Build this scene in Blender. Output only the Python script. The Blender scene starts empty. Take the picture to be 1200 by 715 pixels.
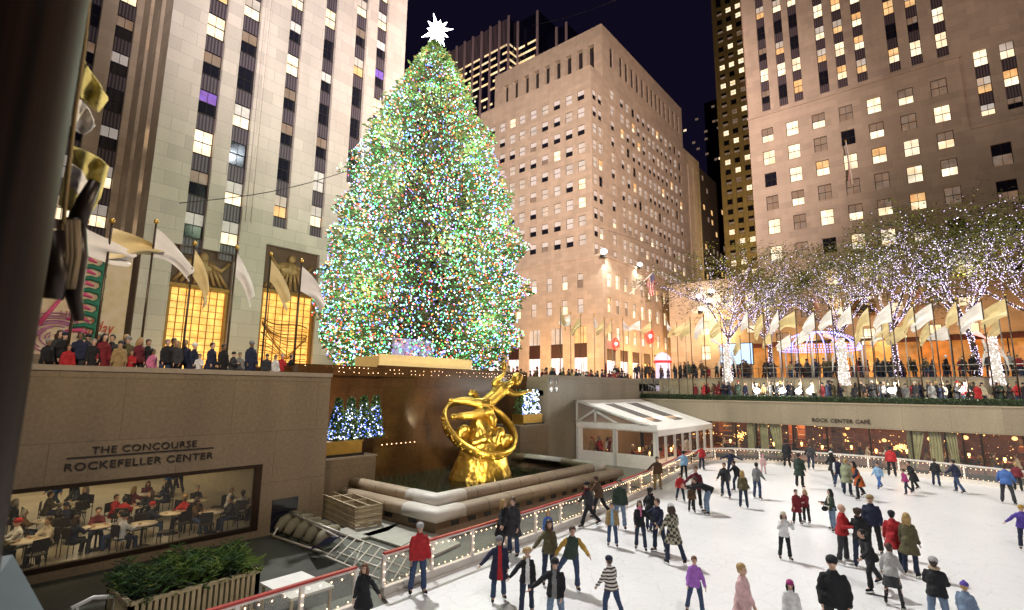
import bpy, math, random
import numpy as np
from mathutils import Vector, Matrix, noise
rng = random.Random(7)
sc = bpy.context.scene
COL = sc.collection
R = math.radians
# ------------------------------------------------------------------ camera
IW, IH, FPX = 1200.0, 715.0, 606.0
YAW, PITCH, ROLL, HC = R(39.8), R(9.2), R(0.6), 5.5
_f = Vector((math.cos(PITCH)*math.cos(YAW), math.cos(PITCH)*math.sin(YAW), math.sin(PITCH)))
_r0 = Vector((math.sin(YAW), -math.cos(YAW), 0)); _u0 = _r0.cross(_f)
_r = _r0*math.cos(ROLL) + _u0*math.sin(ROLL); _u = _u0*math.cos(ROLL) - _r0*math.sin(ROLL)
CAM = Vector((0, 0, HC))
cd = bpy.data.cameras.new('camera'); cam = bpy.data.objects.new('camera', cd); COL.objects.link(cam)
cd.sensor_width = 36; cd.lens = FPX/IW*36; cd.clip_start = 0.05; cd.clip_end = 3000
M = Matrix((_r, _u, -_f)).transposed().to_4x4(); M.translation = CAM; cam.matrix_world = M
cd.dof.use_dof = True; cd.dof.focus_distance = 30; cd.dof.aperture_fstop = 4.5
sc.camera = cam
def ray(x, y): return (_f*FPX + _r*(x-IW/2) - _u*(y-IH/2)).normalized()
def atz(x, y, z=0.0): d = ray(x, y); return CAM + d*((z-HC)/d.z)
def atY(x, y, Y): d = ray(x, y); return CAM + d*(Y/d.y)
def atX(x, y, X): d = ray(x, y); return CAM + d*(X/d.x)
def proj(p):
    v = Vector(p)-CAM; z = v.dot(_f)
    if z <= 0.01: return None
    return (IW/2+FPX*v.dot(_r)/z, IH/2-FPX*v.dot(_u)/z, z)
# ------------------------------------------------------------------ world, exposure, floodlights
w = bpy.data.worlds.new('World'); sc.world = w; w.use_nodes = True
nt = w.node_tree; bg = nt.nodes['Background']
sky = nt.nodes.new('ShaderNodeTexSky'); sky.sky_type = 'NISHITA'; sky.sun_disc = False
sky.sun_elevation = R(-5.0); sky.sun_rotation = R(200); 
mx = nt.nodes.new('ShaderNodeMix'); mx.data_type = 'RGBA'; mx.blend_type = 'ADD'; mx.inputs[0].default_value = 1
mul = nt.nodes.new('ShaderNodeMix'); mul.data_type = 'RGBA'; mul.blend_type = 'MULTIPLY'; mul.inputs[0].default_value = 1
nt.links.new(sky.outputs[0], mul.inputs[6]); mul.inputs[7].default_value = (.06, .05, .09, 1)
nt.links.new(mul.outputs[2], mx.inputs[6]); mx.inputs[7].default_value = (.045, .034, .115, 1)
nt.links.new(mx.outputs[2], bg.inputs[0]); bg.inputs[1].default_value = 0.1
vs = sc.view_settings; vs.view_transform = 'Standard'; vs.look = 'None'; vs.gamma = 1; vs.exposure = 0.0; vs.use_curve_mapping = False
cy = sc.cycles; cy.use_denoising = True; cy.max_bounces = 6; cy.diffuse_bounces = 3; cy.glossy_bounces = 3
cy.transmission_bounces = 4; cy.transparent_max_bounces = 10; cy.sample_clamp_indirect = 4; cy.caustics_reflective = False; cy.caustics_refractive = False
def lamp(name, kind, loc, power, col, aim=None, size=1.0, angle=60, blend=.6, sy=None):
    l = bpy.data.lights.new(name, kind); l.energy = power; l.color = col
    if kind == 'SPOT': l.spot_size = R(angle); l.spot_blend = blend; l.shadow_soft_size = size
    elif kind == 'AREA':
        l.size = size
        if sy: l.shape = 'RECTANGLE'; l.size_y = sy
    else: l.shadow_soft_size = size
    o = bpy.data.objects.new(name, l); COL.objects.link(o); o.location = loc
    if aim is not None:
        o.rotation_euler = (Vector(aim)-Vector(loc)).to_track_quat('-Z', 'Y').to_euler()
    return o
lamp('rink_floodlight', 'SPOT', (24, 49.3, 70), 225000, (1, .985, .98), (25, 4, 0), .8, 50, .8)
lamp('rink_floodlight', 'SPOT', (-2, -12, 34), 22000, (1, .95, .92), (26, 8, 0), 2.0, 80, .8)  # unseen fill lamp added behind the camera to soften shade on the rink
lamp('tower_floodlight', 'SPOT', (-15, -15, 36), 400000, (1, .87, .83), (38, 50, 50), 2, 50, 1)
lamp('tower_low_floodlight', 'SPOT', (-12, -10, 24), 50000, (1, .82, .62), (20, 50, 14), 2, 60, 1)
lamp('slab_floodlight', 'SPOT', (2, -20, 32), 720000, (1, .735, .62), (91, 62, 46), 2, 58, 1)
lamp('stone_floodlight', 'SPOT', (-6, -22, 30), 135000, (1, .67, .52), (85, 6, 64), 2, 46, 1)
lamp('plaza_fill_light', 'SPOT', (0, -22, 32), 110000, (1, .9, .75), (52, 3, 10), 1.5, 38, .9)  # unseen lamp added on the camera side to brighten flags, crowd and trees
lamp('slim_tower_fill', 'SPOT', (140, 30, 10), 190000, (1, .72, .36), (186, 52, 90), 2, 60, 1)  # unseen lamp added so the slim tower's front shows lit
lamp('dark_tower_floodlight', 'SPOT', (120, 120, 90), 250000, (1, .7, .7), (200, 180, 190), 2, 60, 1)
# ------------------------------------------------------------------ materials
MATS = {}
def mat(name, col, rough=.7, metal=0.0, var=.12, scale=3.0, bump=0.0, emit=None, strength=0.0, spec=.5, trans=0.0, alpha=1.0, sheen=0):
    if name in MATS: return MATS[name]
    m = bpy.data.materials.new(name); m.use_nodes = True; n = m.node_tree; b = n.nodes['Principled BSDF']
    b.inputs['Roughness'].default_value = rough; b.inputs['Metallic'].default_value = metal
    b.inputs['Specular IOR Level'].default_value = spec
    if trans: b.inputs['Transmission Weight'].default_value = trans
    if alpha < 1: b.inputs['Alpha'].default_value = alpha
    if sheen: b.inputs['Sheen Weight'].default_value = sheen
    tc = n.nodes.new('ShaderNodeTexCoord'); ns = n.nodes.new('ShaderNodeTexNoise'); ns.inputs['Scale'].default_value = scale
    ns.inputs['Detail'].default_value = 4
    n.links.new(tc.outputs['Object'], ns.inputs['Vector'])
    rp = n.nodes.new('ShaderNodeMix'); rp.data_type = 'RGBA'
    rp.inputs[6].default_value = (*[max(0, c*(1-var*2)) for c in col], 1); rp.inputs[7].default_value = (*[min(1, c*(1+var*2)) for c in col], 1)
    n.links.new(ns.outputs['Fac'], rp.inputs[0]); n.links.new(rp.outputs[2], b.inputs['Base Color'])
    if bump:
        bp = n.nodes.new('ShaderNodeBump'); bp.inputs['Strength'].default_value = bump; bp.inputs['Distance'].default_value = .03
        n.links.new(ns.outputs['Fac'], bp.inputs['Height']); n.links.new(bp.outputs[0], b.inputs['Normal'])
    if emit:
        b.inputs['Emission Color'].default_value = (*emit, 1); b.inputs['Emission Strength'].default_value = strength
        m.cycles.emission_sampling = 'NONE'
    MATS[name] = m; m.diffuse_color = (*col, 1); return m
def glow(name, col, strength, sample=False, var=0.0, scale=1.5):
    if name in MATS: return MATS[name]
    m = bpy.data.materials.new(name); m.use_nodes = True; n = m.node_tree; b = n.nodes['Principled BSDF']
    b.inputs['Base Color'].default_value = (*[c*.3 for c in col], 1); b.inputs['Roughness'].default_value = .3
    b.inputs['Emission Color'].default_value = (*col, 1); b.inputs['Emission Strength'].default_value = strength
    if var:   # uneven interior seen through a lit pane
        tc = n.nodes.new('ShaderNodeTexCoord'); mp = n.nodes.new('ShaderNodeMapping'); mp.inputs['Scale'].default_value = (1, 1, 1)
        ns = n.nodes.new('ShaderNodeTexVoronoi'); ns.inputs['Scale'].default_value = scale
        n2 = n.nodes.new('ShaderNodeTexNoise'); n2.inputs['Scale'].default_value = scale*.7
        n.links.new(tc.outputs['Object'], ns.inputs['Vector']); n.links.new(tc.outputs['Object'], n2.inputs['Vector'])
        mr = n.nodes.new('ShaderNodeMath'); mr.operation = 'MULTIPLY_ADD'; mr.inputs[1].default_value = strength*var*2; mr.inputs[2].default_value = strength*(1-var)*.35
        n.links.new(n2.outputs['Fac'], mr.inputs[0]); n.links.new(mr.outputs[0], b.inputs['Emission Strength'])
        rp = n.nodes.new('ShaderNodeMix'); rp.data_type = 'RGBA'
        rp.inputs[6].default_value = (*col, 1); rp.inputs[7].default_value = (col[0], col[1]*.72, col[2]*.5, 1)
        n.links.new(ns.outputs['Color'], rp.inputs[0]); n.links.new(rp.outputs[2], b.inputs['Emission Color'])
    m.cycles.emission_sampling = 'AUTO' if sample else 'NONE'
    MATS[name] = m; return m
def stone(name, col, bw, bh, mortar=.7, rough=.75, var=.1, msize=.015, offset=.5, streak=.25):
    if name in MATS: return MATS[name]
    m = bpy.data.materials.new(name); m.use_nodes = True; n = m.node_tree; b = n.nodes['Principled BSDF']; L = n.links.new
    b.inputs['Roughness'].default_value = rough
    uv = n.nodes.new('ShaderNodeUVMap'); br = n.nodes.new('ShaderNodeTexBrick')
    br.inputs['Scale'].default_value = 1; br.inputs['Brick Width'].default_value = bw; br.inputs['Row Height'].default_value = bh
    br.inputs['Mortar Size'].default_value = msize; br.inputs['Mortar Smooth'].default_value = .3; br.offset = offset
    br.inputs['Color1'].default_value = (*[c*(1+var) for c in col], 1); br.inputs['Color2'].default_value = (*[c*(1-var) for c in col], 1)
    br.inputs['Mortar'].default_value = (*[c*mortar for c in col], 1)
    L(uv.outputs[0], br.inputs['Vector'])
    tc = n.nodes.new('ShaderNodeTexCoord'); mp = n.nodes.new('ShaderNodeMapping'); mp.inputs['Scale'].default_value = (.5, .5, .12)
    ns = n.nodes.new('ShaderNodeTexNoise'); ns.inputs['Scale'].default_value = 1.3; ns.inputs['Detail'].default_value = 6
    L(tc.outputs['Object'], mp.inputs['Vector']); L(mp.outputs[0], ns.inputs['Vector'])
    n2 = n.nodes.new('ShaderNodeTexNoise'); n2.inputs['Scale'].default_value = 9; n2.inputs['Detail'].default_value = 5; L(tc.outputs['Object'], n2.inputs['Vector'])
    ad = n.nodes.new('ShaderNodeMath'); ad.operation = 'ADD'; L(ns.outputs['Fac'], ad.inputs[0]); L(n2.outputs['Fac'], ad.inputs[1])
    mr = n.nodes.new('ShaderNodeMapRange'); mr.inputs[1].default_value = .6; mr.inputs[2].default_value = 1.4
    mr.inputs[3].default_value = 1-streak; mr.inputs[4].default_value = 1+streak*.6; L(ad.outputs[0], mr.inputs[0])
    mm = n.nodes.new('ShaderNodeVectorMath'); mm.operation = 'SCALE'; L(br.outputs['Color'], mm.inputs[0]); L(mr.outputs[0], mm.inputs['Scale'])
    L(mm.outputs[0], b.inputs['Base Color'])
    bp = n.nodes.new('ShaderNodeBump'); bp.inputs['Strength'].default_value = .35; bp.inputs['Distance'].default_value = .02
    L(mr.outputs[0], bp.inputs['Height']); L(bp.outputs[0], b.inputs['Normal'])
    MATS[name] = m; return m
# ------------------------------------------------------------------ mesh builder
def wloc(o):
    v = Vector((0,0,0))
    while o is not None: v += Vector(o.location); o = o.parent
    return v
_tmp = bpy.data.scenes.new('workbench')
def evaluated(o):      # evaluate one object's modifiers away from the big scene
    _tmp.collection.objects.link(o); vl = _tmp.view_layers[0]; vl.update(); dg = vl.depsgraph
    me = bpy.data.meshes.new_from_object(o.evaluated_get(dg)); bpy.data.objects.remove(o); return me
class MB:
    def __init__(s): s.v = []; s.f = []; s.m = []; s.sm = []
    def add(s, vs, fs, m, smooth=False):
        b = len(s.v); s.v += [tuple(p) for p in vs]
        for f in fs: s.f.append(tuple(i+b for i in f)); s.m.append(m); s.sm.append(smooth)
        return s
    def quad(s, a, b, c, d, m): return s.add([a, b, c, d], [(0, 1, 2, 3)], m)
    def box(s, x0, x1, y0, y1, z0, z1, m, skip=''):
        v = [(x0,y0,z0),(x1,y0,z0),(x1,y1,z0),(x0,y1,z0),(x0,y0,z1),(x1,y0,z1),(x1,y1,z1),(x0,y1,z1)]
        F = {'b':(0,3,2,1),'t':(4,5,6,7),'s':(0,1,5,4),'e':(1,2,6,5),'n':(2,3,7,6),'w':(3,0,4,7)}
        return s.add(v, [F[k] for k in F if k not in skip], m)
    def obox(s, a, b, w, h, m, up=(0,0,1)):          # bar between two points, width w, height h
        a = Vector(a); b = Vector(b); d = (b-a).normalized(); up = Vector(up)
        x = d.cross(up)
        if x.length < 1e-4: x = d.cross(Vector((1,0,0)))
        x.normalize(); z = x.cross(d)
        v = [p + x*i*w/2 + z*j*h/2 for p in (a, b) for i, j in ((-1,-1),(1,-1),(1,1),(-1,1))]
        return s.add(v, [(0,1,2,3),(7,6,5,4),(0,4,5,1),(1,5,6,2),(2,6,7,3),(3,7,4,0)], m)
    def tube(s, pts, rad, m, n=8, cap=True, flat=None, smooth=True):
        pts = [Vector(p) for p in pts]; k = len(pts)
        if not hasattr(rad, '__len__'): rad = [rad]*k
        vs = []; ref = None
        for i, p in enumerate(pts):
            d = (pts[min(i+1, k-1)] - pts[max(i-1, 0)])
            if d.length < 1e-6: d = Vector((0,0,1))
            d.normalize()
            if ref is None: ref = Vector((1,0,0)) if abs(d.x) < .8 else Vector((0,1,0))
            y = d.cross(ref).normalized(); x = y.cross(d).normalized(); ref = x
            for j in range(n):
                a = 2*math.pi*j/n; vs.append(p + (x*math.cos(a) + y*math.sin(a)*(flat or 1))*rad[i])
        fs = [(i*n+j, i*n+(j+1) % n, (i+1)*n+(j+1) % n, (i+1)*n+j) for i in range(k-1) for j in range(n)]
        if cap: fs += [tuple(range(n))[::-1], tuple(range((k-1)*n, k*n))]
        return s.add(vs, fs, m, smooth)
    def ell(s, c, rx, ry, rz, m, nu=12, nv=8, mtx=None, smooth=True):
        c = Vector(c); vs = []
        for i in range(1, nv):
            t = math.pi*i/nv
            for j in range(nu):
                a = 2*math.pi*j/nu; p = Vector((rx*math.sin(t)*math.cos(a), ry*math.sin(t)*math.sin(a), rz*math.cos(t)))
                vs.append(c + (mtx @ p if mtx else p))
        tp = Vector((0,0,rz)); bt = Vector((0,0,-rz))
        vs += [c+(mtx @ tp if mtx else tp), c+(mtx @ bt if mtx else bt)]; T = len(vs)-2; B = T+1
        fs = [(i*nu+j, (i+1)*nu+j, (i+1)*nu+(j+1) % nu, i*nu+(j+1) % nu) for i in range(nv-2) for j in range(nu)]
        fs += [(T, j, (j+1) % nu) for j in range(nu)] + [(B, (nv-2)*nu+(j+1) % nu, (nv-2)*nu+j) for j in range(nu)]
        return s.add(vs, fs, m, smooth)
    def lathe(s, c, prof, m, n=20, smooth=True):
        c = Vector(c); vs = [c+Vector((r*math.cos(2*math.pi*j/n), r*math.sin(2*math.pi*j/n), z)) for r, z in prof for j in range(n)]
        k = len(prof); fs = [(i*n+j, i*n+(j+1) % n, (i+1)*n+(j+1) % n, (i+1)*n+j) for i in range(k-1) for j in range(n)]
        fs += [tuple(range(n))[::-1], tuple(range((k-1)*n, k*n))]
        return s.add(vs, fs, m, smooth)
    def loft(s, rings, m, cap=True, smooth=True):
        n = len(rings[0]); k = len(rings); vs = [p for r in rings for p in r]
        fs = [(i*n+j, i*n+(j+1) % n, (i+1)*n+(j+1) % n, (i+1)*n+j) for i in range(k-1) for j in range(n)]
        if cap: fs += [tuple(range(n))[::-1], tuple(range((k-1)*n, k*n))]
        return s.add(vs, fs, m, smooth)
    def grid(s, nu, nv, fn, m, smooth=True):
        vs = [fn(i/nu, j/nv) for j in range(nv+1) for i in range(nu+1)]
        fs = [(j*(nu+1)+i, j*(nu+1)+i+1, (j+1)*(nu+1)+i+1, (j+1)*(nu+1)+i) for j in range(nv) for i in range(nu)]
        return s.add(vs, fs, m, smooth)
    def bulb(s, c, r, m):
        x, y, z = c
        return s.add([(x+r,y,z),(x-r,y,z),(x,y+r,z),(x,y-r,z),(x,y,z+r),(x,y,z-r)],
                     [(0,2,4),(2,1,4),(1,3,4),(3,0,4),(2,0,5),(1,2,5),(3,1,5),(0,3,5)], m)
    def mesh(s, name):
        me = bpy.data.meshes.new(name); me.from_pydata(s.v, [], s.f); ms = []; idx = []
        key = {}
        for m in s.m:
            k = id(m)
            if k not in key: key[k] = len(ms); ms.append(m)
            idx.append(key[k])
        for m in ms: me.materials.append(m)
        if s.f:
            me.polygons.foreach_set('material_index', idx); me.polygons.foreach_set('use_smooth', s.sm)
            uv = me.uv_layers.new(name='UVMap'); n = len(me.polygons)
            nor = np.zeros(n*3); me.polygons.foreach_get('normal', nor); nor = np.abs(nor.reshape(-1, 3))
            tot = np.zeros(n, int); me.polygons.foreach_get('loop_total', tot)
            vi = np.zeros(len(me.loops), int); me.loops.foreach_get('vertex_index', vi)
            P = np.array(s.v)[vi]; ax = np.repeat(nor.argmax(1), tot)
            U = np.where(ax == 0, P[:, 1], P[:, 0]); V = np.where(ax == 2, P[:, 1], P[:, 2])
            uv.data.foreach_set('uv', np.stack([U, V], 1).ravel())
        me.update(); return me
    def build(s, name, parent=None, **kw):
        me = s.mesh(name); o = bpy.data.objects.new(name, me); COL.objects.link(o)
        if parent is not None:
            o.parent = parent; o.matrix_parent_inverse = Matrix.Identity(4)
            o.location = -wloc(parent) if kw.pop('world', True) else (0,0,0)
        else: kw.pop('world', None)
        for k, v in kw.items(): o[k] = v
        return o
def thing(name, loc, label, category, group=None):
    o = bpy.data.objects.new(name, None); COL.objects.link(o); o.location = loc; o.empty_display_size = .2
    o['label'] = label; o['category'] = category
    if group: o['group'] = group
    return o
def tag(o, label, category, group=None):
    o['label'] = label; o['category'] = category
    if group: o['group'] = group
    return o
def copy_tree(o, loc=None, label=None, rotz=None, scale=None, parent=None):
    c = o.copy(); COL.objects.link(c)
    if parent: c.parent = parent
    if loc is not None: c.location = loc
    if rotz is not None: c.rotation_euler = (0, 0, rotz)
    if scale is not None: c.scale = (scale,)*3
    if label: c['label'] = label
    for ch in list(o.children): copy_tree(ch, parent=c)
    return c
def textmesh(txt, size, ext=.02, space=1.0, italic=0.0, bold=0.0):
    cu = bpy.data.curves.new('t', 'FONT'); cu.body = txt; cu.size = size; cu.extrude = ext; cu.space_character = space
    cu.shear = italic; cu.offset = bold; cu.resolution_u = 3
    o = bpy.data.objects.new('t', cu); me = evaluated(o); bpy.data.curves.remove(cu)
    return me
def lettering(txt, m, origin, ux, width, height, parent, ext=.02, italic=0.0, name='lettering', bold=0.0):
    me = textmesh(txt, 1, ext, 1.08, italic, bold); co = [v.co for v in me.vertices]
    x0 = min(c.x for c in co); x1 = max(c.x for c in co); y0 = min(c.y for c in co); y1 = max(c.y for c in co)
    ux = Vector(ux).normalized(); nrm = ux.cross(Vector((0,0,1)))
    for v in me.vertices:
        c = v.co.copy(); v.co = Vector(origin) + ux*((c.x-x0)/(x1-x0)*width) + Vector((0,0,1))*((c.y-y0)/(y1-y0)*height) + nrm*(c.z+ext)
    me.materials.clear(); me.materials.append(m)
    o = bpy.data.objects.new(name, me); COL.objects.link(o); o.parent = parent; o.location = -wloc(parent)
    return o
def remesh(mb, voxel, amp=0.0, nsc=8.0, smooth=2):
    me = mb.mesh('tmp'); o = bpy.data.objects.new('tmp', me)
    md = o.modifiers.new('r', 'REMESH'); md.mode = 'VOXEL'; md.voxel_size = voxel; md.use_smooth_shade = True
    if smooth: s = o.modifiers.new('s', 'SMOOTH'); s.factor = .5; s.iterations = smooth
    out = evaluated(o); bpy.data.meshes.remove(me)
    if amp:
        out.update()
        for v in out.vertices:
            n = v.normal; v.co = v.co + n*amp*(noise.noise(v.co*nsc) + .6*noise.noise(v.co*nsc*2.3+Vector((5,1,3))))
    return out
# ------------------------------------------------------------------ common materials
LIME = stone('pale_limestone', (.56, .50, .45), 2.4, 1.25, .72, streak=.16, msize=.025)
LIMEB = stone('warm_limestone', (.52, .42, .32), 1.8, .95, .8, streak=.18)
LIMEC = stone('brown_limestone', (.46, .38, .31), 1.9, .95, .84, streak=.2)
GRAN = stone('speckled_granite', (.25, .185, .115), 3.3, 1.9, .62, .3, streak=.35, var=.05, msize=.012)
GRAN2 = stone('grey_granite', (.30, .25, .18), 2.6, 3.0, .7, .35, streak=.3, var=.05)
REDG = stone('polished_red_granite', (.115, .056, .02), 1.1, 1.1, .6, .17, streak=.4, var=.15, msize=.01)
COP = mat('coping_stone', (.34, .27, .19), .5, bump=.3)
PAVE = stone('paving_stone', (.24, .21, .18), 1.2, .6, .7, .6, streak=.3)
DARKF = mat('dark_mat_floor', (.045, .047, .035), .8, var=.3, scale=1.2)
BRONZE = mat('bronze_frame', (.05, .03, .02), .4, .6)
DKMET = mat('dark_metal', (.04, .035, .03), .45, .5)
STEEL = mat('steel', (.45, .44, .4), .35, .8)
WHITE = mat('white_paint', (.78, .76, .72), .5, var=.05)
GOLD = mat('gilded_metal', (.80, .52, .11), .36, .95, var=.14, scale=4, bump=.5)
BRASS = mat('brass_planter', (.55, .35, .08), .35, .8, var=.15)
GLASSD = mat('dark_glass', (.012, .012, .02), .12, spec=.8)
def clear_glass(name, tint, fac):
    m = bpy.data.materials.new(name); m.use_nodes = True; n = m.node_tree; n.nodes.remove(n.nodes['Principled BSDF'])
    t = n.nodes.new('ShaderNodeBsdfTransparent'); t.inputs[0].default_value = (*tint, 1)
    g = n.nodes.new('ShaderNodeBsdfPrincipled'); g.inputs['Base Color'].default_value = (.7, .7, .7, 1); g.inputs['Roughness'].default_value = .12
    x = n.nodes.new('ShaderNodeMixShader'); x.inputs[0].default_value = fac
    n.links.new(t.outputs[0], x.inputs[1]); n.links.new(g.outputs[0], x.inputs[2]); n.links.new(x.outputs[0], n.nodes['Material Output'].inputs[0])
    MATS[name] = m; return m
GLASS = clear_glass('clear_pane', (.93, .93, .9), .07)
PLEXI = clear_glass('plexiglass', (.88, .88, .84), .14)
BULB = glow('fairy_bulb_warm', (1, .62, .36), 9)
BULBW = glow('fairy_bulb_cool', (.72, .66, 1), 7)
# window fills
W_LIT = glow('window_bright', (1, .9, .68), 1.7, var=.7, scale=.9)
W_WARM = glow('window_amber', (1, .66, .32), 1.15, var=.6, scale=1.1)
W_PALE = glow('window_pale', (.92, .85, .78), .75, var=.5, scale=.7)
W_DIM = glow('window_dim', (.55, .42, .33), .4, var=.6, scale=1.2)
W_PURP = glow('window_violet', (.35, .2, .85), .8, var=.6, scale=1.6)
W_BLIND = mat('window_blind', (.55, .52, .5), .8, var=.15, emit=(.85, .76, .7), strength=.22)
W_DARK = GLASSD
W_STORE = glow('shop_window', (1, .86, .95), 2.6, var=.4, scale=.8)
W_ORANGE = glow('shop_window_orange', (1, .5, .12), .9, var=.9, scale=1.6)
# ------------------------------------------------------------------ facade tools
# plane kind 'X': face looks to -X, u = Y ; plane kind 'Y': face looks to -Y, u = X
def P3(k, pl, u, z, d=0.0): return (pl+d, u, z) if k == 'X' else (u, pl+d, z)
def fquad(mb, k, pl, u0, u1, z0, z1, m, d=0.0):
    a, b, c, e = P3(k, pl, u0, z0, d), P3(k, pl, u1, z0, d), P3(k, pl, u1, z1, d), P3(k, pl, u0, z1, d)
    mb.quad(a, b, c, e, m) if k == 'Y' else mb.quad(b, a, e, c, m)
def facade(mb, k, pl, u0, u1, z0, z1, holes, m, depth=.35, rm=None):
    us = sorted({u0, u1, *[h[0] for h in holes], *[h[1] for h in holes]}); zs = sorted({z0, z1, *[h[2] for h in holes], *[h[3] for h in holes]})
    us = [u for u in us if u0 <= u <= u1]; zs = [z for z in zs if z0 <= z <= z1]
    hs = sorted(holes)
    for j in range(len(zs)-1):
        zc = (zs[j]+zs[j+1])/2; rowh = [h for h in hs if h[2] < zc < h[3]]; start = us[0]
        cuts = []
        for h in sorted(rowh): cuts.append((h[0], h[1]))
        x = u0
        for a, b in cuts:
            if a > x: fquad(mb, k, pl, x, a, zs[j], zs[j+1], m)
            x = max(x, b)
        if x < u1: fquad(mb, k, pl, x, u1, zs[j], zs[j+1], m)
    rm = rm or m
    for a, b, c, d in holes:
        for (p, q, r_, s_) in (((a,c),(b,c),(b,c),(a,c)), ((a,d),(b,d),(b,d),(a,d)), ((a,c),(a,d),(a,d),(a,c)), ((b,c),(b,d),(b,d),(b,c))):
            mb.quad(P3(k,pl,*p), P3(k,pl,*q), P3(k,pl,*r_,depth), P3(k,pl,*s_,depth), rm)
def win(mb, k, pl, u0, u1, z0, z1, fm, up, lo, mull=1, split=.55, d=.22, sill=None):
    e = .07; zm = z0+(z1-z0)*split
    fquad(mb, k, pl, u0, u1, z0, z1, fm, d+.05)
    wd = (u1-u0-e*2-(mull)*.05)/(mull+1)
    for i in range(mull+1):
        a = u0+e+i*(wd+.05)
        fquad(mb, k, pl, a, a+wd, z0+e, zm-.04, lo, d+.03); fquad(mb, k, pl, a, a+wd, zm+.04, z1-e, up, d)
    bars = [(u0, u0+e, z0, z1), (u1-e, u1, z0, z1), (u0, u1, zm-.04, zm+.04)]
    for a, b, c, f in bars: fquad(mb, k, pl, a, b, c, f, fm, d-.03)
    if sill:
        lo_, hi = (pl-.08, pl+.1)
        if k == 'X': mb.box(lo_, hi, u0-.08, u1+.08, z0-.16, z0-.003, sill)
        else: mb.box(u0-.08, u1+.08, lo_, hi, z0-.16, z0-.003, sill)
def emit_parts(items, name, parent, limit=100):
    """items: (centre, size, builder) ; the ones that show largest become parts, the rest one part"""
    def key(it):
        p = proj(it[0])
        if p is None: return 0
        inside = -20 < p[0] < 1220 and -20 < p[1] < 735
        return it[1]/p[2]*(1 if inside else .05)
    items = sorted(items, key=key, reverse=True)
    for it in items[:limit]:
        mb = MB(); it[2](mb); mb.build(name, parent)
    if len(items) > limit:
        mb = MB()
        for it in items[limit:]: it[2](mb)
        mb.build(name+'s', parent, kind='stuff')
def pick(ws):
    r = rng.random()*sum(x[0] for x in ws)
    for wt, *v in ws:
        r -= wt
        if r <= 0: return v
    return ws[-1][1:]
# ================================================================== GROUND AND PLAZA
ICE = bpy.data.materials.new('rink_ice'); ICE.use_nodes = True
n = ICE.node_tree; b = n.nodes['Principled BSDF']; L = n.links.new
tc = n.nodes.new('ShaderNodeTexCoord')
ns = n.nodes.new('ShaderNodeTexNoise'); ns.inputs['Scale'].default_value = .35; ns.inputs['Detail'].default_value = 8; L(tc.outputs['Object'], ns.inputs['Vector'])
mp = n.nodes.new('ShaderNodeMapping'); mp.inputs['Scale'].default_value = (1, 1, 1); L(tc.outputs['Object'], mp.inputs['Vector'])
sw = n.nodes.new('ShaderNodeTexVoronoi'); sw.feature = 'DISTANCE_TO_EDGE'; sw.inputs['Scale'].default_value = 1.1
dn = n.nodes.new('ShaderNodeTexNoise'); dn.inputs['Scale'].default_value = .8; L(tc.outputs['Object'], dn.inputs['Vector'])
va = n.nodes.new('ShaderNodeVectorMath'); va.operation = 'ADD'; L(tc.outputs['Object'], va.inputs[0]); L(dn.outputs['Color'], va.inputs[1]); L(va.outputs[0], sw.inputs['Vector'])
cr = n.nodes.new('ShaderNodeMapRange'); cr.inputs[1].default_value = 0; cr.inputs[2].default_value = .02; cr.inputs[3].default_value = .86; cr.inputs[4].default_value = 1; L(sw.outputs['Distance'], cr.inputs[0])
n3 = n.nodes.new('ShaderNodeTexNoise'); n3.inputs['Scale'].default_value = 14; n3.inputs['Detail'].default_value = 6; L(tc.outputs['Object'], n3.inputs['Vector'])
rp = n.nodes.new('ShaderNodeMix'); rp.data_type = 'RGBA'; rp.inputs[6].default_value = (.75, .745, .75, 1); rp.inputs[7].default_value = (.89, .885, .89, 1); L(ns.outputs['Fac'], rp.inputs[0])
m3 = n.nodes.new('ShaderNodeMapRange'); m3.inputs[3].default_value = .9; m3.inputs[4].default_value = 1.06; L(n3.outputs['Fac'], m3.inputs[0])
mu0 = n.nodes.new('ShaderNodeMath'); mu0.operation = 'MULTIPLY'; L(cr.outputs[0], mu0.inputs[0]); L(m3.outputs[0], mu0.inputs[1]); last = mu0
for s_, k_, th in ((2.7, .9, .012), (5.5, .92, .02)):      # thin crossing blade tracks
    rt = n.nodes.new('ShaderNodeMapping'); rt.inputs['Rotation'].default_value = (0, 0, s_); rt.inputs['Scale'].default_value = (1, .22, 1); L(va.outputs[0], rt.inputs['Vector'])
    vo = n.nodes.new('ShaderNodeTexVoronoi'); vo.feature = 'DISTANCE_TO_EDGE'; vo.inputs['Scale'].default_value = s_; L(rt.outputs[0], vo.inputs['Vector'])
    mr_ = n.nodes.new('ShaderNodeMapRange'); mr_.inputs[2].default_value = th; mr_.inputs[3].default_value = k_; mr_.inputs[4].default_value = 1; L(vo.outputs['Distance'], mr_.inputs[0])
    m_ = n.nodes.new('ShaderNodeMath'); m_.operation = 'MULTIPLY'; L(last.outputs[0], m_.inputs[0]); L(mr_.outputs[0], m_.inputs[1]); last = m_
mu = last
vm = n.nodes.new('ShaderNodeVectorMath'); vm.operation = 'SCALE'; L(rp.outputs[2], vm.inputs[0]); L(mu.outputs[0], vm.inputs['Scale']); L(vm.outputs[0], b.inputs['Base Color'])
b.inputs['Roughness'].default_value = .42; b.inputs['Specular IOR Level'].default_value = .35
bp = n.nodes.new('ShaderNodeBump'); bp.inputs['Strength'].default_value = .2; bp.inputs['Distance'].default_value = .02; L(n3.outputs['Fac'], bp.inputs['Height']); L(bp.outputs[0], b.inputs['Normal'])

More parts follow.
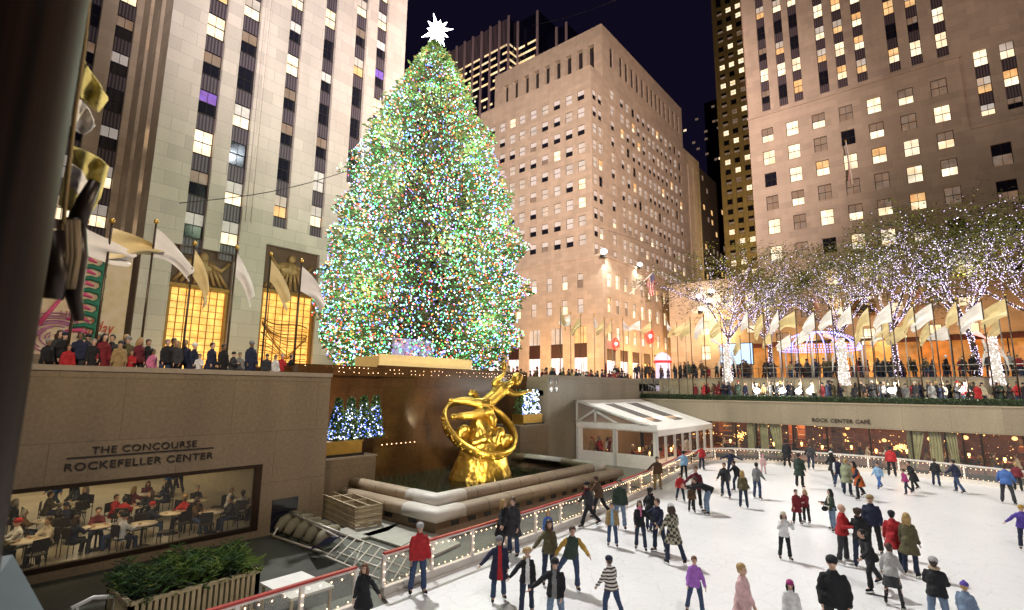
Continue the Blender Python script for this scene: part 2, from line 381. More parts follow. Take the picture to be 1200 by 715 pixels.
mb = MB(); mb.quad((-250,-250,-.3), (1500,-250,-.3), (1500,1500,-.3), (-250,1500,-.3), mat('far_ground', (.05,.05,.05)))
mb.build('ground', kind='structure')
mb = MB(); mb.quad((2.2,-34,0), (46,-34,0), (46,22.5,0), (2.2,22.5,0), mat('wet_lower_floor', (.10,.105,.085), .45, var=.4, scale=1.5, bump=.2))
mb.build('lower_plaza_floor', kind='structure')
mb = MB(); mb.quad((2.2,12.8,.006), (9.6,12.8,.006), (12.4,20.2,.006), (2.2,20.2,.006), DARKF); mb.build('dark_matting', kind='structure')
RAIL = [(9.2,12.05),(12,12.1),(14,12.15),(17,12.25),(20,12.42),(23.5,12.72),(27,13.1),(30,13.5),(33,13.95),(36,14.5),(38.6,14.9),(40.6,14.9),(42.3,14.2),(43.6,12.7),(44.3,10.6),(44.7,8),(44.9,5),(44.7,2.4),(44.0,.2),(43.2,-1.9),(42.6,-4.2),(42.0,-8),(41.5,-14)]
def resample(pts, step):
    out = [Vector((*pts[0], 0))]; 
    segs = [(Vector((*pts[i],0)), Vector((*pts[i+1],0))) for i in range(len(pts)-1)]
    tot = sum((b-a).length for a, b in segs); k = max(1, round(tot/step)); st = tot/k; acc = 0; nxt = st
    for a, b in segs:
        l = (b-a).length
        while nxt <= acc+l+1e-6 and len(out) < k: out.append(a+(b-a)*((nxt-acc)/l)); nxt += st
        acc += l
    out.append(segs[-1][1]); return out
mb = MB(); icepts = [(2.2,-30,.012),(2.2,11.62,.012),(9.1,11.62,.012)] + [(x-.05 if x > 40 else x, y-.12, .012) for x, y in RAIL] + [(41.5,-30,.012)]
mb.add(icepts, [tuple(range(len(icepts)))[::-1]], ICE); mb.build('ice_rink', kind='structure')
# street level slabs round the sunken rink
mb = MB()
mb.box(-80, 53.9, 24.9, 400, 5.0, 5.4, PAVE); mb.box(-80, 12.1, 20.4, 24.9, 5.0, 5.4, PAVE)
mb.box(31.2, 53.9, 22.9, 24.9, 5.0, 5.4, PAVE)
mb.build('street_pavement', kind='structure')
mb = MB(); mb.box(46.35, 53.9, -200, 22.9, 3.9, 4.5, PAVE); mb.build('promenade_pavement', kind='structure')
mb = MB(); mb.box(54.3, 700, -300, 600, 6.2, 6.8, PAVE); mb.build('upper_pavement', kind='structure')
mb = MB(); mb.box(-120, .9, -60, 24.9-5.0, 3.2, 3.9, PAVE); mb.build('near_terrace', kind='structure')

# ------------------------------------------------------------------ concourse wall
cw = thing('concourse_wall', (7, 20.2, 0), 'long speckled brown granite wall with lettering over a wide lit dining window', 'wall')
mb = MB(); facade(mb, 'Y', 20.0, 1.5, 12.1, 0.0, 5.9, [(1.7, 9.5, .28, 2.62)], GRAN, .45)
mb.quad((12.1,20,0), (12.1,24.9,0), (12.1,24.9,5.9), (12.1,20,5.9), GRAN); mb.build('wall_face', cw)
mb = MB(); mb.box(-12, 12.14, 19.95, 20.42, 5.9, 6.06, COP); mb.box(11.7, 12.14, 20.42, 24.9, 5.9, 6.06, COP)
mb.box(-12, 1.5, 20, 20.4, 0, 5.897, GRAN); mb.build('coping', cw)
wf = MB()
for a, b_, c, d in ((1.7,9.5,.283,.42),(1.7,9.5,2.5,2.617),(1.7,1.82,.42,2.5),(9.26,9.497,.42,2.5)): wf.box(a, b_, 19.97, 20.15, c, d, BRONZE)
wfo = wf.build('window_frame', cw)
mb = MB(); mb.quad((1.8,20.08,.4), (9.3,20.08,.4), (9.3,20.08,2.52), (1.8,20.08,2.52), GLASS); mb.build('pane', wfo)
INK = mat('black_lettering', (.03,.02,.015), .4)
a = atY(107, 530.5, 19.98); b_ = atY(230, 522.5, 19.98)
lettering('THE CONCOURSE', INK, (a.x, 19.98, (a.z+b_.z)/2-.03), (1,0,0), b_.x-a.x, .21, cw)
a2 = atY(75, 550, 19.98); b2 = atY(249, 538, 19.98)
lettering('ROCKEFELLER CENTER', INK, (a2.x, 19.98, (a2.z+b2.z)/2-.02), (1,0,0), b2.x-a2.x, .22, cw)
a3 = atY(78, 536, 19.98); b3 = atY(250, 526, 19.98)
mb = MB(); mb.box(a3.x, b3.x, 19.96, 19.998, (a3.z+b3.z)/2-.02, (a3.z+b3.z)/2+.02, INK); mb.build('rule', cw)
mb = MB(); mb.box(9.98, 11.0, 19.96, 19.997, .1, 1.25, GLASSD); mb.build('hatch', cw)
# the dining hall behind the window
CREAM = mat('hall_wall', (.34, .29, .2), .8)
HALLF = stone('hall_floor', (.30,.26,.19), 1.0, 1.0, .75, .3, streak=.35)
mb = MB(); mb.quad((-2,20.46,.1), (11.9,20.46,.1), (11.9,40,.1), (-2,40,.1), HALLF); mb.build('dining_hall_floor', kind='structure')
dh = thing('dining_hall', (5, 30, 3.4), 'cream walls and ceiling of the lit dining hall behind the wide window', 'interior')
mb = MB(); mb.quad((-2,20.46,3.3), (11.9,20.46,3.3), (11.9,40,3.3), (-2,40,3.3), CREAM); mb.quad((-2,40,.1), (11.9,40,.1), (11.9,40,3.3), (-2,40,3.3), CREAM)
mb.quad((-2,20.46,.1), (-2,40,.1), (-2,40,3.3), (-2,20.46,3.3), CREAM); mb.quad((11.9,20.46,.1), (11.9,40,.1), (11.9,40,3.3), (11.9,20.46,3.3), CREAM)
mb.build('wall', dh)
for x, y in ((2.5, 22.5), (6, 23.5), (9.3, 22.6), (4, 29), (8, 30), (6, 36)):
    mb = MB(); mb.lathe((x,y,3.22), [(.16,.06),(.2,.02),(.17,-.02)], glow('ceiling_lamp', (1,.8,.5), 8)); mb.build('ceiling_light', dh)
lamp('hall_light', 'AREA', (5, 23.5, 3.15), 190, (1, .78, .46), (5, 24.5, 0), 7, sy=5)
lamp('hall_light', 'AREA', (6, 33.5, 3.15), 430, (1, .80, .50), (6, 33.5, 0), 9, sy=8)

# ------------------------------------------------------------------ polished red wall behind the golden statue
bw = thing('fountain_wall', (22, 24.7, 0), 'polished dark red granite wall behind the golden statue', 'wall')
mb = MB(); mb.box(12.14, 31.2, 24.5, 24.9, 0, 6.1, REDG); mb.build('wall_face', bw)
mb = MB(); mb.box(12.16, 17.9, 24.3, 24.88, 6.103, 6.62, REDG); mb.box(17.9, 31.2, 24.42, 24.88, 6.103, 6.74, REDG); mb.box(10.6, 12.16, 19.98, 24.88, 6.07, 6.34, REDG); mb.build('coping', bw)
pts = []
mb = MB()
for i in range(60):
    for zz in (6.28, 6.5):
        if rng.random() < .75: mb.bulb((12.6+i*.31+rng.uniform(-.05,.05), 24.27 if i < 17 else 24.39, zz+rng.uniform(-.03,.03)), .022, BULB)
for i in range(8): mb.bulb((18.2+i*.33, 24.46, 2.35), .03, BULB)
mb.build('string_lights', bw, kind='stuff')
# left and right planting plinths
def plinth(name, x0, x1, y0, y1, h, label):
    t = thing(name, ((x0+x1)/2, (y0+y1)/2, 0), label, 'plinth', 'granite plinths carrying brass planters')
    mb = MB(); mb.box(x0, x1, y0, y1, 0, h-.08, GRAN); mb.build('body', t)
    mb = MB(); mb.box(x0-.03, x1+.04, y0-.04, y1, h-.077, h, COP); mb.build('cap', t); return t
plinth('stone_plinth', 12.14, 15.75, 21.6, 24.49, 2.3, 'low granite plinth under the brass planter of four small lit firs')
plinth('stone_plinth', 27.9, 31.17, 22.4, 24.49, 3.05, 'low granite plinth under the brass planter of blue white lights')
# pier wall with spotlights
pw = thing('pier_wall', (38, 22.7, 0), 'pale brown granite wall above the white tent with two small vents', 'wall')
mb = MB(); mb.box(31.2, 46.0, 22.5, 22.9, 0, 6.42, GRAN2); mb.box(31.2, 31.6, 22.9, 24.9, 0, 6.42, GRAN2); mb.build('wall_face', pw)
mb = MB(); mb.box(31.15, 46.3, 22.45, 22.95, 6.423, 6.55, COP); mb.build('coping', pw)
for i, (px, py) in enumerate(((645.5,446.5),(652,446.5),(645.5,456.5),(652,456.5))):
    p = atY(px, py, 22.5); mb = MB(); mb.box(p.x-.16, p.x+.16, 22.47, 22.497, p.z-.16, p.z+.16, GLASSD); mb.build('vent', pw)
# café wall
kw_ = thing('cafe_wall', (46.2, 5, 0), 'long grey granite wall lettered above the café windows', 'wall')
mb = MB(); mb.box(46, 46.35, -60, 22.49, 2.92, 4.62, GRAN2); mb.build('wall_face', kw_)
mb = MB(); mb.box(45.95, 46.4, -60, 22.44, 4.623, 4.72, COP); mb.build('coping', kw_)
a = atX(952, 494, 45.97); b_ = atX(1020, 497.5, 45.97)
lettering('ROCK CENTER CAFÉ', INK, (45.98, a.y, (a.z+b_.z)/2), (0,-1,0), a.y-b_.y, .36, kw_, bold=.008)
# café room
cr_ = thing('cafe_room', (50, 5, 0), 'warm dark café interior behind the glass under the long wall', 'interior')
WOODR = mat('cafe_wood', (.22, .07, .03), .5, var=.4, scale=2)
mb = MB(); mb.quad((46.4,-40,.3), (56,-40,.3), (56,22.4,.3), (46.4,22.4,.3), WOODR); mb.quad((55,-40,.3), (55,22.4,.3), (55,22.4,3.6), (55,-40,3.6), WOODR)
mb.quad((46.4,22.4,.3), (56,22.4,.3), (56,22.4,3.6), (46.4,22.4,3.6), WOODR); mb.box(46.36, 56, -40, 22.4, 3.5, 3.6, WOODR)
mb.build('wall', cr_)
SC = mat('cafe_shelf', (.35, .12, .05), .5)
# glazed front: mullions and panes
yy = [22.3, 18.6, 15.9, 13.9, 12.3, 9.6, 7.3, 4.6, 2.2, .4, -.5, -1.4, -3.4, -6, -9, -12]
mb = MB(); 
for y in yy: mb.box(46.06, 46.2, y-.05, y+.05, .05, 2.917, DKMET)
mb.box(46.04, 46.24, -12, 22.3, 0, .3, DKMET); fr = mb.build('window_frame', cr_)
mb = MB(); mb.quad((46.12,-12,.3), (46.12,22.3,.3), (46.12,22.3,2.9), (46.12,-12,2.9), GLASS); mb.build('pane', fr)
CURT = mat('cream_curtain', (.42,.40,.22), .9, var=.25, scale=2)
def curtain(y0, y1, lean, label):
    mb = MB()
    def fn(u, v):
        z = 2.88 - v*2.5; w_ = 1 - .55*abs(v-.0)*lean if lean > 0 else 1
        y = y0 + (y1-y0)*(u*w_ if lean >= 0 else 1-(1-u)*(1+.55*v*lean))
        return (46.5 + .07*math.sin(u*26), y, z)
    mb.grid(40, 8, fn, CURT); o = mb.build('curtain', cr_); return o
for pa, pb, l_ in ((876,890,-1),(891,900,0),(902,916,1),(1062,1084,-1),(1088,1103,0),(1105,1121,1)): curtain(atX(pa,510,46.5).y, atX(pb,510,46.5).y, -l_, '')
for i, (px, py, wd) in enumerate(((935,482.5,10),(1014,487.5,9),(1053,488.5,16),(1151,513-20,22),(1197,516-20,8))):
    p = atX(px, py+8, 50); q = atX(px+wd, py+8, 50)
    mb = MB(); mb.box(50, 50.5, q.y, p.y, 2.95, 3.02, glow('strip_lamp', (1,.55,.18), 3.5)); mb.build('strip_light', cr_)
for y in (17, 10, 3, -4, -9):
    lamp('cafe_light', 'POINT', (50.5, y, 2.7), 170, (1, .45, .16), size=.5)
# spot of sparkle: twinkling garland wreaths inside café
for (px, py, rr) in ((822,505,1.0),(983,512,.85),(1055,525,.5),(868,512,.8)):
    p = atX(px, py, 51.5); mb = MB()
    for i in range(95):
        a = rng.gauss(1.2, 1.3); q = rr*rng.uniform(.15, 1)*rng.uniform(.6, 1)
        mb.bulb((p.x+rng.uniform(-.3,.3), p.y+q*math.cos(a), p.z+q*math.sin(a)*.75), rng.uniform(.02,.05), glow('amber_bulb', (1,.5,.14), 6))
    tag(mb.build('lit_wreath'), {822:'round amber light wreath inside the café beside the tent',983:'round amber light wreath inside the café right of the first curtains',1055:'small amber light wreath deep in the café left of the middle curtain',868:'amber light wreath inside the café just left of the cream curtain'}[px], 'wreath', 'amber light wreaths in the café')
mb = MB()
for i in range(230):
    y = rng.uniform(-6, 21); c = Vector((rng.uniform(47.5, 54.6), y, rng.uniform(.8, 3.3))); mb.bulb(c, rng.choice((.015,.02,.03,.05)), MATS['amber_bulb'])
for i in range(14):
    y = 20-i*1.9; mb.ell((rng.uniform(49,54), y+rng.uniform(-.6,.6), rng.uniform(1.3,2.9)), .16, .16, .14, glow('amber_globe', (1,.5,.16), 3), 8, 6)
mb.build('fairy_lights', cr_, kind='stuff')
for i in range(34):      # shelves, posts and panels that break up the room
    y = rng.uniform(-10, 21.5); x = rng.uniform(50.5, 54.8); w_ = rng.uniform(.12, .9); h = rng.uniform(.8, 2.9)
    mb = MB(); mb.box(x, x+.25, y-w_/2, y+w_/2, .3, .3+h, rng.choice((mat('cafe_dark', (.03,.012,.008), .5), mat('cafe_oxblood', (.16,.02,.015), .5), SC, WOODR)))
    for q in range(int(h/.45)): mb.box(x-.02, x-.005, y-w_/2+.03, y+w_/2-.03, .45+q*.45, .55+q*.45, rng.choice((mat('bottle_amber', (.4,.16,.03), .2), mat('bottle_cream', (.5,.4,.25), .4), MATS['cafe_dark'])))
    mb.build('shelf', cr_)
# table lamps and poinsettia-like café clutter: tables with lamps
# promenade back wall (planter kerb) and raised lawn
st = thing('planter_wall', (54.1, 0, 4.5), 'low pale stone planter wall behind the promenade crowd', 'wall')
mb = MB(); mb.box(53.9, 54.3, -60, 24, 4.5, 6.55, stone('planter_stone', (.42,.35,.24), 2.5, 3, .8)); mb.build('wall_face', st)
mb = MB(); mb.box(53.85, 54.4, -60, 24.05, 6.553, 6.68, COP); mb.build('coping', st)
rl = MB()
for y in range(-24, 24, 2): rl.tube([(54.6,y,6.8),(54.6,y,7.75)], .03, DKMET, 6)
rl.tube([(54.6,-24,7.75),(54.6,23,7.75)], .035, STEEL, 6); rl.tube([(54.6,-24,7.3),(54.6,23,7.3)], .02, STEEL, 6)
mb = MB(); mb.box(46.36, 53.89, 22.9, 23.3, 4.5, 5.0, MATS['planter_stone']); mb.build('retaining_kerb', st)
sr = thing('stairway', (50, 22, 4.5), 'short flight of stone steps with metal handrails at the end of the promenade', 'stairs')
mb = MB()
for i in range(5): mb.box(47.6, 52.4, 21.3+i*.32, 22.895, 4.5+i*.18+.002, 4.5+(i+1)*.18, COP)
mb.build('steps', sr)
for x in (47.7, 49.3, 50.9, 52.3):
    mb = MB(); mb.tube([(x,21.2,4.5),(x,21.2,5.45),(x,22.9,6.3),(x,22.9,5.4)], .03, STEEL, 6)
    for k in range(1, 6): y = 21.2+k*.28; mb.tube([(x,y,4.6+k*.16),(x,y,5.45+k*.14)], .014, STEEL, 5)
    mb.build('handrail', sr)
tag(rl.build('metal_railing'), 'thin metal railing behind the planter wall in front of the upper crowd', 'railing')
# hedge
LEAFD = [mat('hedge_leaf_a', (.035,.06,.02), .6, var=.3), mat('hedge_leaf_b', (.06,.10,.03), .6, var=.3), mat('hedge_leaf_c', (.02,.035,.015), .7)]
def leafquad(mb, p, s, m):
    a = rng.uniform(0, 6.283); t = rng.uniform(-1, 1); d = Vector((math.cos(a), math.sin(a), t)).normalized(); e = d.cross(Vector((rng.uniform(-1,1), rng.uniform(-1,1), rng.uniform(-1,1)))).normalized()*s*.5
    p = Vector(p); d = d*s; mb.add([p, p+d*.5+e, p+d, p+d*.5-e], [(0,1,2,3)], m)
hd = thing('hedge', (46.9, 5, 4.5), 'long low dark clipped hedge along the top of the café wall', 'hedge')
mb = MB(); mb.box(46.45, 47.2, -28, 22.6, 4.5, 5.08, LEAFD[2])
for i in range(15000):
    y = rng.uniform(-12, 22.6); s_ = rng.choice((0, 1, 1, 2))
    p = (46.42, y, rng.uniform(4.55,5.1)) if s_ == 0 else (rng.uniform(46.4,47.2), y, rng.uniform(5.04,5.15)) if s_ == 1 else (rng.uniform(46.35,46.5), y, rng.uniform(4.6,5.15))
    leafquad(mb, p, rng.uniform(.05,.12), rng.choice(LEAFD))
mb.build('foliage', hd)
mb = MB(); mb.box(46.38, 46.42, -28, 22.6, 4.5, 4.7, BRONZE); mb.build('trough', hd)
# ================================================================== BUILDINGS
# --- pale tower on the left, facade along X at Y=50
tw = thing('stone_tower', (25, 55, 5.4), 'tall pale limestone tower with vertical window strips behind the tree', 'building')
STR = [(15.1,16.75),(18.15,19.8),(22.75,24.2),(26.65,28.1),(30.55,32.1),(33.5,35.05)]
BOT = [16.9,16.9,21.2,21.2,21.2,21.2]; TOPZ = 92
holes = [(a, b_, z, TOPZ-4) for (a, b_), z in zip(STR, BOT)]
doors = [(14.5,19.5,5.4,17.6),(22.3,28.0,5.4,19.3),(30.7,36.0,5.4,17.6)]
mb = MB(); facade(mb, 'Y', 50, 12.25, 37.8, 5.4, TOPZ, holes+doors, LIME, .7)
mb.quad((37.8,50,5.4),(37.8,90,5.4),(37.8,90,TOPZ),(37.8,50,TOPZ),LIME); mb.quad((12.25,50,TOPZ),(37.8,50,TOPZ),(37.8,90,TOPZ),(12.25,90,TOPZ),LIME)
sideh = [(52.3,53.6,12,TOPZ-4),(56.2,57.5,12,TOPZ-4)]
facade(mb, 'X', 12.25, 50, 61, 5.4, TOPZ, sideh, LIMEB, .6)
mb.box(20.1, 20.28, 49.86, 49.997, 21, TOPZ, LIME); mb.box(20.6, 20.75, 49.86, 49.997, 21, TOPZ, LIME)
wingh = [(7.75,9.0,9,TOPZ-8),(10.2,11.7,9,TOPZ-8),(3.6,5.0,9,TOPZ-8),(0.3,1.6,9,TOPZ-8)]
facade(mb, 'Y', 60, -8, 12.25, 5.4, TOPZ-4, wingh, LIMEB, .6)
mb.build('wall', tw)
SPAN = bpy.data.materials.new('ribbed_spandrel'); SPAN.use_nodes = True; n = SPAN.node_tree; b = n.nodes['Principled BSDF']
b.inputs['Roughness'].default_value = .45; b.inputs['Metallic'].default_value = .3
uv = n.nodes.new('ShaderNodeUVMap'); wv = n.nodes.new('ShaderNodeTexWave'); wv.bands_direction = 'X'; wv.inputs['Scale'].default_value = 1.1; wv.inputs['Distortion'].default_value = .6
n.links.new(uv.outputs[0], wv.inputs['Vector']); rp = n.nodes.new('ShaderNodeMix'); rp.data_type = 'RGBA'
rp.inputs[6].default_value = (.045,.035,.05,1); rp.inputs[7].default_value = (.17,.14,.16,1); n.links.new(wv.outputs['Fac'], rp.inputs[0]); n.links.new(rp.outputs[2], b.inputs['Base Color'])
items = []; spans = []
def strip_windows(k, pl, u0, u1, zb, zt, period, wh, ztop_ref, ws, span=SPAN, mull=1, d=.45):
    z = ztop_ref - period*math.ceil((ztop_ref-zb)/period)
    while z < zt:
        t = z + period; w0 = t-wh; s0 = t - period
        if t > zb+.5 and t <= zt+.1:
            w0c = max(w0, zb)
            up, lo = pick(ws)
            c = P3(k, pl, (u0+u1)/2, t)
            items.append((c, (u1-u0), lambda m, a=u0, b=u1, c=w0c, e=t, up=up, lo=lo: win(m, k, pl, a, b, c, e, DKMET, up, lo, mull, .5, d)))
            s0c = max(s0, zb)
            if w0 > s0c+.1:
                spans.append((c, (u1-u0), lambda m, a=u0, b=u1, c=s0c, e=w0: (fquad(m, k, pl, a, b, c+.005, e-.005, span, d-.08), fquad(m, k, pl, a, b, e-.12, e-.005, DKMET, d-.14))))
        z += period
WT = [(3, W_PALE, W_LIT), (3, W_BLIND, W_LIT), (1.2, W_PALE, W_WARM), (2.5, W_BLIND, W_DARK), (3.4, W_DARK, W_DARK), (2.2, W_DIM, W_DARK), (.35, W_PURP, W_DARK), (1.5, W_LIT, W_LIT), (1.5, W_BLIND, W_BLIND)]
for (a, b_), z in zip(STR, BOT): strip_windows('Y', 50, a, b_, z, 62, 3.93, 2.3, 36.5, WT)
for (a, b_, c, d) in sideh: strip_windows('X', 12.25, a, b_, c, 56, 3.93, 2.3, 36.5, WT)
for (a, b_, c, d) in wingh: strip_windows('Y', 60, a, b_, c, 56, 3.93, 2.3, 38.2, WT)
emit_parts(items, 'window', tw); emit_parts(spans, 'spandrel', tw)
# entrances with glowing cast glass screens and carved panels
SCREEN = glow('cast_glass_screen', (1, .56, .13), 1.9, sample=False, var=.55, scale=1.6)
BARS = mat('bronze_bars', (.25,.12,.03), .4, .7)
RELIEF = mat('carved_relief', (.35,.22,.10), .5, .3, var=.3, bump=.6)
for i, (x0, x1, zt, zr) in enumerate(((14.5,19.5,13.9,17.6),(22.3,28.0,14.6,19.3),(30.7,36.0,13.9,17.6))):
    mb = MB(); mb.quad((x0+.3,50.68,5.4),(x1-.3,50.68,5.4),(x1-.3,50.68,zt),(x0+.3,50.68,zt), SCREEN); sc_ = mb.build('glass_screen', tw)
    mb = MB()
    for j in range(1, 7): x = x0+.3+(x1-x0-.6)*j/7; mb.box(x-.035, x+.035, 50.58, 50.66, 5.4, zt, BARS)
    for j in range(1, 14): z = 5.4+(zt-5.4)*j/14; mb.box(x0+.3, x1-.3, 50.6, 50.65, z-.025, z+.025, BARS)
    mb.box(x0, x0+.3, 50.3, 50.68, 5.4, zt, BARS); mb.box(x1-.3, x1, 50.3, 50.68, 5.4, zt, BARS); mb.box(x0, x1, 50.2, 50.69, zt, zt+.35, BARS)
    if i == 1:
        for j in range(20): # curved lines cast in the screen
            u = rng.random(); pts = [(x0+.5+(x1-x0-1)*t, 50.6, 8+ (zt-9)*abs(u-.5*t+.2*math.sin(3*t+u*5))) for t in [q/10 for q in range(11)]]
            mb.tube(pts, .035, BARS, 4)
    mb.build('screen_bars', sc_)
    mb = MB(); mb.box(x0+.05, x1-.05, 50.45, 50.69, zt+.36, zr-.02, mat('relief_ground', (.10,.05,.03), .6))
    xc = (x0+x1)/2; zc = (zt+zr)/2+.3
    mb.ell((xc, 50.3, zc+.9*(zr-zt)/4), .42, .3, .45, RELIEF)                                   # head
    mb.ell((xc-.2, 50.35, zc), 1.5, .3, .7, RELIEF); mb.tube([(xc-.4,50.25,zc+.3),(xc-1.6,50.2,zc+.1),(xc-2.2,50.2,zc+1)], [.28,.22,.14], RELIEF)
    mb.tube([(xc+.4,50.25,zc+.3),(xc+1.5,50.2,zc-.2),(xc+2.2,50.2,zc+.6)], [.28,.22,.14], RELIEF)
    for j in range(9): mb.tube([(x0+.3+(x1-x0-.6)*j/8, 50.35, zt+.5),(xc+(j-4)*.25, 50.3, zc)], [.16,.2], RELIEF, 6)
    mb.build('carved_panel', tw)
lamp('entrance_light', 'POINT', (17, 48.7, 7.2), 260, (1,.62,.25), size=.4)
lamp('entrance_light', 'POINT', (25.2, 48.7, 7.2), 300, (1,.62,.25), size=.4)
# holiday banner hung left of the tower
def banner_mat():
    m = bpy.data.materials.new('banner_print'); m.use_nodes = True; n = m.node_tree; b = n.nodes['Principled BSDF']; b.inputs['Roughness'].default_value = .7
    tc = n.nodes.new('ShaderNodeTexCoord'); v = n.nodes.new('ShaderNodeTexVoronoi'); v.inputs['Scale'].default_value = 1.6; n.links.new(tc.outputs['Object'], v.inputs['Vector'])
    cr = n.nodes.new('ShaderNodeValToRGB'); cr.color_ramp.elements[0].color = (.62,.45,.25,1); cr.color_ramp.elements[1].color = (.75,.55,.45,1)
    n.links.new(v.outputs['Distance'], cr.inputs[0]); n.links.new(cr.outputs[0], b.inputs['Base Color'])
    b.inputs['Emission Color'].default_value = (.8,.55,.35,1); b.inputs['Emission Strength'].default_value = .0
    return m
A = atY(48, 398, 48); B = atY(143, 405, 48); T = atY(135, 290, 48)
bn = thing('holiday_banner', ((A.x+B.x)/2, 48, A.z), 'large pale holiday banner with green scroll stripe and red lettering', 'banner')
mb = MB(); mb.box(A.x-1.5, B.x, 48.0, 48.06, A.z-1, T.z+.6, banner_mat()); mb.build('cloth', bn)
GRN = mat('banner_green', (.02,.16,.10), .6); PNK = mat('banner_pink', (.7,.08,.22), .6); RDD = mat('banner_red', (.5,.05,.03), .6); MAU = mat('banner_mauve', (.5,.2,.35), .6)
mb = MB(); g = atY(101, 350, 47.9)
for j in range(7):
    z = atY(101, 300+j*14, 47.9).z
    pts = [(g.x-.7, 47.93, z), (g.x+.1, 47.93, z+.18), (g.x+.75, 47.93, z), (g.x+.85, 47.93, z-.45), (g.x+.5, 47.93, z-.75), (g.x-.2, 47.93, z-.72)]
    mb.tube(pts, [.16,.2,.2,.2,.18,.1], GRN, 6); mb.tube([(g.x-.9,47.93,z-.35),(g.x-.1,47.93,z-.2),(g.x+.35,47.93,z-.38)], [.1,.15,.08], PNK, 6)
mb.build('scroll_print', bn)
mb = MB()
for j in range(26):
    a = rng.uniform(0, 3.1); c0 = atY(66, 396, 47.9); r0 = rng.uniform(.2, 2.0)
    mb.tube([(c0.x+r0*math.cos(a+t*.25)*1.2, 47.93, c0.z+r0*math.sin(a+t*.25)*.9) for t in range(6)], .05, MAU, 4)
a = atY(73, 356, 47.9); b_ = atY(60, 372, 47.9); mb.tube([(a.x,47.93,a.z+.6),(a.x-1.1,47.93,a.z-1.6)], [.1,.16], PNK, 5)
mb.build('ribbon_print', bn)
a = atY(70, 372, 47.92); b_ = atY(110, 374, 47.92); lettering('HELLO', mat('banner_ochre', (.3,.14,.06), .6), (a.x, 47.97, a.z-.1), (1,0,0), b_.x-a.x, .62, bn)
a = atY(86, 388, 47.92); b_ = atY(133, 392, 47.92); lettering('holiday', RDD, (a.x, 47.97, a.z-.45), (1,0,0), b_.x-a.x, 1.35, bn, italic=.35)

# --- pink limestone slab in the middle
cb = thing('stone_office_block', (100, 60, 6.8), 'broad pinkish limestone office block with slotted top storey and sash windows', 'building')
mb = MB(); items = []
cols = [79.4,76.2,73.1,70.2,67.0,63.8,60.6,57.5,54.5]; ROWZ = [67.7-3.92*i for i in range(9)]
hl = [(c-1.9, c-.15, z-2.25, z) for c in cols for z in ROWZ]
facade(mb, 'X', 86, 51.02, 82.3, 31.4, 72.6, hl, LIMEB, .3)
for (a, b_, c, d) in hl:
    up, lo = pick([(7, W_BLIND, W_DARK), (3, W_PALE, W_PALE), (2, W_BLIND, W_DIM), (1, W_LIT, W_LIT), (3, W_BLIND, W_BLIND)])
    items.append((P3('X',86,a,c), b_-a, lambda m, a=a,b=b_,c=c,d=d,up=up,lo=lo: win(m,'X',86,a,b,c,d,DKMET,up,lo,0,.5,.2,sill=LIMEB)))
mb.quad((86,51.02,72.6),(91.2,51.02,72.6),(91.2,82.3,72.6),(86,82.3,72.6), LIMEB)
mb.quad((86,82.3,31.4),(91.2,82.3,31.4),(91.2,82.3,72.6),(86,82.3,72.6), LIMEB)
# upper block with slots
slots = [(c-.85, c+.85, 75.0, 81.3) for c in (78.6,75.5,72.1,69.0,65.9,62.8,59.8,56.8,53.9)]
facade(mb, 'X', 91, 51.0, 82.3, 72.6, 85.2, slots, LIMEB, 1.2, rm=LIMEB)
for a, b_, c, d in slots: fquad(mb, 'X', 91, a, b_, c, d, GLASSD, 1.2)
# right face Y=51.2
rc = [95.2,99.7,102.4,105.3,108.0,110.8,113.8,116.3,118.8,121.3,124.0,127.0,130.0,133.0]
rs = [(c-.75, c+.75, 76.6, 81.6) for c in rc]; RZ = [71.3-3.7*i for i in range(11)]
rh = [(c-.8, c+.8, z-2.3, z) for c in [87.5,89.7]+rc for z in RZ if not (c < 91 and z > 70)]
facade(mb, 'Y', 51.0, 91.0, 136.0, 72.6, 85.2, rs, LIMEB, .3)
for a, b_, c, d in rs: fquad(mb, 'Y', 51.0, a, b_, c, d, GLASSD, .3)
facade(mb, 'Y', 51.02, 86.0, 136.0, 31.4, 72.6, [h for h in rh if h[3] < 72.5], LIMEB, .3)
for (a, b_, c, d) in rh:
    if c < 40: ws = [(4, W_BLIND, W_DIM), (3, W_PALE, W_LIT), (2, W_BLIND, W_DARK), (3, W_PALE, W_PALE)]
    else: ws = [(9, W_BLIND, W_DARK), (3, W_PALE, W_PALE), (1, W_WARM, W_LIT), (1.2, W_DARK, W_DARK), (4, W_BLIND, W_BLIND)]
    up, lo = pick(ws)
    items.append((P3('Y',51.02,a,c), (b_-a)*.6, lambda m, a=a,b=b_,c=c,d=d,up=up,lo=lo: win(m,'Y',51.02,a,b,c,d,DKMET,up,lo,0,.5,.2)))
mb.quad((91,51,85.2),(136,51,85.2),(136,82.3,85.2),(91,82.3,85.2), LIMEB)
mb.quad((91,82.3,72.6),(136,82.3,72.6),(136,82.3,85.2),(91,82.3,85.2), LIMEB); mb.quad((136,51,6.8),(136,82,6.8),(136,82,85.2),(136,51,85.2), LIMEB)
# lower wing beyond
wg = [(a, a+1.0, 30, 72) for a in (140,144,148,151.5)]
facade(mb, 'Y', 53.0, 136.0, 154, 6.8, 76, wg, LIMEB, .8)
for a, b_, c, d in wg: fquad(mb, 'Y', 53, a, b_, c, d, W_DIM if a == 144 else GLASSD, .8)
mb.quad((136,53,76),(154,53,76),(154,80,76),(136,80,76), LIMEB)
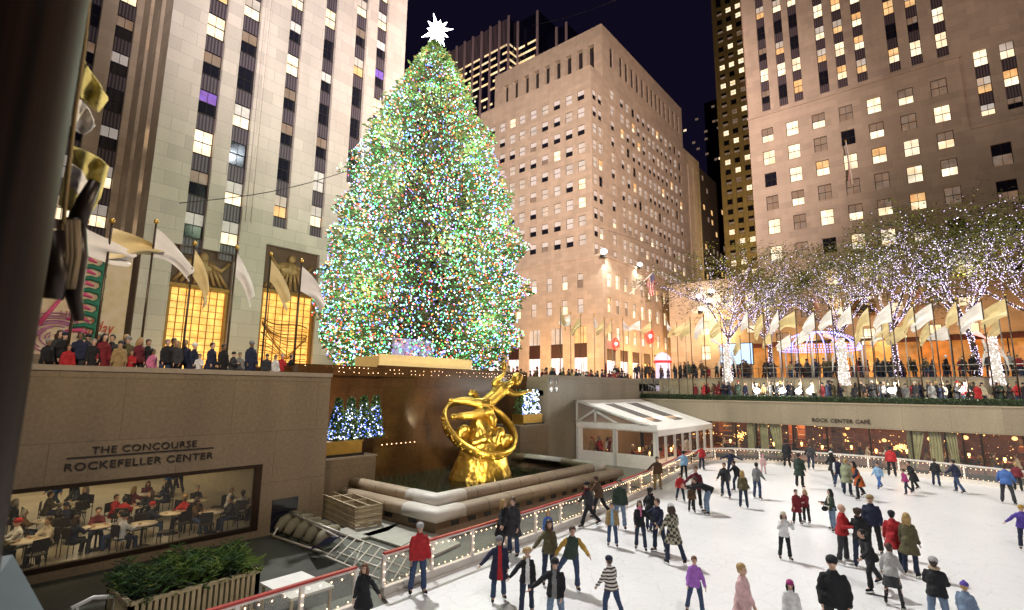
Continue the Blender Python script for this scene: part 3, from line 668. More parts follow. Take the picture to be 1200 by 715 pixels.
# base block, proud of the upper floors
lc = [82.5,78.5,74.4,70.3,66.1,62.1,58.3,54.6]; lr = [28.2, 23.2]
bh = [(c-1.5, c-.1, z-2.9, z) for c in lc for z in lr]
shops = [(c-2.6, c+.35, 6.8, 17.6) for c in (83.0,77.4,71.8,66.2,60.6,55.0)]
facade(mb, 'X', 85.5, 48.7, 86, 6.8, 31.0, bh+shops, LIMEB, .35)
facade(mb, 'Y', 48.7, 85.5, 136, 6.8, 31.0, [(c-.75, c+.75, z-2.9, z) for c in [88,91.4,95,98.6,102.4,106,110,114,118,122,126,130] for z in (28.2,23.2,17.6)] + [(86.6+j*5.2, 90+j*5.2, 6.8, 13.2) for j in range(9)], LIMEB, .35)
mb.box(85.3, 136.3, 48.5, 86, 31.0, 31.5, LIMEB)
for (a, b_, c, d) in bh:
    up, lo = pick([(3, W_PALE, W_LIT), (2, W_PALE, W_DIM), (2, W_BLIND, W_PALE)])
    items.append((P3('X',85.5,a,c), b_-a+1, lambda m, a=a,b=b_,c=c,d=d,up=up,lo=lo: win(m,'X',85.5,a,b,c,d,DKMET,up,lo,0,.55,.25)))
for c in [88,91.4,95,98.6,102.4,106,110,114,118,122,126,130]:
    for z in (28.2,23.2,17.6):
        up, lo = pick([(3, W_PALE, W_LIT), (2, W_WARM, W_LIT), (2, W_LIT, W_LIT), (1, W_BLIND, W_DIM)])
        items.append((P3('Y',48.7,c,z), 1, lambda m, c=c,z=z,up=up,lo=lo: win(m,'Y',48.7,c-.75,c+.75,z-2.9,z,DKMET,up,lo,0,.55,.25)))
mb.build('wall', cb)
for (a, b_, c, d) in shops:
    mb = MB(); fquad(mb,'X',85.5,a,b_,6.8,11.6,W_STORE,.34); fquad(mb,'X',85.5,a,b_,14.4,17.6,rng.choice((W_WARM,W_PALE,W_DIM)),.34)
    for t in (.33,.66): fquad(mb,'X',85.5,a+(b_-a)*t-.05,a+(b_-a)*t+.05,6.8,17.6,DKMET,.3)
    fquad(mb,'X',85.5,a,b_,11.6,14.4,mat('dark_awning',(.05,.02,.015),.6),.2); mb.build('shop_front', cb)
for j in range(9):
    a, b_ = 86.6+j*5.2, 90+j*5.2
    mb = MB(); fquad(mb,'Y',48.7,a,b_,6.8,11.0,W_STORE if j < 3 else W_ORANGE,.34); fquad(mb,'Y',48.7,a,b_,11.0,13.2,MATS['dark_awning'],.2); mb.build('shop_front', cb)
emit_parts(items, 'window', cb)
# floodlight fittings that show as glare on the block
def flood(p, lab, grp, power, col=(1,.95,.85), r=.45, aim=None, ang=110):
    t = thing('floodlight', p, lab, 'floodlight', grp)
    mb = MB(); mb.ell(p, r, r, r*.8, glow('flood_face', (1,.97,.9), 25), 12, 8); mb.build('lens', t)
    mb = MB(); mb.box(p[0]-.1, p[0]+r*1.4, p[1]-.1, p[1]+r*1.4, p[2]-r*1.9, p[2]-r*.8, DKMET); mb.build('bracket', t)
    lamp('flood_beam', 'SPOT', (p[0]-.2, p[1]-.9, p[2]+.2), power, col, aim, .3, ang, .9)
p = atX(717, 299, 85.0)
flood((84.9, 48.0, 31.6), 'very bright floodlight at the corner ledge of the middle stone block', 'floodlights on the stone block', 5200, r=.6, aim=(89, 49, 20))
flood((100, 47.9, 32.0), 'bright floodlight above the flag on the middle stone block', 'floodlights on the stone block', 2600, r=.45, aim=(101,49.5,20))

# --- dark glass tower far behind
dt = thing('dark_office_tower', (200, 180, 6.8), 'distant dark office tower with steel fins and bright floor bands behind the star', 'building')
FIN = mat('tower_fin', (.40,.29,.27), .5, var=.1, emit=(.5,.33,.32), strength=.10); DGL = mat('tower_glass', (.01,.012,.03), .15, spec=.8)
mb = MB(); mb.box(200, 240, 171, 222, 6.8, 213, DGL); mb.box(207, 240, 155, 171, 6.8, 213.5, DGL); mb.box(214, 240, 141, 155, 6.8, 203, DGL); mb.build('body', dt)
mb = MB()
for y in (171,178,185,192,199,206,213,220): mb.box(199.3, 200, y-.6, y+.6, 6.8, 214, FIN)
for x, y in ((207,156),(207,170),(214,141.5),(214,148)): mb.box(x-.7, x, y-.6, y+.6, 6.8, 214 if y > 150 else 204, FIN)
for y in range(172, 221): mb.box(199.8, 199.995, y-.08, y+.08, 196, 213, FIN)
mb.build('fins', dt)
BAND = glow('lit_floor_band', (1,.83,.5), 1.5, var=.8, scale=.25)
mb = MB()
for i in range(30):
    z = 196-4.6*i
    for y in range(171, 220, 7):
        p_ = .9 if i < 5 else .35
        for q in range(3):
            if rng.random() < p_: mb.quad((199.9,y+.6+q*2,z),(199.9,y+2.5+q*2,z),(199.9,y+2.5+q*2,z+1.3),(199.9,y+.6+q*2,z+1.3), BAND)
    for q in range(8):
        if rng.random() < (.9 if i < 5 else .4):
            mb.quad((206.9,156+q*1.8,z),(206.9,157.6+q*1.8,z),(206.9,157.6+q*1.8,z+1.3),(206.9,156+q*1.8,z+1.3), BAND)
            mb.quad((200+q*.9,170.95,z),(200.8+q*.9,170.95,z),(200.8+q*.9,170.95,z+1.3),(200+q*.9,170.95,z+1.3), BAND)
    for q in range(6):
        if i > 1 and rng.random() < .35: mb.quad((213.9,142+q*2,z),(213.9,143.6+q*2,z),(213.9,143.6+q*2,z+1.2),(213.9,142+q*2,z+1.2), BAND)
mb.build('lit_windows', dt, kind='stuff')

# --- brown stone building on the right, facade X=85
rb = thing('brown_office_block', (95, 0, 6.8), 'large brown limestone building with glowing window columns behind the lit trees', 'building')
mb = MB(); items = []; spans = []
US = [18.2,15.65,13.5,10.0,7.65,5.2,1.35,-1.1,-3.85,-7.4,-9.9,-13.5,-16]
holes = [(c-.62, c+.62, 50.3, 100) for c in US[:9]] + [(c-.7, c+.7, 40.6, 100) for c in US[9:]]
facade(mb, 'X', 85.6, -60, 20.9, 49.7, 104, [h for h in holes if h[2] > 45], LIMEC, .5)
facade(mb, 'X', 85.0, -5.2, 20.9, 6.8, 49.7, [], LIMEC) if False else None
LW = [18.2,14.65,11.1,7.6,4.2,.6,-2.95]; LZ = [47.0,43.2,39.5,35.7,31.9,27.6,23.0,18.6,14.2]
lh = [(c-.85, c+.85, z-2.3, z) for c in LW for z in LZ]
facade(mb, 'X', 85.0, -5.3, 20.9, 6.8, 49.7, lh, LIMEC, .35)
facade(mb, 'X', 85.02, -60, -5.3, 6.8, 39.4, [(c-.95, c+.95, z-2.9, z) for c in (-8,-13,-18) for z in (36.3,31.5,26.5,21.5)], LIMEC, .35)
facade(mb, 'X', 85.61, -60, -5.3, 39.4, 49.7, [(h[0],h[1],max(h[2],40.6),49.69) for h in holes if h[2] < 45], LIMEC, .5)
mb.quad((85,-5.3,49.7),(86.2,-5.3,49.7),(86.2,20.9,49.7),(85,20.9,49.7),LIMEC); mb.quad((85,-5.3,39.4),(86.2,-5.3,39.4),(86.2,-5.3,49.7),(85,-5.3,49.7),LIMEC)
mb.quad((85,-60,39.4),(86.2,-60,39.4),(86.2,-5.3,39.4),(85,-5.3,39.4),LIMEC)
mb.quad((85,20.9,6.8),(125,20.9,6.8),(125,20.9,104),(85,20.9,104),LIMEC); mb.quad((85.6,-60,104),(125,-60,104),(125,20.9,104),(85.6,20.9,104),LIMEC)
mb.box(84.8, 85.3, -5.5, 21.0, 49.2, 49.6, LIMEC); mb.box(84.8, 85.3, -60, -5.503, 38.9, 39.3, LIMEC); mb.box(84.85, 85.0, -60, 21, 20.2, 20.7, LIMEC) if False else None
mb.build('wall', rb)
WR = [(4, W_LIT, W_LIT), (2, W_PALE, W_LIT), (2, W_WARM, W_LIT), (2, W_DARK, W_DARK), (2, W_PALE, W_WARM), (1.5, W_DIM, W_DARK), (1, W_WARM, W_WARM)]
for c in US[:9]: strip_windows('X', 85.6, c-.62, c+.62, 50.3, 82, 3.8, 2.2, 54.0, WR, d=.35)
for c in US[9:]: strip_windows('X', 85.6, c-.7, c+.7, 40.6, 78, 3.8, 2.2, 46.0, WR, d=.35)
for (a, b_, c, d) in lh:
    up, lo = pick([(4, W_LIT, W_LIT), (2, W_DIM, W_LIT), (3, W_DIM, W_DIM), (2, W_DARK, W_DARK), (1.2, W_WARM, W_LIT)])
    items.append((P3('X',85,a,c), 3, lambda m, a=a,b=b_,c=c,d=d,up=up,lo=lo: win(m,'X',85,a,b,c,d,DKMET,up,lo,1,.5,.22,sill=LIMEC)))
for c in (-8,-13,-18):
    for z in (36.3,31.5,26.5,21.5):
        items.append((P3('X',85,c,z), 3, lambda m, c=c,z=z: win(m,'X',85.02,c-.95,c+.95,z-2.9,z,DKMET,W_DARK,W_DIM,1,.5,.22)))
emit_parts(items, 'window', rb); emit_parts(spans, 'spandrel', rb)
for j, y in enumerate((18.5, 14.5, 10.5, 6.5, -2, -6, -10, -14)):
    mb = MB(); mb.box(84.93, 84.98, y-1.6, y+1.6, 7.0, 12.4, W_ORANGE); 
    for t in (-.55, .55): mb.box(84.86, 84.925, y+t-.05, y+t+.05, 7.0, 12.4, DKMET)
    mb.box(84.2, 84.97, y-1.8, y+1.8, 12.42, 12.75, BRONZE); mb.build('shop_front', rb)
mb = MB(); pr = atX(1013, 361, 84.9)
q = [(84.9, pr.y+1.25*math.cos(t*math.pi/12), pr.z+1.25*math.sin(t*math.pi/12)) for t in range(25)]; mb.tube(q, .16, BARS, 6)
q = [(84.9, pr.y+.6*math.cos(t*math.pi/8), pr.z+.6*math.sin(t*math.pi/8)) for t in range(17)]; mb.tube(q, .1, BARS, 6); mb.box(84.94,84.99,pr.y-1.1,pr.y+1.1,pr.z-1.1,pr.z+1.1,DKMET)
mb.build('round_grille', rb)
for y in (17, 6, -4, -14): lamp('street_glow', 'POINT', (81, y, 12.5), 900, (1,.5,.16), size=.8)
for (x, y) in ((78, 62), (79, 52), (95, 44), (110, 44)): lamp('street_glow', 'POINT', (x, y, 11.5), 2600, (1,.56,.22), size=.8)

# --- slim lit tower left of the brown building, far off
A = atX(833, 0, 185); B = atX(866, 0, 185); C_ = atX(855, 270, 185)
st2 = thing('slim_stone_tower', (190, A.y, 6.8), 'tall slim ochre tower with small bright windows beside the brown building', 'building')
GOLDST = stone('ochre_limestone', (.36,.27,.13), 3, 1.5, .8)
mb = MB(); y1 = A.y; y0 = B.y-6; cols = [y1-2.6-3.35*i for i in range(6)]; items = []
facade(mb, 'X', 185, y0, y1, 6.8, 190, [(c-.95, c+.95, 20, 186) for c in cols], GOLDST, .6)
mb.quad((185,y1,6.8),(210,y1,6.8),(210,y1,190),(185,y1,190),GOLDST); mb.build('wall', st2)
spans = []
for c in cols:
    for i in range(40):
        z = 152-3.75*i
        if z < 22: break
        up, lo = pick([(3.5, W_LIT, W_LIT), (4, W_DARK, W_DIM), (2, W_DIM, W_DIM), (2.5, W_DARK, W_DARK)])
        items.append(((185,c,z), 2, lambda m, c=c,z=z,up=up,lo=lo: (win(m,'X',185,c-.95,c+.95,z-1.9,z,DKMET,up,lo,1,.5,.4), fquad(m,'X',185,c-.95,c+.95,z-3.74,z-1.91,GOLDST,.45))))
emit_parts(items, 'window', st2)
# --- dark towers in the gap
g1 = thing('dark_tower', (260, 120, 6.8), 'nearly black distant tower with faint floor lines beyond the slim ochre tower', 'building')
DK2 = mat('black_facade', (.02,.018,.03), .5); A = atX(818, 200, 260); B = atX(850, 130, 260)
mb = MB(); mb.box(260, 290, B.y-10, atX(829,200,260).y, 6.8, B.z+8, DK2); mb.build('wall', g1)
mb = MB()
for i in range(34):
    z = B.z+4-4.2*i
    for j in range(14):
        y = B.y-8+j*2.2
        if rng.random() < .12: mb.quad((259.9,y,z),(259.9,y+1.6,z),(259.9,y+1.6,z+1.2),(259.9,y,z+1.2), W_DIM if rng.random()<.7 else W_LIT)
    mb.box(259.9, 260, B.y-10, atX(829,200,260).y, z-1.4, z-1.1, mat('floor_line', (.06,.05,.07), .5))
mb.build('lit_windows', g1, kind='stuff')
A = atY(819, 190, 60); B = atY(829, 210, 60)
g2 = thing('dark_brick_block', (180, 70, 6.8), 'dark narrow block with dim windows just past the pinkish block', 'building')
mb = MB(); mb.box(A.x-4, A.x+60, 60, 90, 6.8, A.z-2, mat('dark_brick', (.05,.035,.045), .8)); mb.build('wall', g2)
mb = MB()
for i in range(22):
    for j in range(8):
        if rng.random() < .25:
            x = A.x-2+j*4; z = A.z-6-3.6*i; mb.quad((x,59.95,z),(x+1.6,59.95,z),(x+1.6,59.95,z+1.8),(x,59.95,z+1.8), W_DIM if rng.random() < .6 else W_WARM)
mb.build('lit_windows', g2, kind='stuff')
# --- low stone block between the two
lb = thing('low_stone_block', (104, 35, 6.8), 'low warm stone block lit by floodlights between the two large buildings', 'building')
A = atX(800, 345, 104); B = atX(872, 345, 104); mb = MB(); items = []
hs = [(y-.9, y+.9, z-2.8, z) for y in (A.y-4.2, A.y-8.6, A.y-13, B.y+3) for z in (24.2, 19.3, 14.4)]
facade(mb, 'X', 104, B.y-8, A.y+3, 6.8, A.z+1.5, hs, LIMEB, .35); mb.box(103.7, 130, B.y-8, A.y+3.2, A.z+1.5, A.z+2.2, LIMEB)
mb.quad((104,A.y+3,6.8),(130,A.y+3,6.8),(130,A.y+3,A.z+1.5),(104,A.y+3,A.z+1.5), LIMEB); mb.build('wall', lb)
for a, b_, c, d in hs:
    up, lo = pick([(3, W_PALE, W_LIT), (1, W_DIM, W_WARM), (1, W_LIT, W_LIT)])
    items.append(((104,a,c), 2, lambda m, a=a,b=b_,c=c,d=d,up=up,lo=lo: win(m,'X',104,a,b,c,d,DKMET,up,lo,0,.5,.25)))
emit_parts(items, 'window', lb)
for i, (px, py) in enumerate(((819,347),(831,352),(834,341),(822,362))):
    p = atX(px, py, 103); flood((p.x, p.y, p.z), ['bright floodlight on the low stone block, upper left of its cluster','bright floodlight on the low stone block, right of its cluster','bright floodlight on the low stone block, topmost of its cluster','bright floodlight on the low stone block, lowest of its cluster'][i], 'floodlights on the low block', 700, r=.5, aim=(104.5, p.y, 12), col=(1,.8,.5))
lamp('street_lamp_glow', 'POINT', (101, 33, 17), 2500, (1,.6,.25), size=.8)

# ================================================================== TENT
tn = thing('white_tent', (40, 19, 0), 'white frame party tent with clear gable and wall windows beside the rink', 'tent')
X0, X1, Y0, Y1 = 34.9, 45.9, 15.85, 22.35; ZE, ZR = 2.72, 4.62
TENT = mat('tent_vinyl', (.80,.78,.74), .55, var=.06, scale=4, bump=.15, emit=(1,.75,.55), strength=.10)  # faint glow put into the vinyl so the tent looks lit
CLEARV = clear_glass('clear_vinyl', (.85,.78,.68), .3)
FR = MB(); t = .11
def slope(x, y): return ZE + (ZR-ZE)*(y-Y0)/(Y1-Y0)
segs = [(X0-.1,37.4,TENT),(37.4,39.0,CLEARV),(39.0,41.2,TENT),(41.2,43.2,CLEARV),(43.2,X1,TENT)]
for i, (a, b_, m) in enumerate(segs):
    mb = MB()
    fn = lambda u, v, a=a, b_=b_: (a+(b_-a)*u, (Y0-.12)+(Y1-Y0+.12)*v, slope(0, (Y0-.12)+(Y1-Y0+.12)*v)+.05+.05*math.sin(u*math.pi)*0-.06*math.sin(v*math.pi)*math.sin(u*math.pi))
    mb.grid(6, 12, fn, m)
    if m is TENT: mb.build('roof_panel', tn)
    else:
        # clear strip spans only the middle of the slope
        mb = MB()
        for v0, v1, mm in ((0,.22,TENT),(.22,.86,CLEARV),(.86,1,TENT)):
            mb.grid(6, 6, lambda u, v, a=a, b_=b_, v0=v0, v1=v1: fn(u, v0+(v1-v0)*v), mm)
        mb.build('roof_panel', tn)
mb = MB() # valance along gable and eave
mb.grid(30, 1, lambda u, v: (X0-.1, Y0-.1+(Y1-Y0+.1)*u, 3.02-.0*u-(.34+.05*abs(math.sin(u*18)))*v), TENT)
mb.grid(30, 1, lambda u, v: (X0-.1+(X1-X0)*u, Y0-.13, ZE+.02-(.42+.0*abs(math.sin(u*30)))*v), TENT); mb.build('valance', tn)
mb = MB()
gab = [(X0-.02, Y0, 3.0), (X0-.02, Y1, 3.0), (X0-.02, Y1, 4.55)]
mb.add(gab+[(X0-.02,Y0+1.0,3.0)], [(0,1,2)], CLEARV); mb.build('clear_gable', tn)
for a, b_ in (((X0,Y0,0),(X0,Y0,ZE)),((X0,Y1,0),(X0,Y1,ZR)),((X0,19.1,0),(X0,19.1,3.0)),((X0,Y0,3.0),(X0,Y1,3.0)),((X0,Y0,ZE+.05),(X0,Y1,ZR+.02)),((X0,20.7,3.0),(X0,20.7,4.1)),((X0,20.7,4.0),(X0,22.3,3.05)),((X0,20.7,3.9),(X0,18.9,3.05))):
    if a[2] == 0:
        mb = MB(); mb.obox(a, b_, .16, .16, WHITE); mb.build('post', tn)
    else: FR.obox(a, b_, .16, .16, WHITE)
for x in (36.4, 38.0, 39.5, 41.0, 42.6, 44.2, 45.8): mb = MB(); mb.obox((x,Y0,0), (x,Y0,ZE), .13, .13, WHITE); mb.build('post', tn)
FR.build('gable_frame', tn)
mb = MB() # end wall with two windows
zb, zt = .95, 2.55
def wall_with(k, pl, u0, u1, z0, z1, hs, name):
    mb = MB(); facade(mb, k, pl, u0, u1, z0, z1, hs, TENT, .04); o = mb.build(name, tn)
    g = MB()
    for a, b_, c, d in hs: fquad(g, k, pl, a, b_, c, d, GLASS, .03)
    g.build('window_pane', o)
wall_with('X', X0+.02, Y0+.08, Y1, .02, 3.0, [(16.15,18.9,zb,zt),(19.3,21.9,zb,zt)], 'end_wall')
wall_with('Y', Y0+.02, X0+.08, X1, .02, ZE-.05, [(35.15,36.25,.75,2.3),(36.6,37.85,.75,2.3)]+[(x+.1,x+1.4,.3,2.3) for x in (38.0,39.5,41.0,42.6,44.2)], 'side_wall')
mb = MB(); mb.quad((X0+.1,Y0+.1,.05),(X1,Y0+.1,.05),(X1,Y1,.05),(X0+.1,Y1,.05), WOODR); mb.build('floor', tn)
lamp('tent_light', 'AREA', (40.3, 19.3, 3.4), 190, (1,.62,.34), (40.3,19.3,0), 8, sy=3)
# ================================================================== FOUNTAIN
fo = thing('stone_fountain', (20, 18, 0), 'stepped granite fountain basin with rounded ledges around the golden statue', 'fountain')
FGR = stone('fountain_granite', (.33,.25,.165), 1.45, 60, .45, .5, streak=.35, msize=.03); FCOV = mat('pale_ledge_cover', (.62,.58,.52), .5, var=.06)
FDK = stone('fountain_base', (.27,.20,.14), 1.6, .6, .7)
def ledge(path, z, r, name, flat=.75):
    mb = MB(); pts = [Vector((x, y, z)) for x, y in path]; mb.tube(pts, r, FGR, 16, flat=1)
    # mitred corner: spheres close the joint
    for p in pts: mb.ell(p, r, r, r, FGR, 16, 10)
    return mb.build(name, fo)
def half(path, z, rw, rh, name, m=FGR, z0=None):
    mb = MB(); prof = [(-rw,-rh),(-rw,rh*.2),(-rw*.85,rh*.62),(-rw*.5,rh*.92),(0,rh),(rw*.5,rh*.92),(rw*.85,rh*.62),(rw,rh*.2),(rw,-rh)]
    P_ = [Vector((x,y,0)) for x,y in path]; rings = []
    for i, p in enumerate(P_):
        d0 = (P_[i]-P_[i-1]).normalized() if i > 0 else (P_[1]-P_[0]).normalized(); d1 = (P_[i+1]-P_[i]).normalized() if i < len(P_)-1 else d0
        n0 = Vector((d0.y,-d0.x,0)); n1 = Vector((d1.y,-d1.x,0)); nn = (n0+n1).normalized(); k = 1/max(.3, nn.dot(n0))
        rings.append([p+nn*a*k+Vector((0,0,z+b)) for a, b in prof])
    mb.loft(rings, m, smooth=True); return mb.build(name, fo)
up = [(14.6,22.0),(14.6,15.95),(27.1,15.95),(27.1,22.3)]; lo_ = [(14.1,21.5),(14.1,15.35),(28.0,15.35),(28.0,16.8)]
half(up, 1.12, .30, .25, 'upper_ledge'); half(lo_, .78, .36, .22, 'lower_ledge')
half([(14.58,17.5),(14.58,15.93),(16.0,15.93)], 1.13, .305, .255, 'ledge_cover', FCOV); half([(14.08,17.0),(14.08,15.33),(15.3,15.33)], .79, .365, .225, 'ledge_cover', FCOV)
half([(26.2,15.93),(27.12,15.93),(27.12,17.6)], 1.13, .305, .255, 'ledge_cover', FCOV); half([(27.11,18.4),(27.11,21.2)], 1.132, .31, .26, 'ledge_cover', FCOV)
mb = MB(); mb.box(14.0, 28.2, 15.25, 15.7, .0, .56, FDK); mb.box(14.0, 14.4, 15.7, 21.6, 0, .56, FDK); mb.box(27.8, 28.2, 15.7, 22, 0, .56, FDK)
mb.box(14.45, 27.3, 15.75, 16.15, .5, .9, FDK); mb.box(14.42, 14.8, 16.15, 22, .5, .9, FDK); mb.box(26.95, 27.3, 16.15, 22, .5, .9, FDK); mb.build('base_wall', fo)
for i in range(14): mb = MB(); x = 14.75+i*.95; mb.box(x, x+.42, 15.235, 15.247, .26, .44, GLASSD); mb.build('vent', fo)
for i in range(3): mb = MB(); y = 16.4+i*1.5; mb.box(13.985, 13.997, y, y+.5, .26, .44, GLASSD); mb.build('vent', fo)
WAT = mat('pool_water', (.018,.03,.015), .07, var=.5, scale=1.2, bump=.25)
mb = MB(); mb.quad((14.75,16.1,.55),(27.0,16.1,.55),(27.0,24.49,.55),(14.75,24.49,.55), WAT); mb.build('pool_water', kind='structure')
mb = MB(); mb.quad((28.3,14.0,.05),(34.8,14.4,.05),(34.8,22.4,.05),(28.3,22.4,.05), mat('side_pool', (.05,.09,.05), .15, var=.4, scale=1, bump=.2)); mb.build('side_pool_water', kind='structure')
mb = MB(); GR = [mat('reed_a',(.06,.07,.03),.7), mat('reed_b',(.10,.09,.04),.7)]
for i in range(1500):
    x, y = rng.uniform(15,26.6), rng.uniform(17.5,24.2)
    if 18.8 < x < 25.5 and 19 < y < 22.3: continue
    h = rng.uniform(.15,.5); mb.add([(x-.02,y,.55),(x+.02,y,.55),(x+rng.uniform(-.08,.08),y+rng.uniform(-.08,.08),.55+h)], [(0,1,2)], rng.choice(GR))
tag(mb.build('reeds', kind='stuff'), 'dark reedy growth standing in the fountain pool', 'plants')

# ================================================================== GOLDEN STATUE
S0 = Vector((22.1, 20.6, .5)); sx = Vector((_r0.x*.92+.28, _r0.y*.62, 0)).normalized(); sy = sx.cross(Vector((0,0,1)))*-1   # sx across, sy away from viewer
sy = Vector((-sx.y, sx.x, 0))
if sy.dot(Vector((.7,.6,0))) < 0: sy = -sy
gs = thing('golden_statue', S0, 'large gilded statue of a flying figure holding fire inside a tilted ring', 'statue')
K = .0122
def S(px, py, d=0.0): return S0 + sx*((px-298)*K) + Vector((0,0,(603-py)*K)) + sy*d
PLN = mat('statue_plinth', (.16,.11,.03), .5, var=.3, bump=.4)
mb = MB()
def ringpts(cx, y, hw, hd, n=20, wob=.0):
    return [S(cx+hw*math.cos(2*math.pi*i/n)*(1+wob*math.sin(5*i)), y, hd*math.sin(2*math.pi*i/n)) for i in range(n)]
mb.loft([ringpts(298,606,152,1.25), ringpts(299,592,150,1.2), ringpts(302,540,128,1.05,wob=.04), ringpts(306,500,112,.95,wob=.05), ringpts(310,465,104,.85,wob=.06), ringpts(306,430,88,.75,wob=.08), ringpts(300,392,62,.6,wob=.1), ringpts(292,350,42,.42,wob=.1), ringpts(288,318,26,.3)], GOLD)
for (x, y, r) in ((200,395,26),(215,380,20),(425,430,22),(412,445,26),(380,395,24),(185,405,20)): mb.ell(S(x,y,-.25), r*K*1.3, .3, r*K*1.2, GOLD)
mb.tube([S(240,440,-.5),S(300,420,-.6),(S(345,455,-.55))], [.2,.28,.2], GOLD)
mb.tube([S(370,385,-.35),S(345,450,-.5)], [.2,.3], GOLD)
me = remesh(mb, .05, .045, 2.2, 2); me.materials.clear(); me.materials.append(GOLD)
o = bpy.data.objects.new('rocky_base', me); COL.objects.link(o); o.parent = gs; o.location = -S0
# figure
mb = MB()
def T_(pts, rr_, m, n=10): mb.tube(pts, [q*1.08 for q in rr_], m, n)
T_([S(300,285,0),S(330,255,0),S(365,225,0),S(395,195,0),S(415,180,0)], [.36,.37,.36,.42,.36], GOLD, 14)        # torso
T_([S(415,182,0),S(440,168,-.05),S(455,158,-.08)], [.24,.17,.17], GOLD, 10)                                     # neck
mb.ell(S(470,150,-.12), .30, .33, .38, GOLD, 16, 12, Matrix.Rotation(.25, 3, 'X')); mb.ell(S(466,162,-.3), .16, .14, .2, GOLD); mb.ell(S(462,158,-.5), .05, .07, .08, GOLD)
mb.ell(S(478,138,-.02), .33, .34, .30, GOLD, 14, 10)                                                            # hair
T_([S(395,180,.1),S(362,168,.05),S(352,172,0)], [.2,.17,.15], GOLD); T_([S(352,172,0),S(372,150,-.1),S(402,125,-.15)], [.15,.14,.09], GOLD)   # raised arm
T_([S(425,205,-.15),S(455,218,-.2),S(490,216,-.25),S(520,206,-.3)], [.2,.15,.13,.09], GOLD)                     # outstretched arm
mb.ell(S(530,203,-.3), .15, .06, .08, GOLD)
for a, b_, c in ((545,193,0),(548,199,.03),(548,205,.05),(545,210,.07)): T_([S(532,202,-.3),S(a,b_,-.3-c)], [.03,.018], GOLD, 6)
T_([S(526,200,-.3),S(530,190,-.3)], [.03,.02], GOLD, 6)
mb.ell(S(405,120,-.15), .1, .08, .12, GOLD)
for k in range(4): T_([S(402,118,-.15),S(396+k*6,106,-.2)], [.03,.02], GOLD, 6)
T_([S(320,265,-.15),S(280,262,-.3),S(230,255,-.3)], [.34,.28,.2], GOLD, 12); T_([S(232,255,-.3),S(190,252,-.2),S(155,250,-.2)], [.2,.17,.1], GOLD, 12)   # left leg
mb.ell(S(146,248,-.2), .2, .12, .1, GOLD)
T_([S(335,290,0),S(290,302,-.4),S(240,315,-.45)], [.34,.3,.22], GOLD, 12); T_([S(242,315,-.45),S(200,318,-.4),S(170,320,-.3)], [.22,.2,.14], GOLD, 12)  # right leg
mb.ell(S(158,322,-.3), .24, .14, .17, GOLD)
T_([S(330,300,0),S(350,340,-.1),S(352,380,0),S(300,385,-.2),S(250,380,-.2)], [.3,.27,.2,.15,.1], GOLD, 10)     # swathe of drapery below the hips
T_([S(300,255,.2),S(270,225,.25),S(255,212,.2)], [.12,.16,.22], GOLD, 8)
me = remesh(mb, .034, .006, 9, 1); me.materials.clear(); me.materials.append(GOLD)
o = bpy.data.objects.new('figure', me); COL.objects.link(o); o.parent = gs; o.location = -S0; tag_ = o
mb = MB()
for k in range(7): mb.ell(S(240+rng.uniform(0,36),206+rng.uniform(0,20),.2), .16, .12, .1, GOLD, 8, 6)
me = remesh(mb, .05, .02, 5, 1); me.materials.clear(); me.materials.append(GOLD); o = bpy.data.objects.new('drapery', me); COL.objects.link(o); o.parent = gs; o.location = -S0
mb = MB(); mb.lathe(S(405,108,-.15), [(.05,0),(.15,.1),(.17,.25),(.1,.42),(.14,.5),(.02,.62)], GOLD, 10); mb.build('flame', gs)
# ring: tilted band
mb = MB(); n_ = 64; C0 = S(292,372,0); ax1 = (sx*.95 + Vector((0,0,-.27))).normalized(); ax2 = (sy*.74 + Vector((0,0,.62)) + sx*.12).normalized(); ax2 = (ax2-ax1*ax2.dot(ax1)).normalized(); nn = ax1.cross(ax2)
Rr = 2.2; vs = []; 
for i in range(n_):
    a = 2*math.pi*i/n_; c = C0+ax1*Rr*math.cos(a)+ax2*Rr*.95*math.sin(a); rad = (ax1*math.cos(a)+ax2*math.sin(a))
    for u, v in ((-.06,-.29),(.05,-.29),(.085,0),(.05,.29),(-.06,.29)): vs.append(c+rad*u+nn*v)
fs = [(i*5+j, i*5+(j+1) % 5, ((i+1) % n_)*5+(j+1) % 5, ((i+1) % n_)*5+j) for i in range(n_) for j in range(5)]
mb.add(vs, fs, GOLD, True)
for i in range(0, n_, 3):
    a = 2*math.pi*i/n_; c = C0+ax1*(Rr+.07)*math.cos(a)+ax2*(Rr*.95+.07)*math.sin(a); mb.ell(c, .07, .07, .1, GOLD, 8, 6)
r8 = random.Random(4)
for i in range(46):
    a = 2*math.pi*i/46; rad = ax1*math.cos(a)+ax2*math.sin(a)*.95
    for k in range(3): mb.ell(C0+rad*(Rr+.07)+nn*r8.uniform(-.2,.2)+ (ax2*math.cos(a)-ax1*math.sin(a))*r8.uniform(-.12,.12), r8.uniform(.03,.07), r8.uniform(.03,.07), r8.uniform(.03,.07), GOLD, 6, 5)
mb.build('zodiac_ring', gs)
mb = MB(); mb.loft([ringpts(298,606,165,1.4,4), ringpts(298,608,165,1.4,4)], PLN); mb.loft([[S(170,606,-1),S(420,606,-1),S(420,606,1),S(170,606,1)],[S(170,650,-1),S(420,650,-1),S(420,650,1),S(170,650,1)]], PLN, smooth=False)
mb.build('plinth', gs)
lamp('statue_spotlight', 'SPOT', (17.5, 15.6, 3.6), 1500, (1,.83,.5), S(300,330), .25, 60, .6)
lamp('statue_spotlight', 'SPOT', (26.3, 15.6, 2.6), 900, (1,.8,.45), S(300,330), .25, 60, .6)
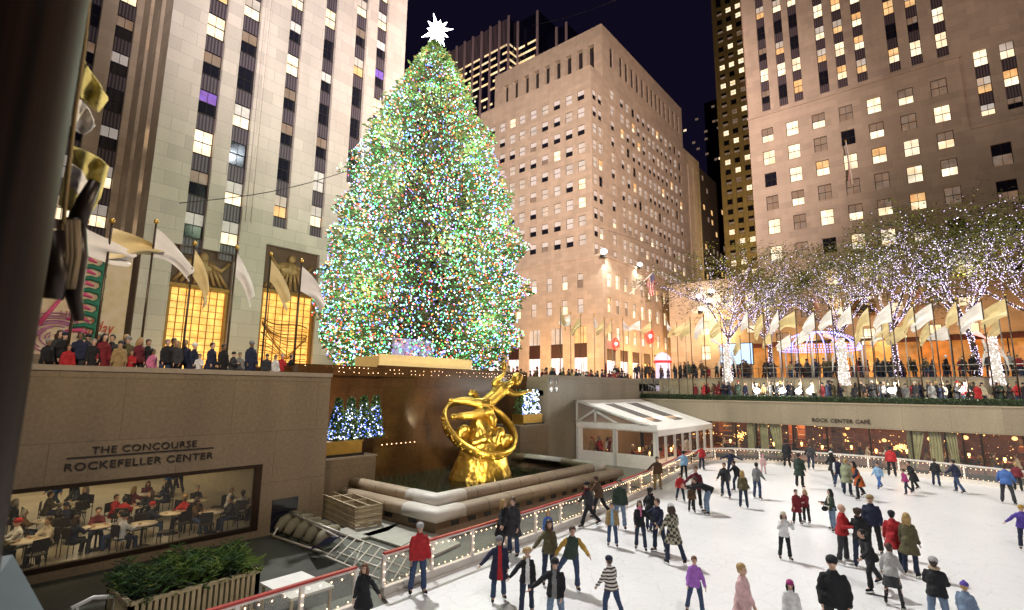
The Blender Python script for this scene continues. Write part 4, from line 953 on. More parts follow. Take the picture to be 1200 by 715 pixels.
lamp('statue_uplight', 'SPOT', (20.5, 18.0, .8), 260, (1,.8,.4), S(300,430), .15, 90, .8)
lamp('wall_glow', 'POINT', (14.5, 23.6, 4.4), 45, (1,.5,.2), size=.4)
# ================================================================== RINK BARRIER
POSTM = mat('barrier_post', (.74,.70,.66), .45); REDR = mat('red_handrail', (.42,.03,.02), .4); KICK = mat('white_kickboard', (.70,.64,.58), .45, var=.08)
def barrier(stations, label, rail_col):
    t = thing('rink_barrier', stations[0], label, 'barrier', 'clear panelled barriers round the rink')
    mb = MB()
    for a, b_ in zip(stations, stations[1:]): mb.obox(a+Vector((0,0,1.1)), b_+Vector((0,0,1.1)), .11, .05, rail_col)
    mb.build('handrail', t)
    mb = MB()
    for a, b_ in zip(stations, stations[1:]): mb.obox(a+Vector((0,0,1.04)), b_+Vector((0,0,1.04)), .05, .05, POSTM)
    mb.build('top_rail', t); mb = MB()
    for a, b_ in zip(stations, stations[1:]): mb.obox(a+Vector((0,0,.13)), b_+Vector((0,0,.13)), .16, .26, KICK); mb.obox(a+Vector((0,0,.03)), b_+Vector((0,0,.03)), .34, .06, KICK)
    mb.build('kickboard', t)
    for p in stations:
        mb = MB(); mb.box(p.x-.045, p.x+.045, p.y-.045, p.y+.045, .25, 1.07, POSTM); mb.build('post', t)
    for a, b_ in zip(stations, stations[1:]):
        mb = MB(); d = (b_-a).normalized()*.05; mb.quad(a+d+Vector((0,0,.27)), b_-d+Vector((0,0,.27)), b_-d+Vector((0,0,1.01)), a+d+Vector((0,0,1.01)), PLEXI); mb.build('clear_panel', t)
    mb = MB()
    for a, b_ in zip(stations, stations[1:]):
        l = (b_-a).length; k = max(3, int(l/.24)); nrm = (b_-a).normalized().cross(Vector((0,0,1)))*.06
        for i in range(k):
            p = a+(b_-a)*(i+.5)/k; mb.bulb(p+nrm+Vector((0,0,.98-.05*math.sin(math.pi*(i+.5)/k)+rng.uniform(-.02,.02))), .021, BULB)
            mb.bulb(p-nrm+Vector((0,0,.31+rng.uniform(-.02,.03))), .021, BULB)
        for z in (.45,.65,.85): mb.bulb(a+nrm*1.2+Vector((0,0,z)), .02, BULB)
    mb.build('string_lights', t, kind='stuff'); return t
barrier(resample([(2.4,11.62),(8.1,11.68)], 1.55), 'short near stretch of clear barrier with a red handrail beside the shrub box', REDR)
ST = resample(RAIL, 1.75); k1 = [i for i, p in enumerate(ST) if p.x > 38][0]
barrier(ST[:k1+1], 'long clear barrier with a red handrail along the fountain side of the rink', REDR)
barrier(ST[k1:], 'curved far stretch of clear barrier with a pale handrail under the café windows', POSTM)
lamp('barrier_glow', 'AREA', (19, 12.9, .9), 22, (1,.5,.2), (19,14.5,0), 16, sy=.3)
lamp('barrier_glow', 'AREA', (34, 14.9, .8), 26, (1,.5,.2), (34,16,0), 9, sy=.3)
# gate bars in the gap
# ================================================================== CLUTTER LEFT OF THE RINK
# stack of pale frames
sf = thing('stacked_frames', (14, 19, 0), 'neat stack of pale wooden frames beside the fountain', 'stack')
SLAT = [mat('pale_slat_a', (.50,.40,.25), .6, var=.2), mat('pale_slat_b', (.38,.30,.19), .6, var=.2)]
a = atz(340+30, 590, .35); 
c0 = atz(416, 622, .05); c1 = atz(440, 618, .05); c2 = atz(370, 600, .05)
ux = Vector((c2.x-c0.x, c2.y-c0.y, 0)); ln = ux.length; ux.normalize(); vx = Vector((ux.y, -ux.x, 0)); 
if vx.x < 0: vx = -vx
wd = (c1-c0).length+.25
for i in range(8):
    mb = MB(); z = .06+i*.115; base = Vector((c0.x, c0.y, z))+ux*rng.uniform(-.04,.04)
    m = SLAT[i % 2]
    for k in (0, .5, 1): mb.obox(base+vx*wd*k, base+vx*wd*k+ux*ln, .07, .085, m)
    for k in (0, .33, .66, 1): mb.obox(base+ux*ln*k+vx*.04, base+ux*ln*k+vx*(wd-.04), .06, .083, m)
    mb.build('frame', sf)
# white ladder truss leaning flat and canvas covered frames
lt = thing('metal_truss', (9, 15, 0), 'pale metal ladder truss lying on the dark floor by the barrier gap', 'truss')
def tz(px, py, z): p = atz(px, py, z); return Vector((p.x, p.y, z))
mb = MB(); A0, A1 = tz(408,628,.75), tz(487,657,.4); B0, B1 = tz(382,652,.5), tz(470,690,.15)
WTR = mat('truss_paint', (.62,.58,.5), .4, .2)
for P0, P1 in ((A0, A1), (B0, B1), ((A0+B0)/2+Vector((0,0,-.2)), (A1+B1)/2+Vector((0,0,-.1)))): mb.tube([P0, P1], .032, WTR, 6)
for k in range(9):
    t = k/8; mb.tube([A0.lerp(A1,t), B0.lerp(B1,t)], .022, WTR, 6)
    if k in (2, 5): mb.tube([A0.lerp(A1,t), B0.lerp(B1,t+.125)], .014, WTR, 5)
mb.tube([A0+Vector((0,0,-.35)), A1+Vector((0,0,-.3))], .028, WTR, 6); mb.build('rails', lt)
cf = thing('canvas_frame', (9, 18, 0), 'row of rolled canvas hoops in a frame with a blue tarp at one end', 'frame')
CAN = mat('beige_canvas', (.22,.19,.12), .8, var=.2, bump=.3)
mb = MB(); q0, q1 = tz(325,618,.3), tz(380,640,.3); r0_, r1_ = tz(356,603,.5), tz(402,624,.5)
for k in range(5):
    a = q0.lerp(q1, k/4.6); b_ = r0_.lerp(r1_, k/4.6)
    mb.tube([a+Vector((0,0,-.1)), a.lerp(b_,.2)+Vector((0,0,.1)), a.lerp(b_,.6)+Vector((0,0,.14)), b_+Vector((0,0,.05))], [.15,.2,.2,.14], CAN, 10)
mb.build('canvas', cf)
mb = MB(); 
for a, b_ in ((tz(320,628,.1),tz(392,652,.15)),(tz(338,598,.75),tz(402,633,.6)),(tz(338,598,.75),tz(320,628,.1)),(tz(336,600,.7),tz(408,628,.75))): mb.tube([a,b_], .04, WTR, 6)
mb.build('frame', cf)
TARP = mat('blue_tarp', (.03,.035,.22), .4, var=.3, bump=.4)
mb = MB(); a, b_, c, d = tz(362,647,.15), tz(395,632,.5), tz(400,626,.75), tz(372,636,.7)
mb.grid(8, 8, lambda u, v: (a.lerp(b_,u)).lerp(d.lerp(c,u), v)+Vector((0,0,.05*math.sin(7*u+5*v))), TARP); mb.build('tarp', cf)
# pale boards lying by the fountain corner
PLK = mat('pale_board', (.40,.40,.34), .5, var=.15)
for i, (qs, lab) in enumerate((([(390,622),(440,610),(470,600),(480,606),(455,622),(420,632)], 'grey walkway board beside the stacked frames'),
        ([(425,626),(470,612),(505,622),(470,640)], 'large pale walkway board next to the fountain corner'), ([(470,641),(505,623),(540,636),(505,652)], 'pale walkway board between the fountain and the barrier'))):
    mb = MB(); z = .1-.0*i; pts = [tz(x, y, z+.0) for x, y in qs]; n_ = len(pts)
    mb.add(pts+[p-Vector((0,0,.07)) for p in pts], [tuple(range(n_))[::-1]]+[(j,(j+1)%n_,n_+(j+1)%n_,n_+j) for j in range(n_)], PLK)
    tag(mb.build('walkway_board'), lab, 'board', 'boards lying behind the barrier')
# white slatted planter with evergreen shrubs
pl_ = thing('slatted_planter', (4.5, 13.5, 0), 'cream slatted planter box full of green evergreen sprays by the near barrier', 'planter')
CRM = mat('cream_wood', (.60,.48,.28), .55, var=.12)
z = 1.0; f0, f1 = tz(150,706,z), tz(306,671,z); bk = Vector((0,1.5,0)); f0.x, f0.y = f0.x, (f0.y+f1.y)/2; f1.y = f0.y
mb = MB()
def slats(a, b_, n_):
    for i in range(n_+1): p = a.lerp(b_, i/n_); mb.box(p.x-.035, p.x+.035, p.y-.035, p.y+.035, .08, z-.03, CRM)
slats(f0, f1, 22); slats(f0, f0+bk, 14); slats(f1, f1+bk, 14); slats(f0+bk, f1+bk, 22)
for a, b_ in ((f0,f1),(f0+bk,f1+bk),(f0,f0+bk),(f1,f1+bk)):
    mb.obox(a, b_, .1, .07, CRM); mb.obox(a-Vector((0,0,z-.1)), b_-Vector((0,0,z-.1)), .1, .1, CRM)
mb.build('slatted_sides', pl_)
mb = MB(); mb.box(f0.x+.06, f1.x-.06, f0.y+.06, f0.y+bk.y-.06, .1, z-.1, mat('planter_liner', (.03,.025,.02), .8)); mb.build('liner', pl_)
SHR = [mat('spray_a', (.05,.12,.018), .6, var=.3), mat('spray_b', (.13,.20,.03), .6, var=.3), mat('spray_c', (.02,.05,.012), .7), mat('spray_d', (.22,.26,.05), .6)]
mb = MB()
for i in range(2600):
    u, v = rng.random(), rng.random(); hh = .25+.42*noise.noise(Vector((u*5, v*2, 3)))+.35*math.sin(math.pi*u)**.4
    base = f0.lerp(f1, u*1.04-.02)+bk*(v*1.1-.05); base.z = z-.1+max(0,hh)*rng.random()**.6
    cl = noise.noise(Vector((u*9, v*4, 1)))+u*.35; m = SHR[1] if cl > .35 else SHR[0] if cl > -.05 else SHR[2]
    if rng.random() < .07: m = SHR[3]
    a = rng.uniform(0,6.283); d = Vector((math.cos(a), math.sin(a), rng.uniform(-.1,.7))).normalized()*rng.uniform(.12,.26)
    for k in range(5):
        p = base+d*k/5; e = Vector((-d.y, d.x, .02)).normalized()*.05*(1.1-k/5)
        mb.add([p-e, p+d*.25, p+e, p+d*.1+Vector((0,0,.03))], [(0,1,2,3)], m)
mb.build('shrubs', pl_)
# pale tables by the barrier
for i, (pa, pb, lab) in enumerate((((262,690),(330,662),'small cream bench next to the slatted planter'),)):
    bt = thing('cream_bench', (7, 12.6, 0), lab, 'bench')
    mb = MB(); p0 = Vector((f1.x+.12, 12.0, 0)); mb.box(p0.x, p0.x+1.1, 12.05, 13.6, .62, .68, WHITE); mb.build('seat', bt)
    for x in (p0.x+.06, p0.x+1.04):
        for y in (12.12, 13.5): mb = MB(); mb.box(x-.03, x+.03, y-.03, y+.03, .01, .617, CRM); mb.build('leg', bt)
bt = thing('curved_chair', (3.2, 15, 0), 'cream curved back chair in the dark behind the planter', 'chair')
q = tz(120,706,.9); mb = MB(); mb.tube([q+Vector((-.5,.1,0)), q+Vector((-.1,.3,.05)), q+Vector((.35,.1,0))], .045, WHITE, 8); mb.build('back_rail', bt)
mb = MB(); mb.box(q.x-.45, q.x+.3, q.y-.45, q.y+.1, .5, .56, WHITE); mb.build('seat', bt)
for dx, dy in ((-.4,-.4),(.25,-.4),(-.4,.1),(.25,.1)): mb = MB(); mb.box(q.x+dx-.02, q.x+dx+.02, q.y+dy-.02, q.y+dy+.02, .01, .88 if dy > 0 else .497, WHITE); mb.build('leg', bt)
# near ledge at the lower left corner
q = [tz(18,645,3.4), tz(50,700,3.4)]
mb = MB(); A0 = ray(15, 650); B0 = ray(52, 716); a = CAM+A0*2.6; b_ = CAM+B0*2.0
LED = mat('blue_grey_ledge', (.16,.21,.22), .5, var=.2)
mb.add([a, b_, CAM+ray(-60,760)*2.0, CAM+ray(-60,660)*2.6]+[v-Vector((0,0,.2)) for v in (a, b_, CAM+ray(-60,760)*2.0, CAM+ray(-60,660)*2.6)], [(0,1,2,3),(0,4,5,1),(1,5,6,2),(2,6,7,3),(3,7,4,0)], LED)
tag(mb.build('wall_ledge'), 'blue grey stone ledge in the very corner below the near flagpole', 'ledge')
# ================================================================== CHRISTMAS TREE
TX, TY, TZ0, TZ1 = 26.5, 31.0, 5.4, 34.2
xt = thing('christmas_tree', (TX, TY, TZ0), 'giant conifer covered in thousands of coloured lights with a white star', 'christmas tree')
PROF = [(0,5.0),(.07,6.8),(.18,7.35),(.315,6.9),(.48,6.05),(.59,5.3),(.726,4.15),(.863,2.6),(.95,1.15),(1,.25)]
def prof(t):
    for (a, ra), (b, rb_) in zip(PROF, PROF[1:]):
        if a <= t <= b: return ra+(rb_-ra)*(t-a)/(b-a)
    return .1
Z0, Z1 = 7.1, 34.7
def shell(t, a):
    z = Z0+(Z1-Z0)*t; k = noise.noise(Vector((math.cos(a)*2.6, math.sin(a)*2.6, z*.55)))+.55*noise.noise(Vector((math.cos(a)*6, math.sin(a)*6, z*1.4)))
    tier = abs(((z*.42+.35*noise.noise(Vector((math.cos(a)*3, math.sin(a)*3, 9))))) % 1-.5)
    return prof(t)*(1+.2*k)+.35*k+.9*(tier-.25)*(1-t*.6)
BARK = mat('bark', (.07,.045,.03), .9, bump=.5)
mb = MB(); mb.tube([(TX,TY,TZ0),(TX,TY,12),(TX,TY,22),(TX,TY,33)], [.55,.42,.25,.05], BARK, 12); mb.build('trunk', xt)
mb = MB()
for i in range(620):
    t = rng.random()**1.2; a = rng.uniform(0, 6.283); r = shell(t, a)*.95; z = Z0+(Z1-Z0)*t
    mb.tube([(TX,TY,z+.8*r*.12),(TX+math.cos(a)*r*.5,TY+math.sin(a)*r*.5,z+.1),(TX+math.cos(a)*r,TY+math.sin(a)*r,z+.15)], [.07,.05,.015], BARK, 4)
mb.build('branches', xt, kind='stuff')
NEED = [mat('needle_a', (.08,.17,.05), .6, var=.3), mat('needle_b', (.15,.24,.07), .6, var=.3), mat('needle_c', (.045,.09,.03), .7), mat('needle_d', (.26,.18,.05), .6)]
mb = MB(); tips = []
for i in range(30000):
    t = 1-math.sqrt(1-rng.random()*.998) if rng.random() < .75 else rng.random()
    a = rng.uniform(0, 6.283); R0 = shell(t, a); r = R0*(1-.42*rng.random()**1.8); z = Z0+(Z1-Z0)*t-.25*(r/8)
    dx, dy = math.cos(a), math.sin(a); p = Vector((TX+dx*r, TY+dy*r, z)); m = rng.choice(NEED) if rng.random() < .5 else NEED[int(2*abs(noise.noise(p*.6))+.9) % 3]
    d = Vector((dx+rng.uniform(-.5,.5), dy+rng.uniform(-.5,.5), rng.uniform(-.45,.35))).normalized()*rng.uniform(.22,.5)
    for k in range(2):
        e = d.cross(Vector((rng.uniform(-1,1), rng.uniform(-1,1), rng.uniform(-1,1)))).normalized()*rng.uniform(.05,.1)
        mb.add([p, p+d*.5+e, p+d, p+d*.5-e], [(0,1,2,3)], m)
mb.build('needles', xt, kind='stuff')
BC = [glow('bulb_aqua', (.3,1,.8), 3.6), glow('bulb_white', (.85,.95,1), 6), glow('bulb_green', (.1,.95,.22), 3), glow('bulb_blue', (.14,.22,1), 4.6), glow('bulb_red', (1,.07,.04), 3.2), glow('bulb_orange', (1,.4,.08), 3.2), glow('bulb_violet', (.55,.3,1), 3.4)]
BWT = [.21,.12,.2,.15,.15,.11,.06]
def bulbmat(): return rng.choices(BC, BWT)[0]
bulbs = []
for i in range(21000):
    t = 1-math.sqrt(1-rng.random()*.999); a = rng.uniform(0, 6.283); r = shell(t, a)*(1.04-.3*rng.random()**2)
    z = Z0+(Z1-Z0)*t-.1; c = Vector((TX+math.cos(a)*r, TY+math.sin(a)*r, z))
    if noise.noise(c*.45) < -.18 and rng.random() < .4: continue
    bulbs.append((c, rng.uniform(.03,.07)*(1.35 if rng.random() < .12 else 1), bulbmat()))
front = sorted([b for b in bulbs], key=lambda b: -b[1]/(b[0]-CAM).length)
for c, r, m in front[:100]:
    mb = MB(); mb.bulb(c, r, m); mb.build('light_bulb', xt)
mb = MB()
for c, r, m in front[100:]: mb.bulb(c, r, m)
mb.build('light_bulbs', xt, kind='stuff')
for i in range(26):
    a = i*2.4; t = .04+.035*i; r = prof(t)*.8
    lamp('tree_glow', 'POINT', (TX+math.cos(a)*r, TY+math.sin(a)*r, Z0+(Z1-Z0)*t), 620*(.35+prof(t)/8), (.82,1,.66), size=.9)
lamp('tree_glow', 'POINT', (TX-6.5, TY-9, 14), 1100, (1,1,.88), size=.8); lamp('tree_glow', 'POINT', (TX+3.5, TY-10, 20), 1000, (1,1,.88), size=.8)
# star
STARM = glow('star_crystal', (.82,.92,1), 14); sp = atY(512, 36, TY); mb = MB()
vx_ = Vector((_r0.x, _r0.y, 0)); dn_ = Vector((-_r0.y, _r0.x, 0))
for layer, (nn_, r1, r2, dd, ph) in enumerate(((11,1.75,.72,0,.1),(12,1.3,.55,.25,.33))):
    ring = []
    for i in range(nn_*2):
        a = math.pi*i/nn_+ph; rr = r1*(1 if (i//2) % 3 == 0 else .78 if (i//2) % 3 == 1 else .62) if i % 2 == 0 else r2
        ring.append(sp+vx_*math.cos(a)*rr*.82+Vector((0,0,1))*math.sin(a)*rr+dn_*dd)
    f_ = sp-dn_*(.35-dd); b2_ = sp+dn_*(.35+dd); N_ = len(ring)
    mb.add(ring+[f_, b2_], [(i, (i+1) % N_, N_) for i in range(N_)]+[((i+1) % N_, i, N_+1) for i in range(N_)], STARM)
mb.build('star', xt)
lamp('star_light', 'POINT', (sp.x-.8, sp.y-1.2, sp.z), 900, (.85,.93,1), size=.5)
# gold crate round the tree foot on the parapet
a = atY(440, 424, 25.4); b_ = atY(548, 429, 25.4)
gc = thing('gold_platform', ((a.x+b_.x)/2, 25.6, 6.6), 'ribbed gold platform on the parapet below the big tree', 'platform')
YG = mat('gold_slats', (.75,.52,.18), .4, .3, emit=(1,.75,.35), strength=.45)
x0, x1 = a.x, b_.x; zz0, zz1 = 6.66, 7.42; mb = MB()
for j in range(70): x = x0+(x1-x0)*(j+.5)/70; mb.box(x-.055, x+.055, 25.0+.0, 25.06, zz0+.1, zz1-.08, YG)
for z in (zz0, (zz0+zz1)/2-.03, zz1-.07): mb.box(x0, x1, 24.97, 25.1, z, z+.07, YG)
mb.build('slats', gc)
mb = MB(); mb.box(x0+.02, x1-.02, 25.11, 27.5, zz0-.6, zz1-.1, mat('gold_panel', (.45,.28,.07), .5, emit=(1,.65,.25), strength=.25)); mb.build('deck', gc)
pf = atY(487, 405, 27.5); mb = MB(); mb.box(pf.x-1.6, pf.x+1.7, 27.6, 28.0, 6.0, atY(487, 398, 27.5).z, mat('lilac_panel', (.45,.38,.6), .6, emit=(.5,.4,.8), strength=.25, bump=.5))
tag(mb.build('backlit_screen'), 'lilac lit screen standing under the lowest boughs of the big tree', 'screen')

# ================================================================== SMALL FIRS AND BULB PLANTERS
def small_fir(x, y, z, h, r, lab, n=650):
    t = thing('small_fir', (x, y, z), lab, 'fir tree', 'small firs with blue white lights')
    mb = MB(); mb.tube([(x,y,z),(x,y,z+h*.9)], [.05,.015], BARK, 6); mb.build('trunk', t)
    mb = MB()
    for i in range(n*3):
        v = rng.random()**1.3; a = rng.uniform(0,6.283); rr = r*(1-v)**.8*rng.uniform(.4,1)+.04
        p = Vector((x+rr*math.cos(a), y+rr*math.sin(a), z+.1+v*h)); leafquad(mb, p, .16, rng.choice(NEED[:3]))
    mb.build('needles', t, kind='stuff'); mb = MB()
    for i in range(n//2):
        v = rng.random()**1.3; a = rng.uniform(0,6.283); rr = r*(1-v)**.8*rng.uniform(.85,1.1)+.03
        mb.bulb((x+rr*math.cos(a), y+rr*math.sin(a), z+.1+v*h), rng.uniform(.02,.038), rng.choice((BC[1],BC[3],BC[3],BULBW)))
    mb.build('light_bulbs', t, kind='stuff')
def brass_box(x0, x1, y0, y1, z0, z1, lab):
    t = thing('brass_planter', ((x0+x1)/2, (y0+y1)/2, z0), lab, 'planter', 'brass planters on the plinths')
    mb = MB(); mb.box(x0, x1, y0, y1, z0, z1, BRASS); mb.build('body', t); mb = MB(); mb.box(x0-.04, x1+.04, y0-.04, y1+.04, z1-.06, z1+.02, BRASS); mb.box(x0+.02,x1+.1,y0-.1,y1,z0-.0,z0+.1,DKMET); mb.build('rim', t)
brass_box(12.25, 15.2, 22.0, 22.9, 2.3, 2.98, 'long brass planter box holding four small lit firs')
for i, px in enumerate((394, 409, 424, 438)):
    p = atY(px, 520, 22.5); small_fir(max(p.x,12.6), 22.5, 2.98, (1.85,1.85,1.95,1.95)[i], .40, ['leftmost','second from the left','third from the left','rightmost'][i]+' small lit fir in the long brass planter')
brass_box(28.6, 30.8, 22.7, 23.7, 3.05, 3.72, 'short brass planter box under the mound of blue white lights')
bs = thing('lit_bush', (29.7, 23.2, 3.72), 'dense rounded bush wrapped in blue white lights right of the statue', 'bush')
mb = MB()
for i in range(1500): p = Vector((29.7+rng.uniform(-.95,.95), 23.2+rng.uniform(-.4,.4), 3.75+rng.random()*1.65)); leafquad(mb, p, .15, rng.choice(NEED[:3]))
mb.build('foliage', bs, kind='stuff'); mb = MB()
for i in range(300):
    v = rng.random(); k = .98-.25*v**3; mb.bulb((29.7+rng.uniform(-1,1)*k, 23.2-.42*rng.uniform(.6,1.1), 3.75+v*1.7), rng.uniform(.025,.045), rng.choice((BC[1],BC[1],BC[3],BULBW)))
mb.build('light_bulbs', bs, kind='stuff')

# ================================================================== PLAZA TREES WRAPPED IN LIGHTS
LB = glow('wrap_lilac', (.72,.58,1), 3); LW_ = glow('wrap_white', (1,.88,.95), 3.6)
LEAFS = [mat('autumn_leaf_a', (.22,.27,.03), .6, var=.3), mat('autumn_leaf_b', (.34,.32,.05), .6, var=.3), mat('autumn_leaf_c', (.05,.07,.015), .7)]
def lit_tree(px, pyb, X, htop, spread, lab, seed, gz=6.8, lights=1.0, lean=0):
    r_ = random.Random(seed); b0 = atX(px, pyb, X); b0 = Vector((X, b0.y, gz))
    t = thing('lit_tree', b0, lab, 'tree', 'plaza trees wrapped in lights')
    tr = MB(); br = MB(); lf = MB(); bl = MB()
    H = htop
    def wrap(a, b, ra, rb, dens):
        L_ = (b-a).length; n = int(L_*dens*lights)
        for i in range(n):
            u = r_.random(); p = a.lerp(b, u); rr = (ra+(rb-ra)*u)+.03
            ax = (b-a).normalized(); s = ax.cross(Vector((r_.uniform(-1,1), r_.uniform(-1,1), r_.uniform(-1,1)))).normalized()
            bl.bulb(p+s*rr, r_.uniform(.02,.042), LB if r_.random() < .6 else LW_)
    def grow(p, d, L_, r, lev):
        n = 3; pts = [p]; q = p; dd = d.copy()
        for i in range(n):
            dd = (dd+Vector((r_.uniform(-.22,.22), r_.uniform(-.22,.22), r_.uniform(-.08,.16 if lev < 3 else -.05)))).normalized(); q = q+dd*L_/n; pts.append(q)
        rad = [r*(1-.35*i/n) for i in range(n+1)]
        (tr if lev == 0 else br).tube(pts, rad, BARK, 7 if lev < 2 else 4, cap=False)
        if lev < 4:
            for i in range(n): wrap(pts[i], pts[i+1], rad[i], rad[i+1], {0:60,1:22,2:9,3:3.2}[lev])
        else:
            wrap(pts[0], pts[-1], r, r*.5, .8)
        if lev >= 3:
            for i in range(26 if lev == 4 else 14):
                c = pts[r_.randrange(1, n+1)]+Vector((r_.gauss(0,.35), r_.gauss(0,.35), r_.gauss(0,.25)))
                a = r_.uniform(0,6.283); d2 = Vector((math.cos(a), math.sin(a), r_.uniform(-.6,.3)))*r_.uniform(.14,.28); e = Vector((-d2.y, d2.x, r_.uniform(-.05,.05)))*.35
                lf.add([c, c+d2*.5+e, c+d2, c+d2*.5-e], [(0,1,2,3)], r_.choice(LEAFS))
        if lev < 4:
            k = {0:6,1:4,2:4,3:3}[lev]
            for i in range(k):
                az = 6.283*(i+r_.random()*.7)/k; tilt = {0:.62,1:.75,2:.8,3:.9}[lev]*r_.uniform(.6,1.2)
                ref = dd.orthogonal().normalized(); s = Matrix.Rotation(az, 3, dd) @ ref
                nd = (dd*math.cos(tilt)+s*math.sin(tilt)); nd.z = nd.z*.8+.05; nd.normalize()
                st_ = pts[-1] if i < k-1 or lev == 0 else pts[-2]
                grow(st_, nd, L_*({0:1.0,1:.78,2:.72,3:.62}[lev])*spread*r_.uniform(.8,1.15), rad[-1]*.72, lev+1)
    lamp('tree_glow', 'POINT', (b0.x-1.5, b0.y, b0.z+H*.55), 520, (1,.92,.72), size=.8)
    grow(b0, Vector((lean, lean*.3, 1)).normalized(), H*.33, .24, 0)
    tr.build('trunk', t); br.build('branches', t, kind='stuff'); lf.build('leaves', t, kind='stuff'); bl.build('wrapped_lights', t, kind='stuff')
lit_tree(1147, 440, 57.5, 14.0, 1.0, 'lit tree with a thick glowing trunk just left of the rightmost angel', 3)
lit_tree(1052, 432, 60, 13.5, 1.0, 'lit tree just right of the round pavilion of blue lights', 11)
lit_tree(1250, 440, 57, 14.0, 1.0, 'lit tree at the far right whose crown is cut by the frame', 5)
lit_tree(985, 425, 66, 14.5, .97, 'lit tree standing behind the round pavilion of blue lights', 21)
lit_tree(858, 430, 58, 13.2, 1.0, 'leftmost of the plaza trees, its branches dense with lilac lights', 8)
lit_tree(905, 425, 64, 13.5, .97, 'lit tree between the leftmost tree and the blue pavilion', 14)
# ================================================================== FLAGS
CW = mat('white_silk', (.78,.74,.70), .45, var=.12, scale=2, sheen=.3); CG = mat('gold_silk', (.68,.54,.27), .4, var=.15, scale=2, sheen=.3)
POLE = mat('bronze_pole', (.09,.06,.04), .35, .7); POLES = mat('silver_pole', (.35,.31,.26), .4, .6)
def flagpole(base, h, col, away, lab, grp, droop=.95, fl=1.55, hoist=1.05, rad=.045, pm=POLE, seed=0, noflag=False):
    r_ = random.Random(seed+int(base[0]*97)+int(base[1]*31)); base = Vector(base)
    t = thing('flagpole', base, lab, 'flagpole', grp)
    mb = MB(); mb.tube([base, base+Vector((0,0,h))], [rad, rad*.75], pm, 8); mb.tube([base, base+Vector((0,0,.25))], rad*2, pm, 8); mb.build('pole', t)
    mb = MB(); mb.ell(base+Vector((0,0,h+.09)), .085, .085, .1, BRASS, 8, 6); mb.build('finial', t)
    away = Vector(away).normalized(); ph = r_.uniform(0,6); dr = droop+r_.uniform(-.3,.28); side = Vector((-away.y, away.x, 0)); fl *= r_.uniform(.85,1.1)
    top = base+Vector((0,0,h-.15)); gather = r_.uniform(.25,.8)
    def fn(u, v):
        s = u*fl; ang = dr*(1-.3*(1-u)); x = s*math.cos(ang)*(1-.12*v); z = -s*math.sin(ang)
        hv = hoist*(1-gather*u); fold = (.08+.1*math.sin(ph*5)**2)*math.sin(v*7+ph+u*3)*u**.6+.07*math.sin(v*15+ph*2+u*5)*u
        return top+away*(x+.05*math.sin(v*9+ph)*u+.04)+Vector((0,0,z-v*hv*(1-.1*math.sin(u*5+ph))))+side*fold
    mb = MB(); mb.grid(14, 14, fn, col); mb.build('flag', t)
    return t
GL = 'flagpoles with white and gold flags behind the left parapet'
desc = ['first pole from the left with a pale white flag beside the banner','pole with a large gold flag just left of the tower corner','pole with a drooping white flag in front of the tower corner','pole with a drooping gold flag before the first glowing entrance','pole with a white flag between the two glowing entrances','pole with a gold flag at the left edge of the second glowing entrance','pole with a white flag at the right edge of the second glowing entrance']
for i, (xt_, xb, yt, c) in enumerate(((96,76,262,CW),(132,108,262,CG),(180,162,262,CW),(228,212,288,CG),(276,264,292,CW),(316,306,300,CG),(352,344,308,CW))):
    Yp = 21.3; b = atY(xb, 430, Yp); tp = atY(xt_, yt, Yp)
    flagpole((b.x, Yp, 5.4), tp.z-5.4, c, (1,0,0), desc[i], GL, droop=.98 if i > 1 else .42, fl=1.75, hoist=1.0, seed=i)
GC = 'flagpoles with pale flags along the middle walkway'
for i, (px, yt, c) in enumerate(((657,362,CG),(669,368,CW),(681,370,CG),(697,370,CW),(709,374,CG),(718,376,CG),(731,374,CW),(752,374,CW),(765,376,CG),(783,374,CW),(795,378,CG),(805,376,CG))):
    Yp = 25.6+ (i % 2)*1.2; b = atY(px, 430, Yp)
    if b.x > 53: b = atX(px, 430, 52.4); b = Vector((52.4, b.y, 5.4)); 
    tp = atY(px, yt, Yp) if b.x < 53 and abs(b.y-Yp) < 1 else atX(px, yt, b.x)
    flagpole((b.x, b.y, 4.5 if b.x > 46 and b.y < 22 else 5.4), tp.z-(4.5 if b.x > 46 and b.y < 22 else 5.4), c, (-.6,.8,0) if i % 3 else (1,0,0), ('gold' if c is CG else 'white')+' flag on pole %d of the middle walkway, counted from the statue'%(i+1), GC, droop=.8, fl=1.5, hoist=1.0, rad=.04, pm=POLES if i % 2 else POLE, seed=i)
GRP = 'flagpoles with white and gold flags above the café wall'
names = {}
for i, (px, yt, c) in enumerate(((813,372,CG),(829,369,CW),(850,372,CG),(883,362,CW),(901,365,CG),(920,362,CW),(940,362,CG),(963,363,CW),(984,360,CW),(1008,355,CW),(1029,357,CG),(1056,352,CW),(1083,356,CG),(1106,352,CW),(1136,350,CG),(1166,350,CW),(1196,346,CG))):
    b = atX(px+ (1100-px)*-.0, 470, 47.6); tp = atX(px, yt, 47.6)
    flagpole((47.6, b.y, 4.5), tp.z-4.5, c, (0,1,0), '%s flag on its pole, %s in the hedge row'%('gold' if c is CG else 'white', ['first from the tent','second from the tent','third from the tent','fourth from the tent','fifth from the tent','sixth from the tent','seventh from the tent','left of the blue pavilion','before the blue pavilion','right of the blue pavilion','second right of the blue pavilion','left of the slim lit trunk','right of the slim lit trunk','fourth from the right end','third from the right end','second from the right end','at the right end'][i]), GRP, droop=.88, fl=1.75, hoist=1.3, rad=.05, seed=i*3)
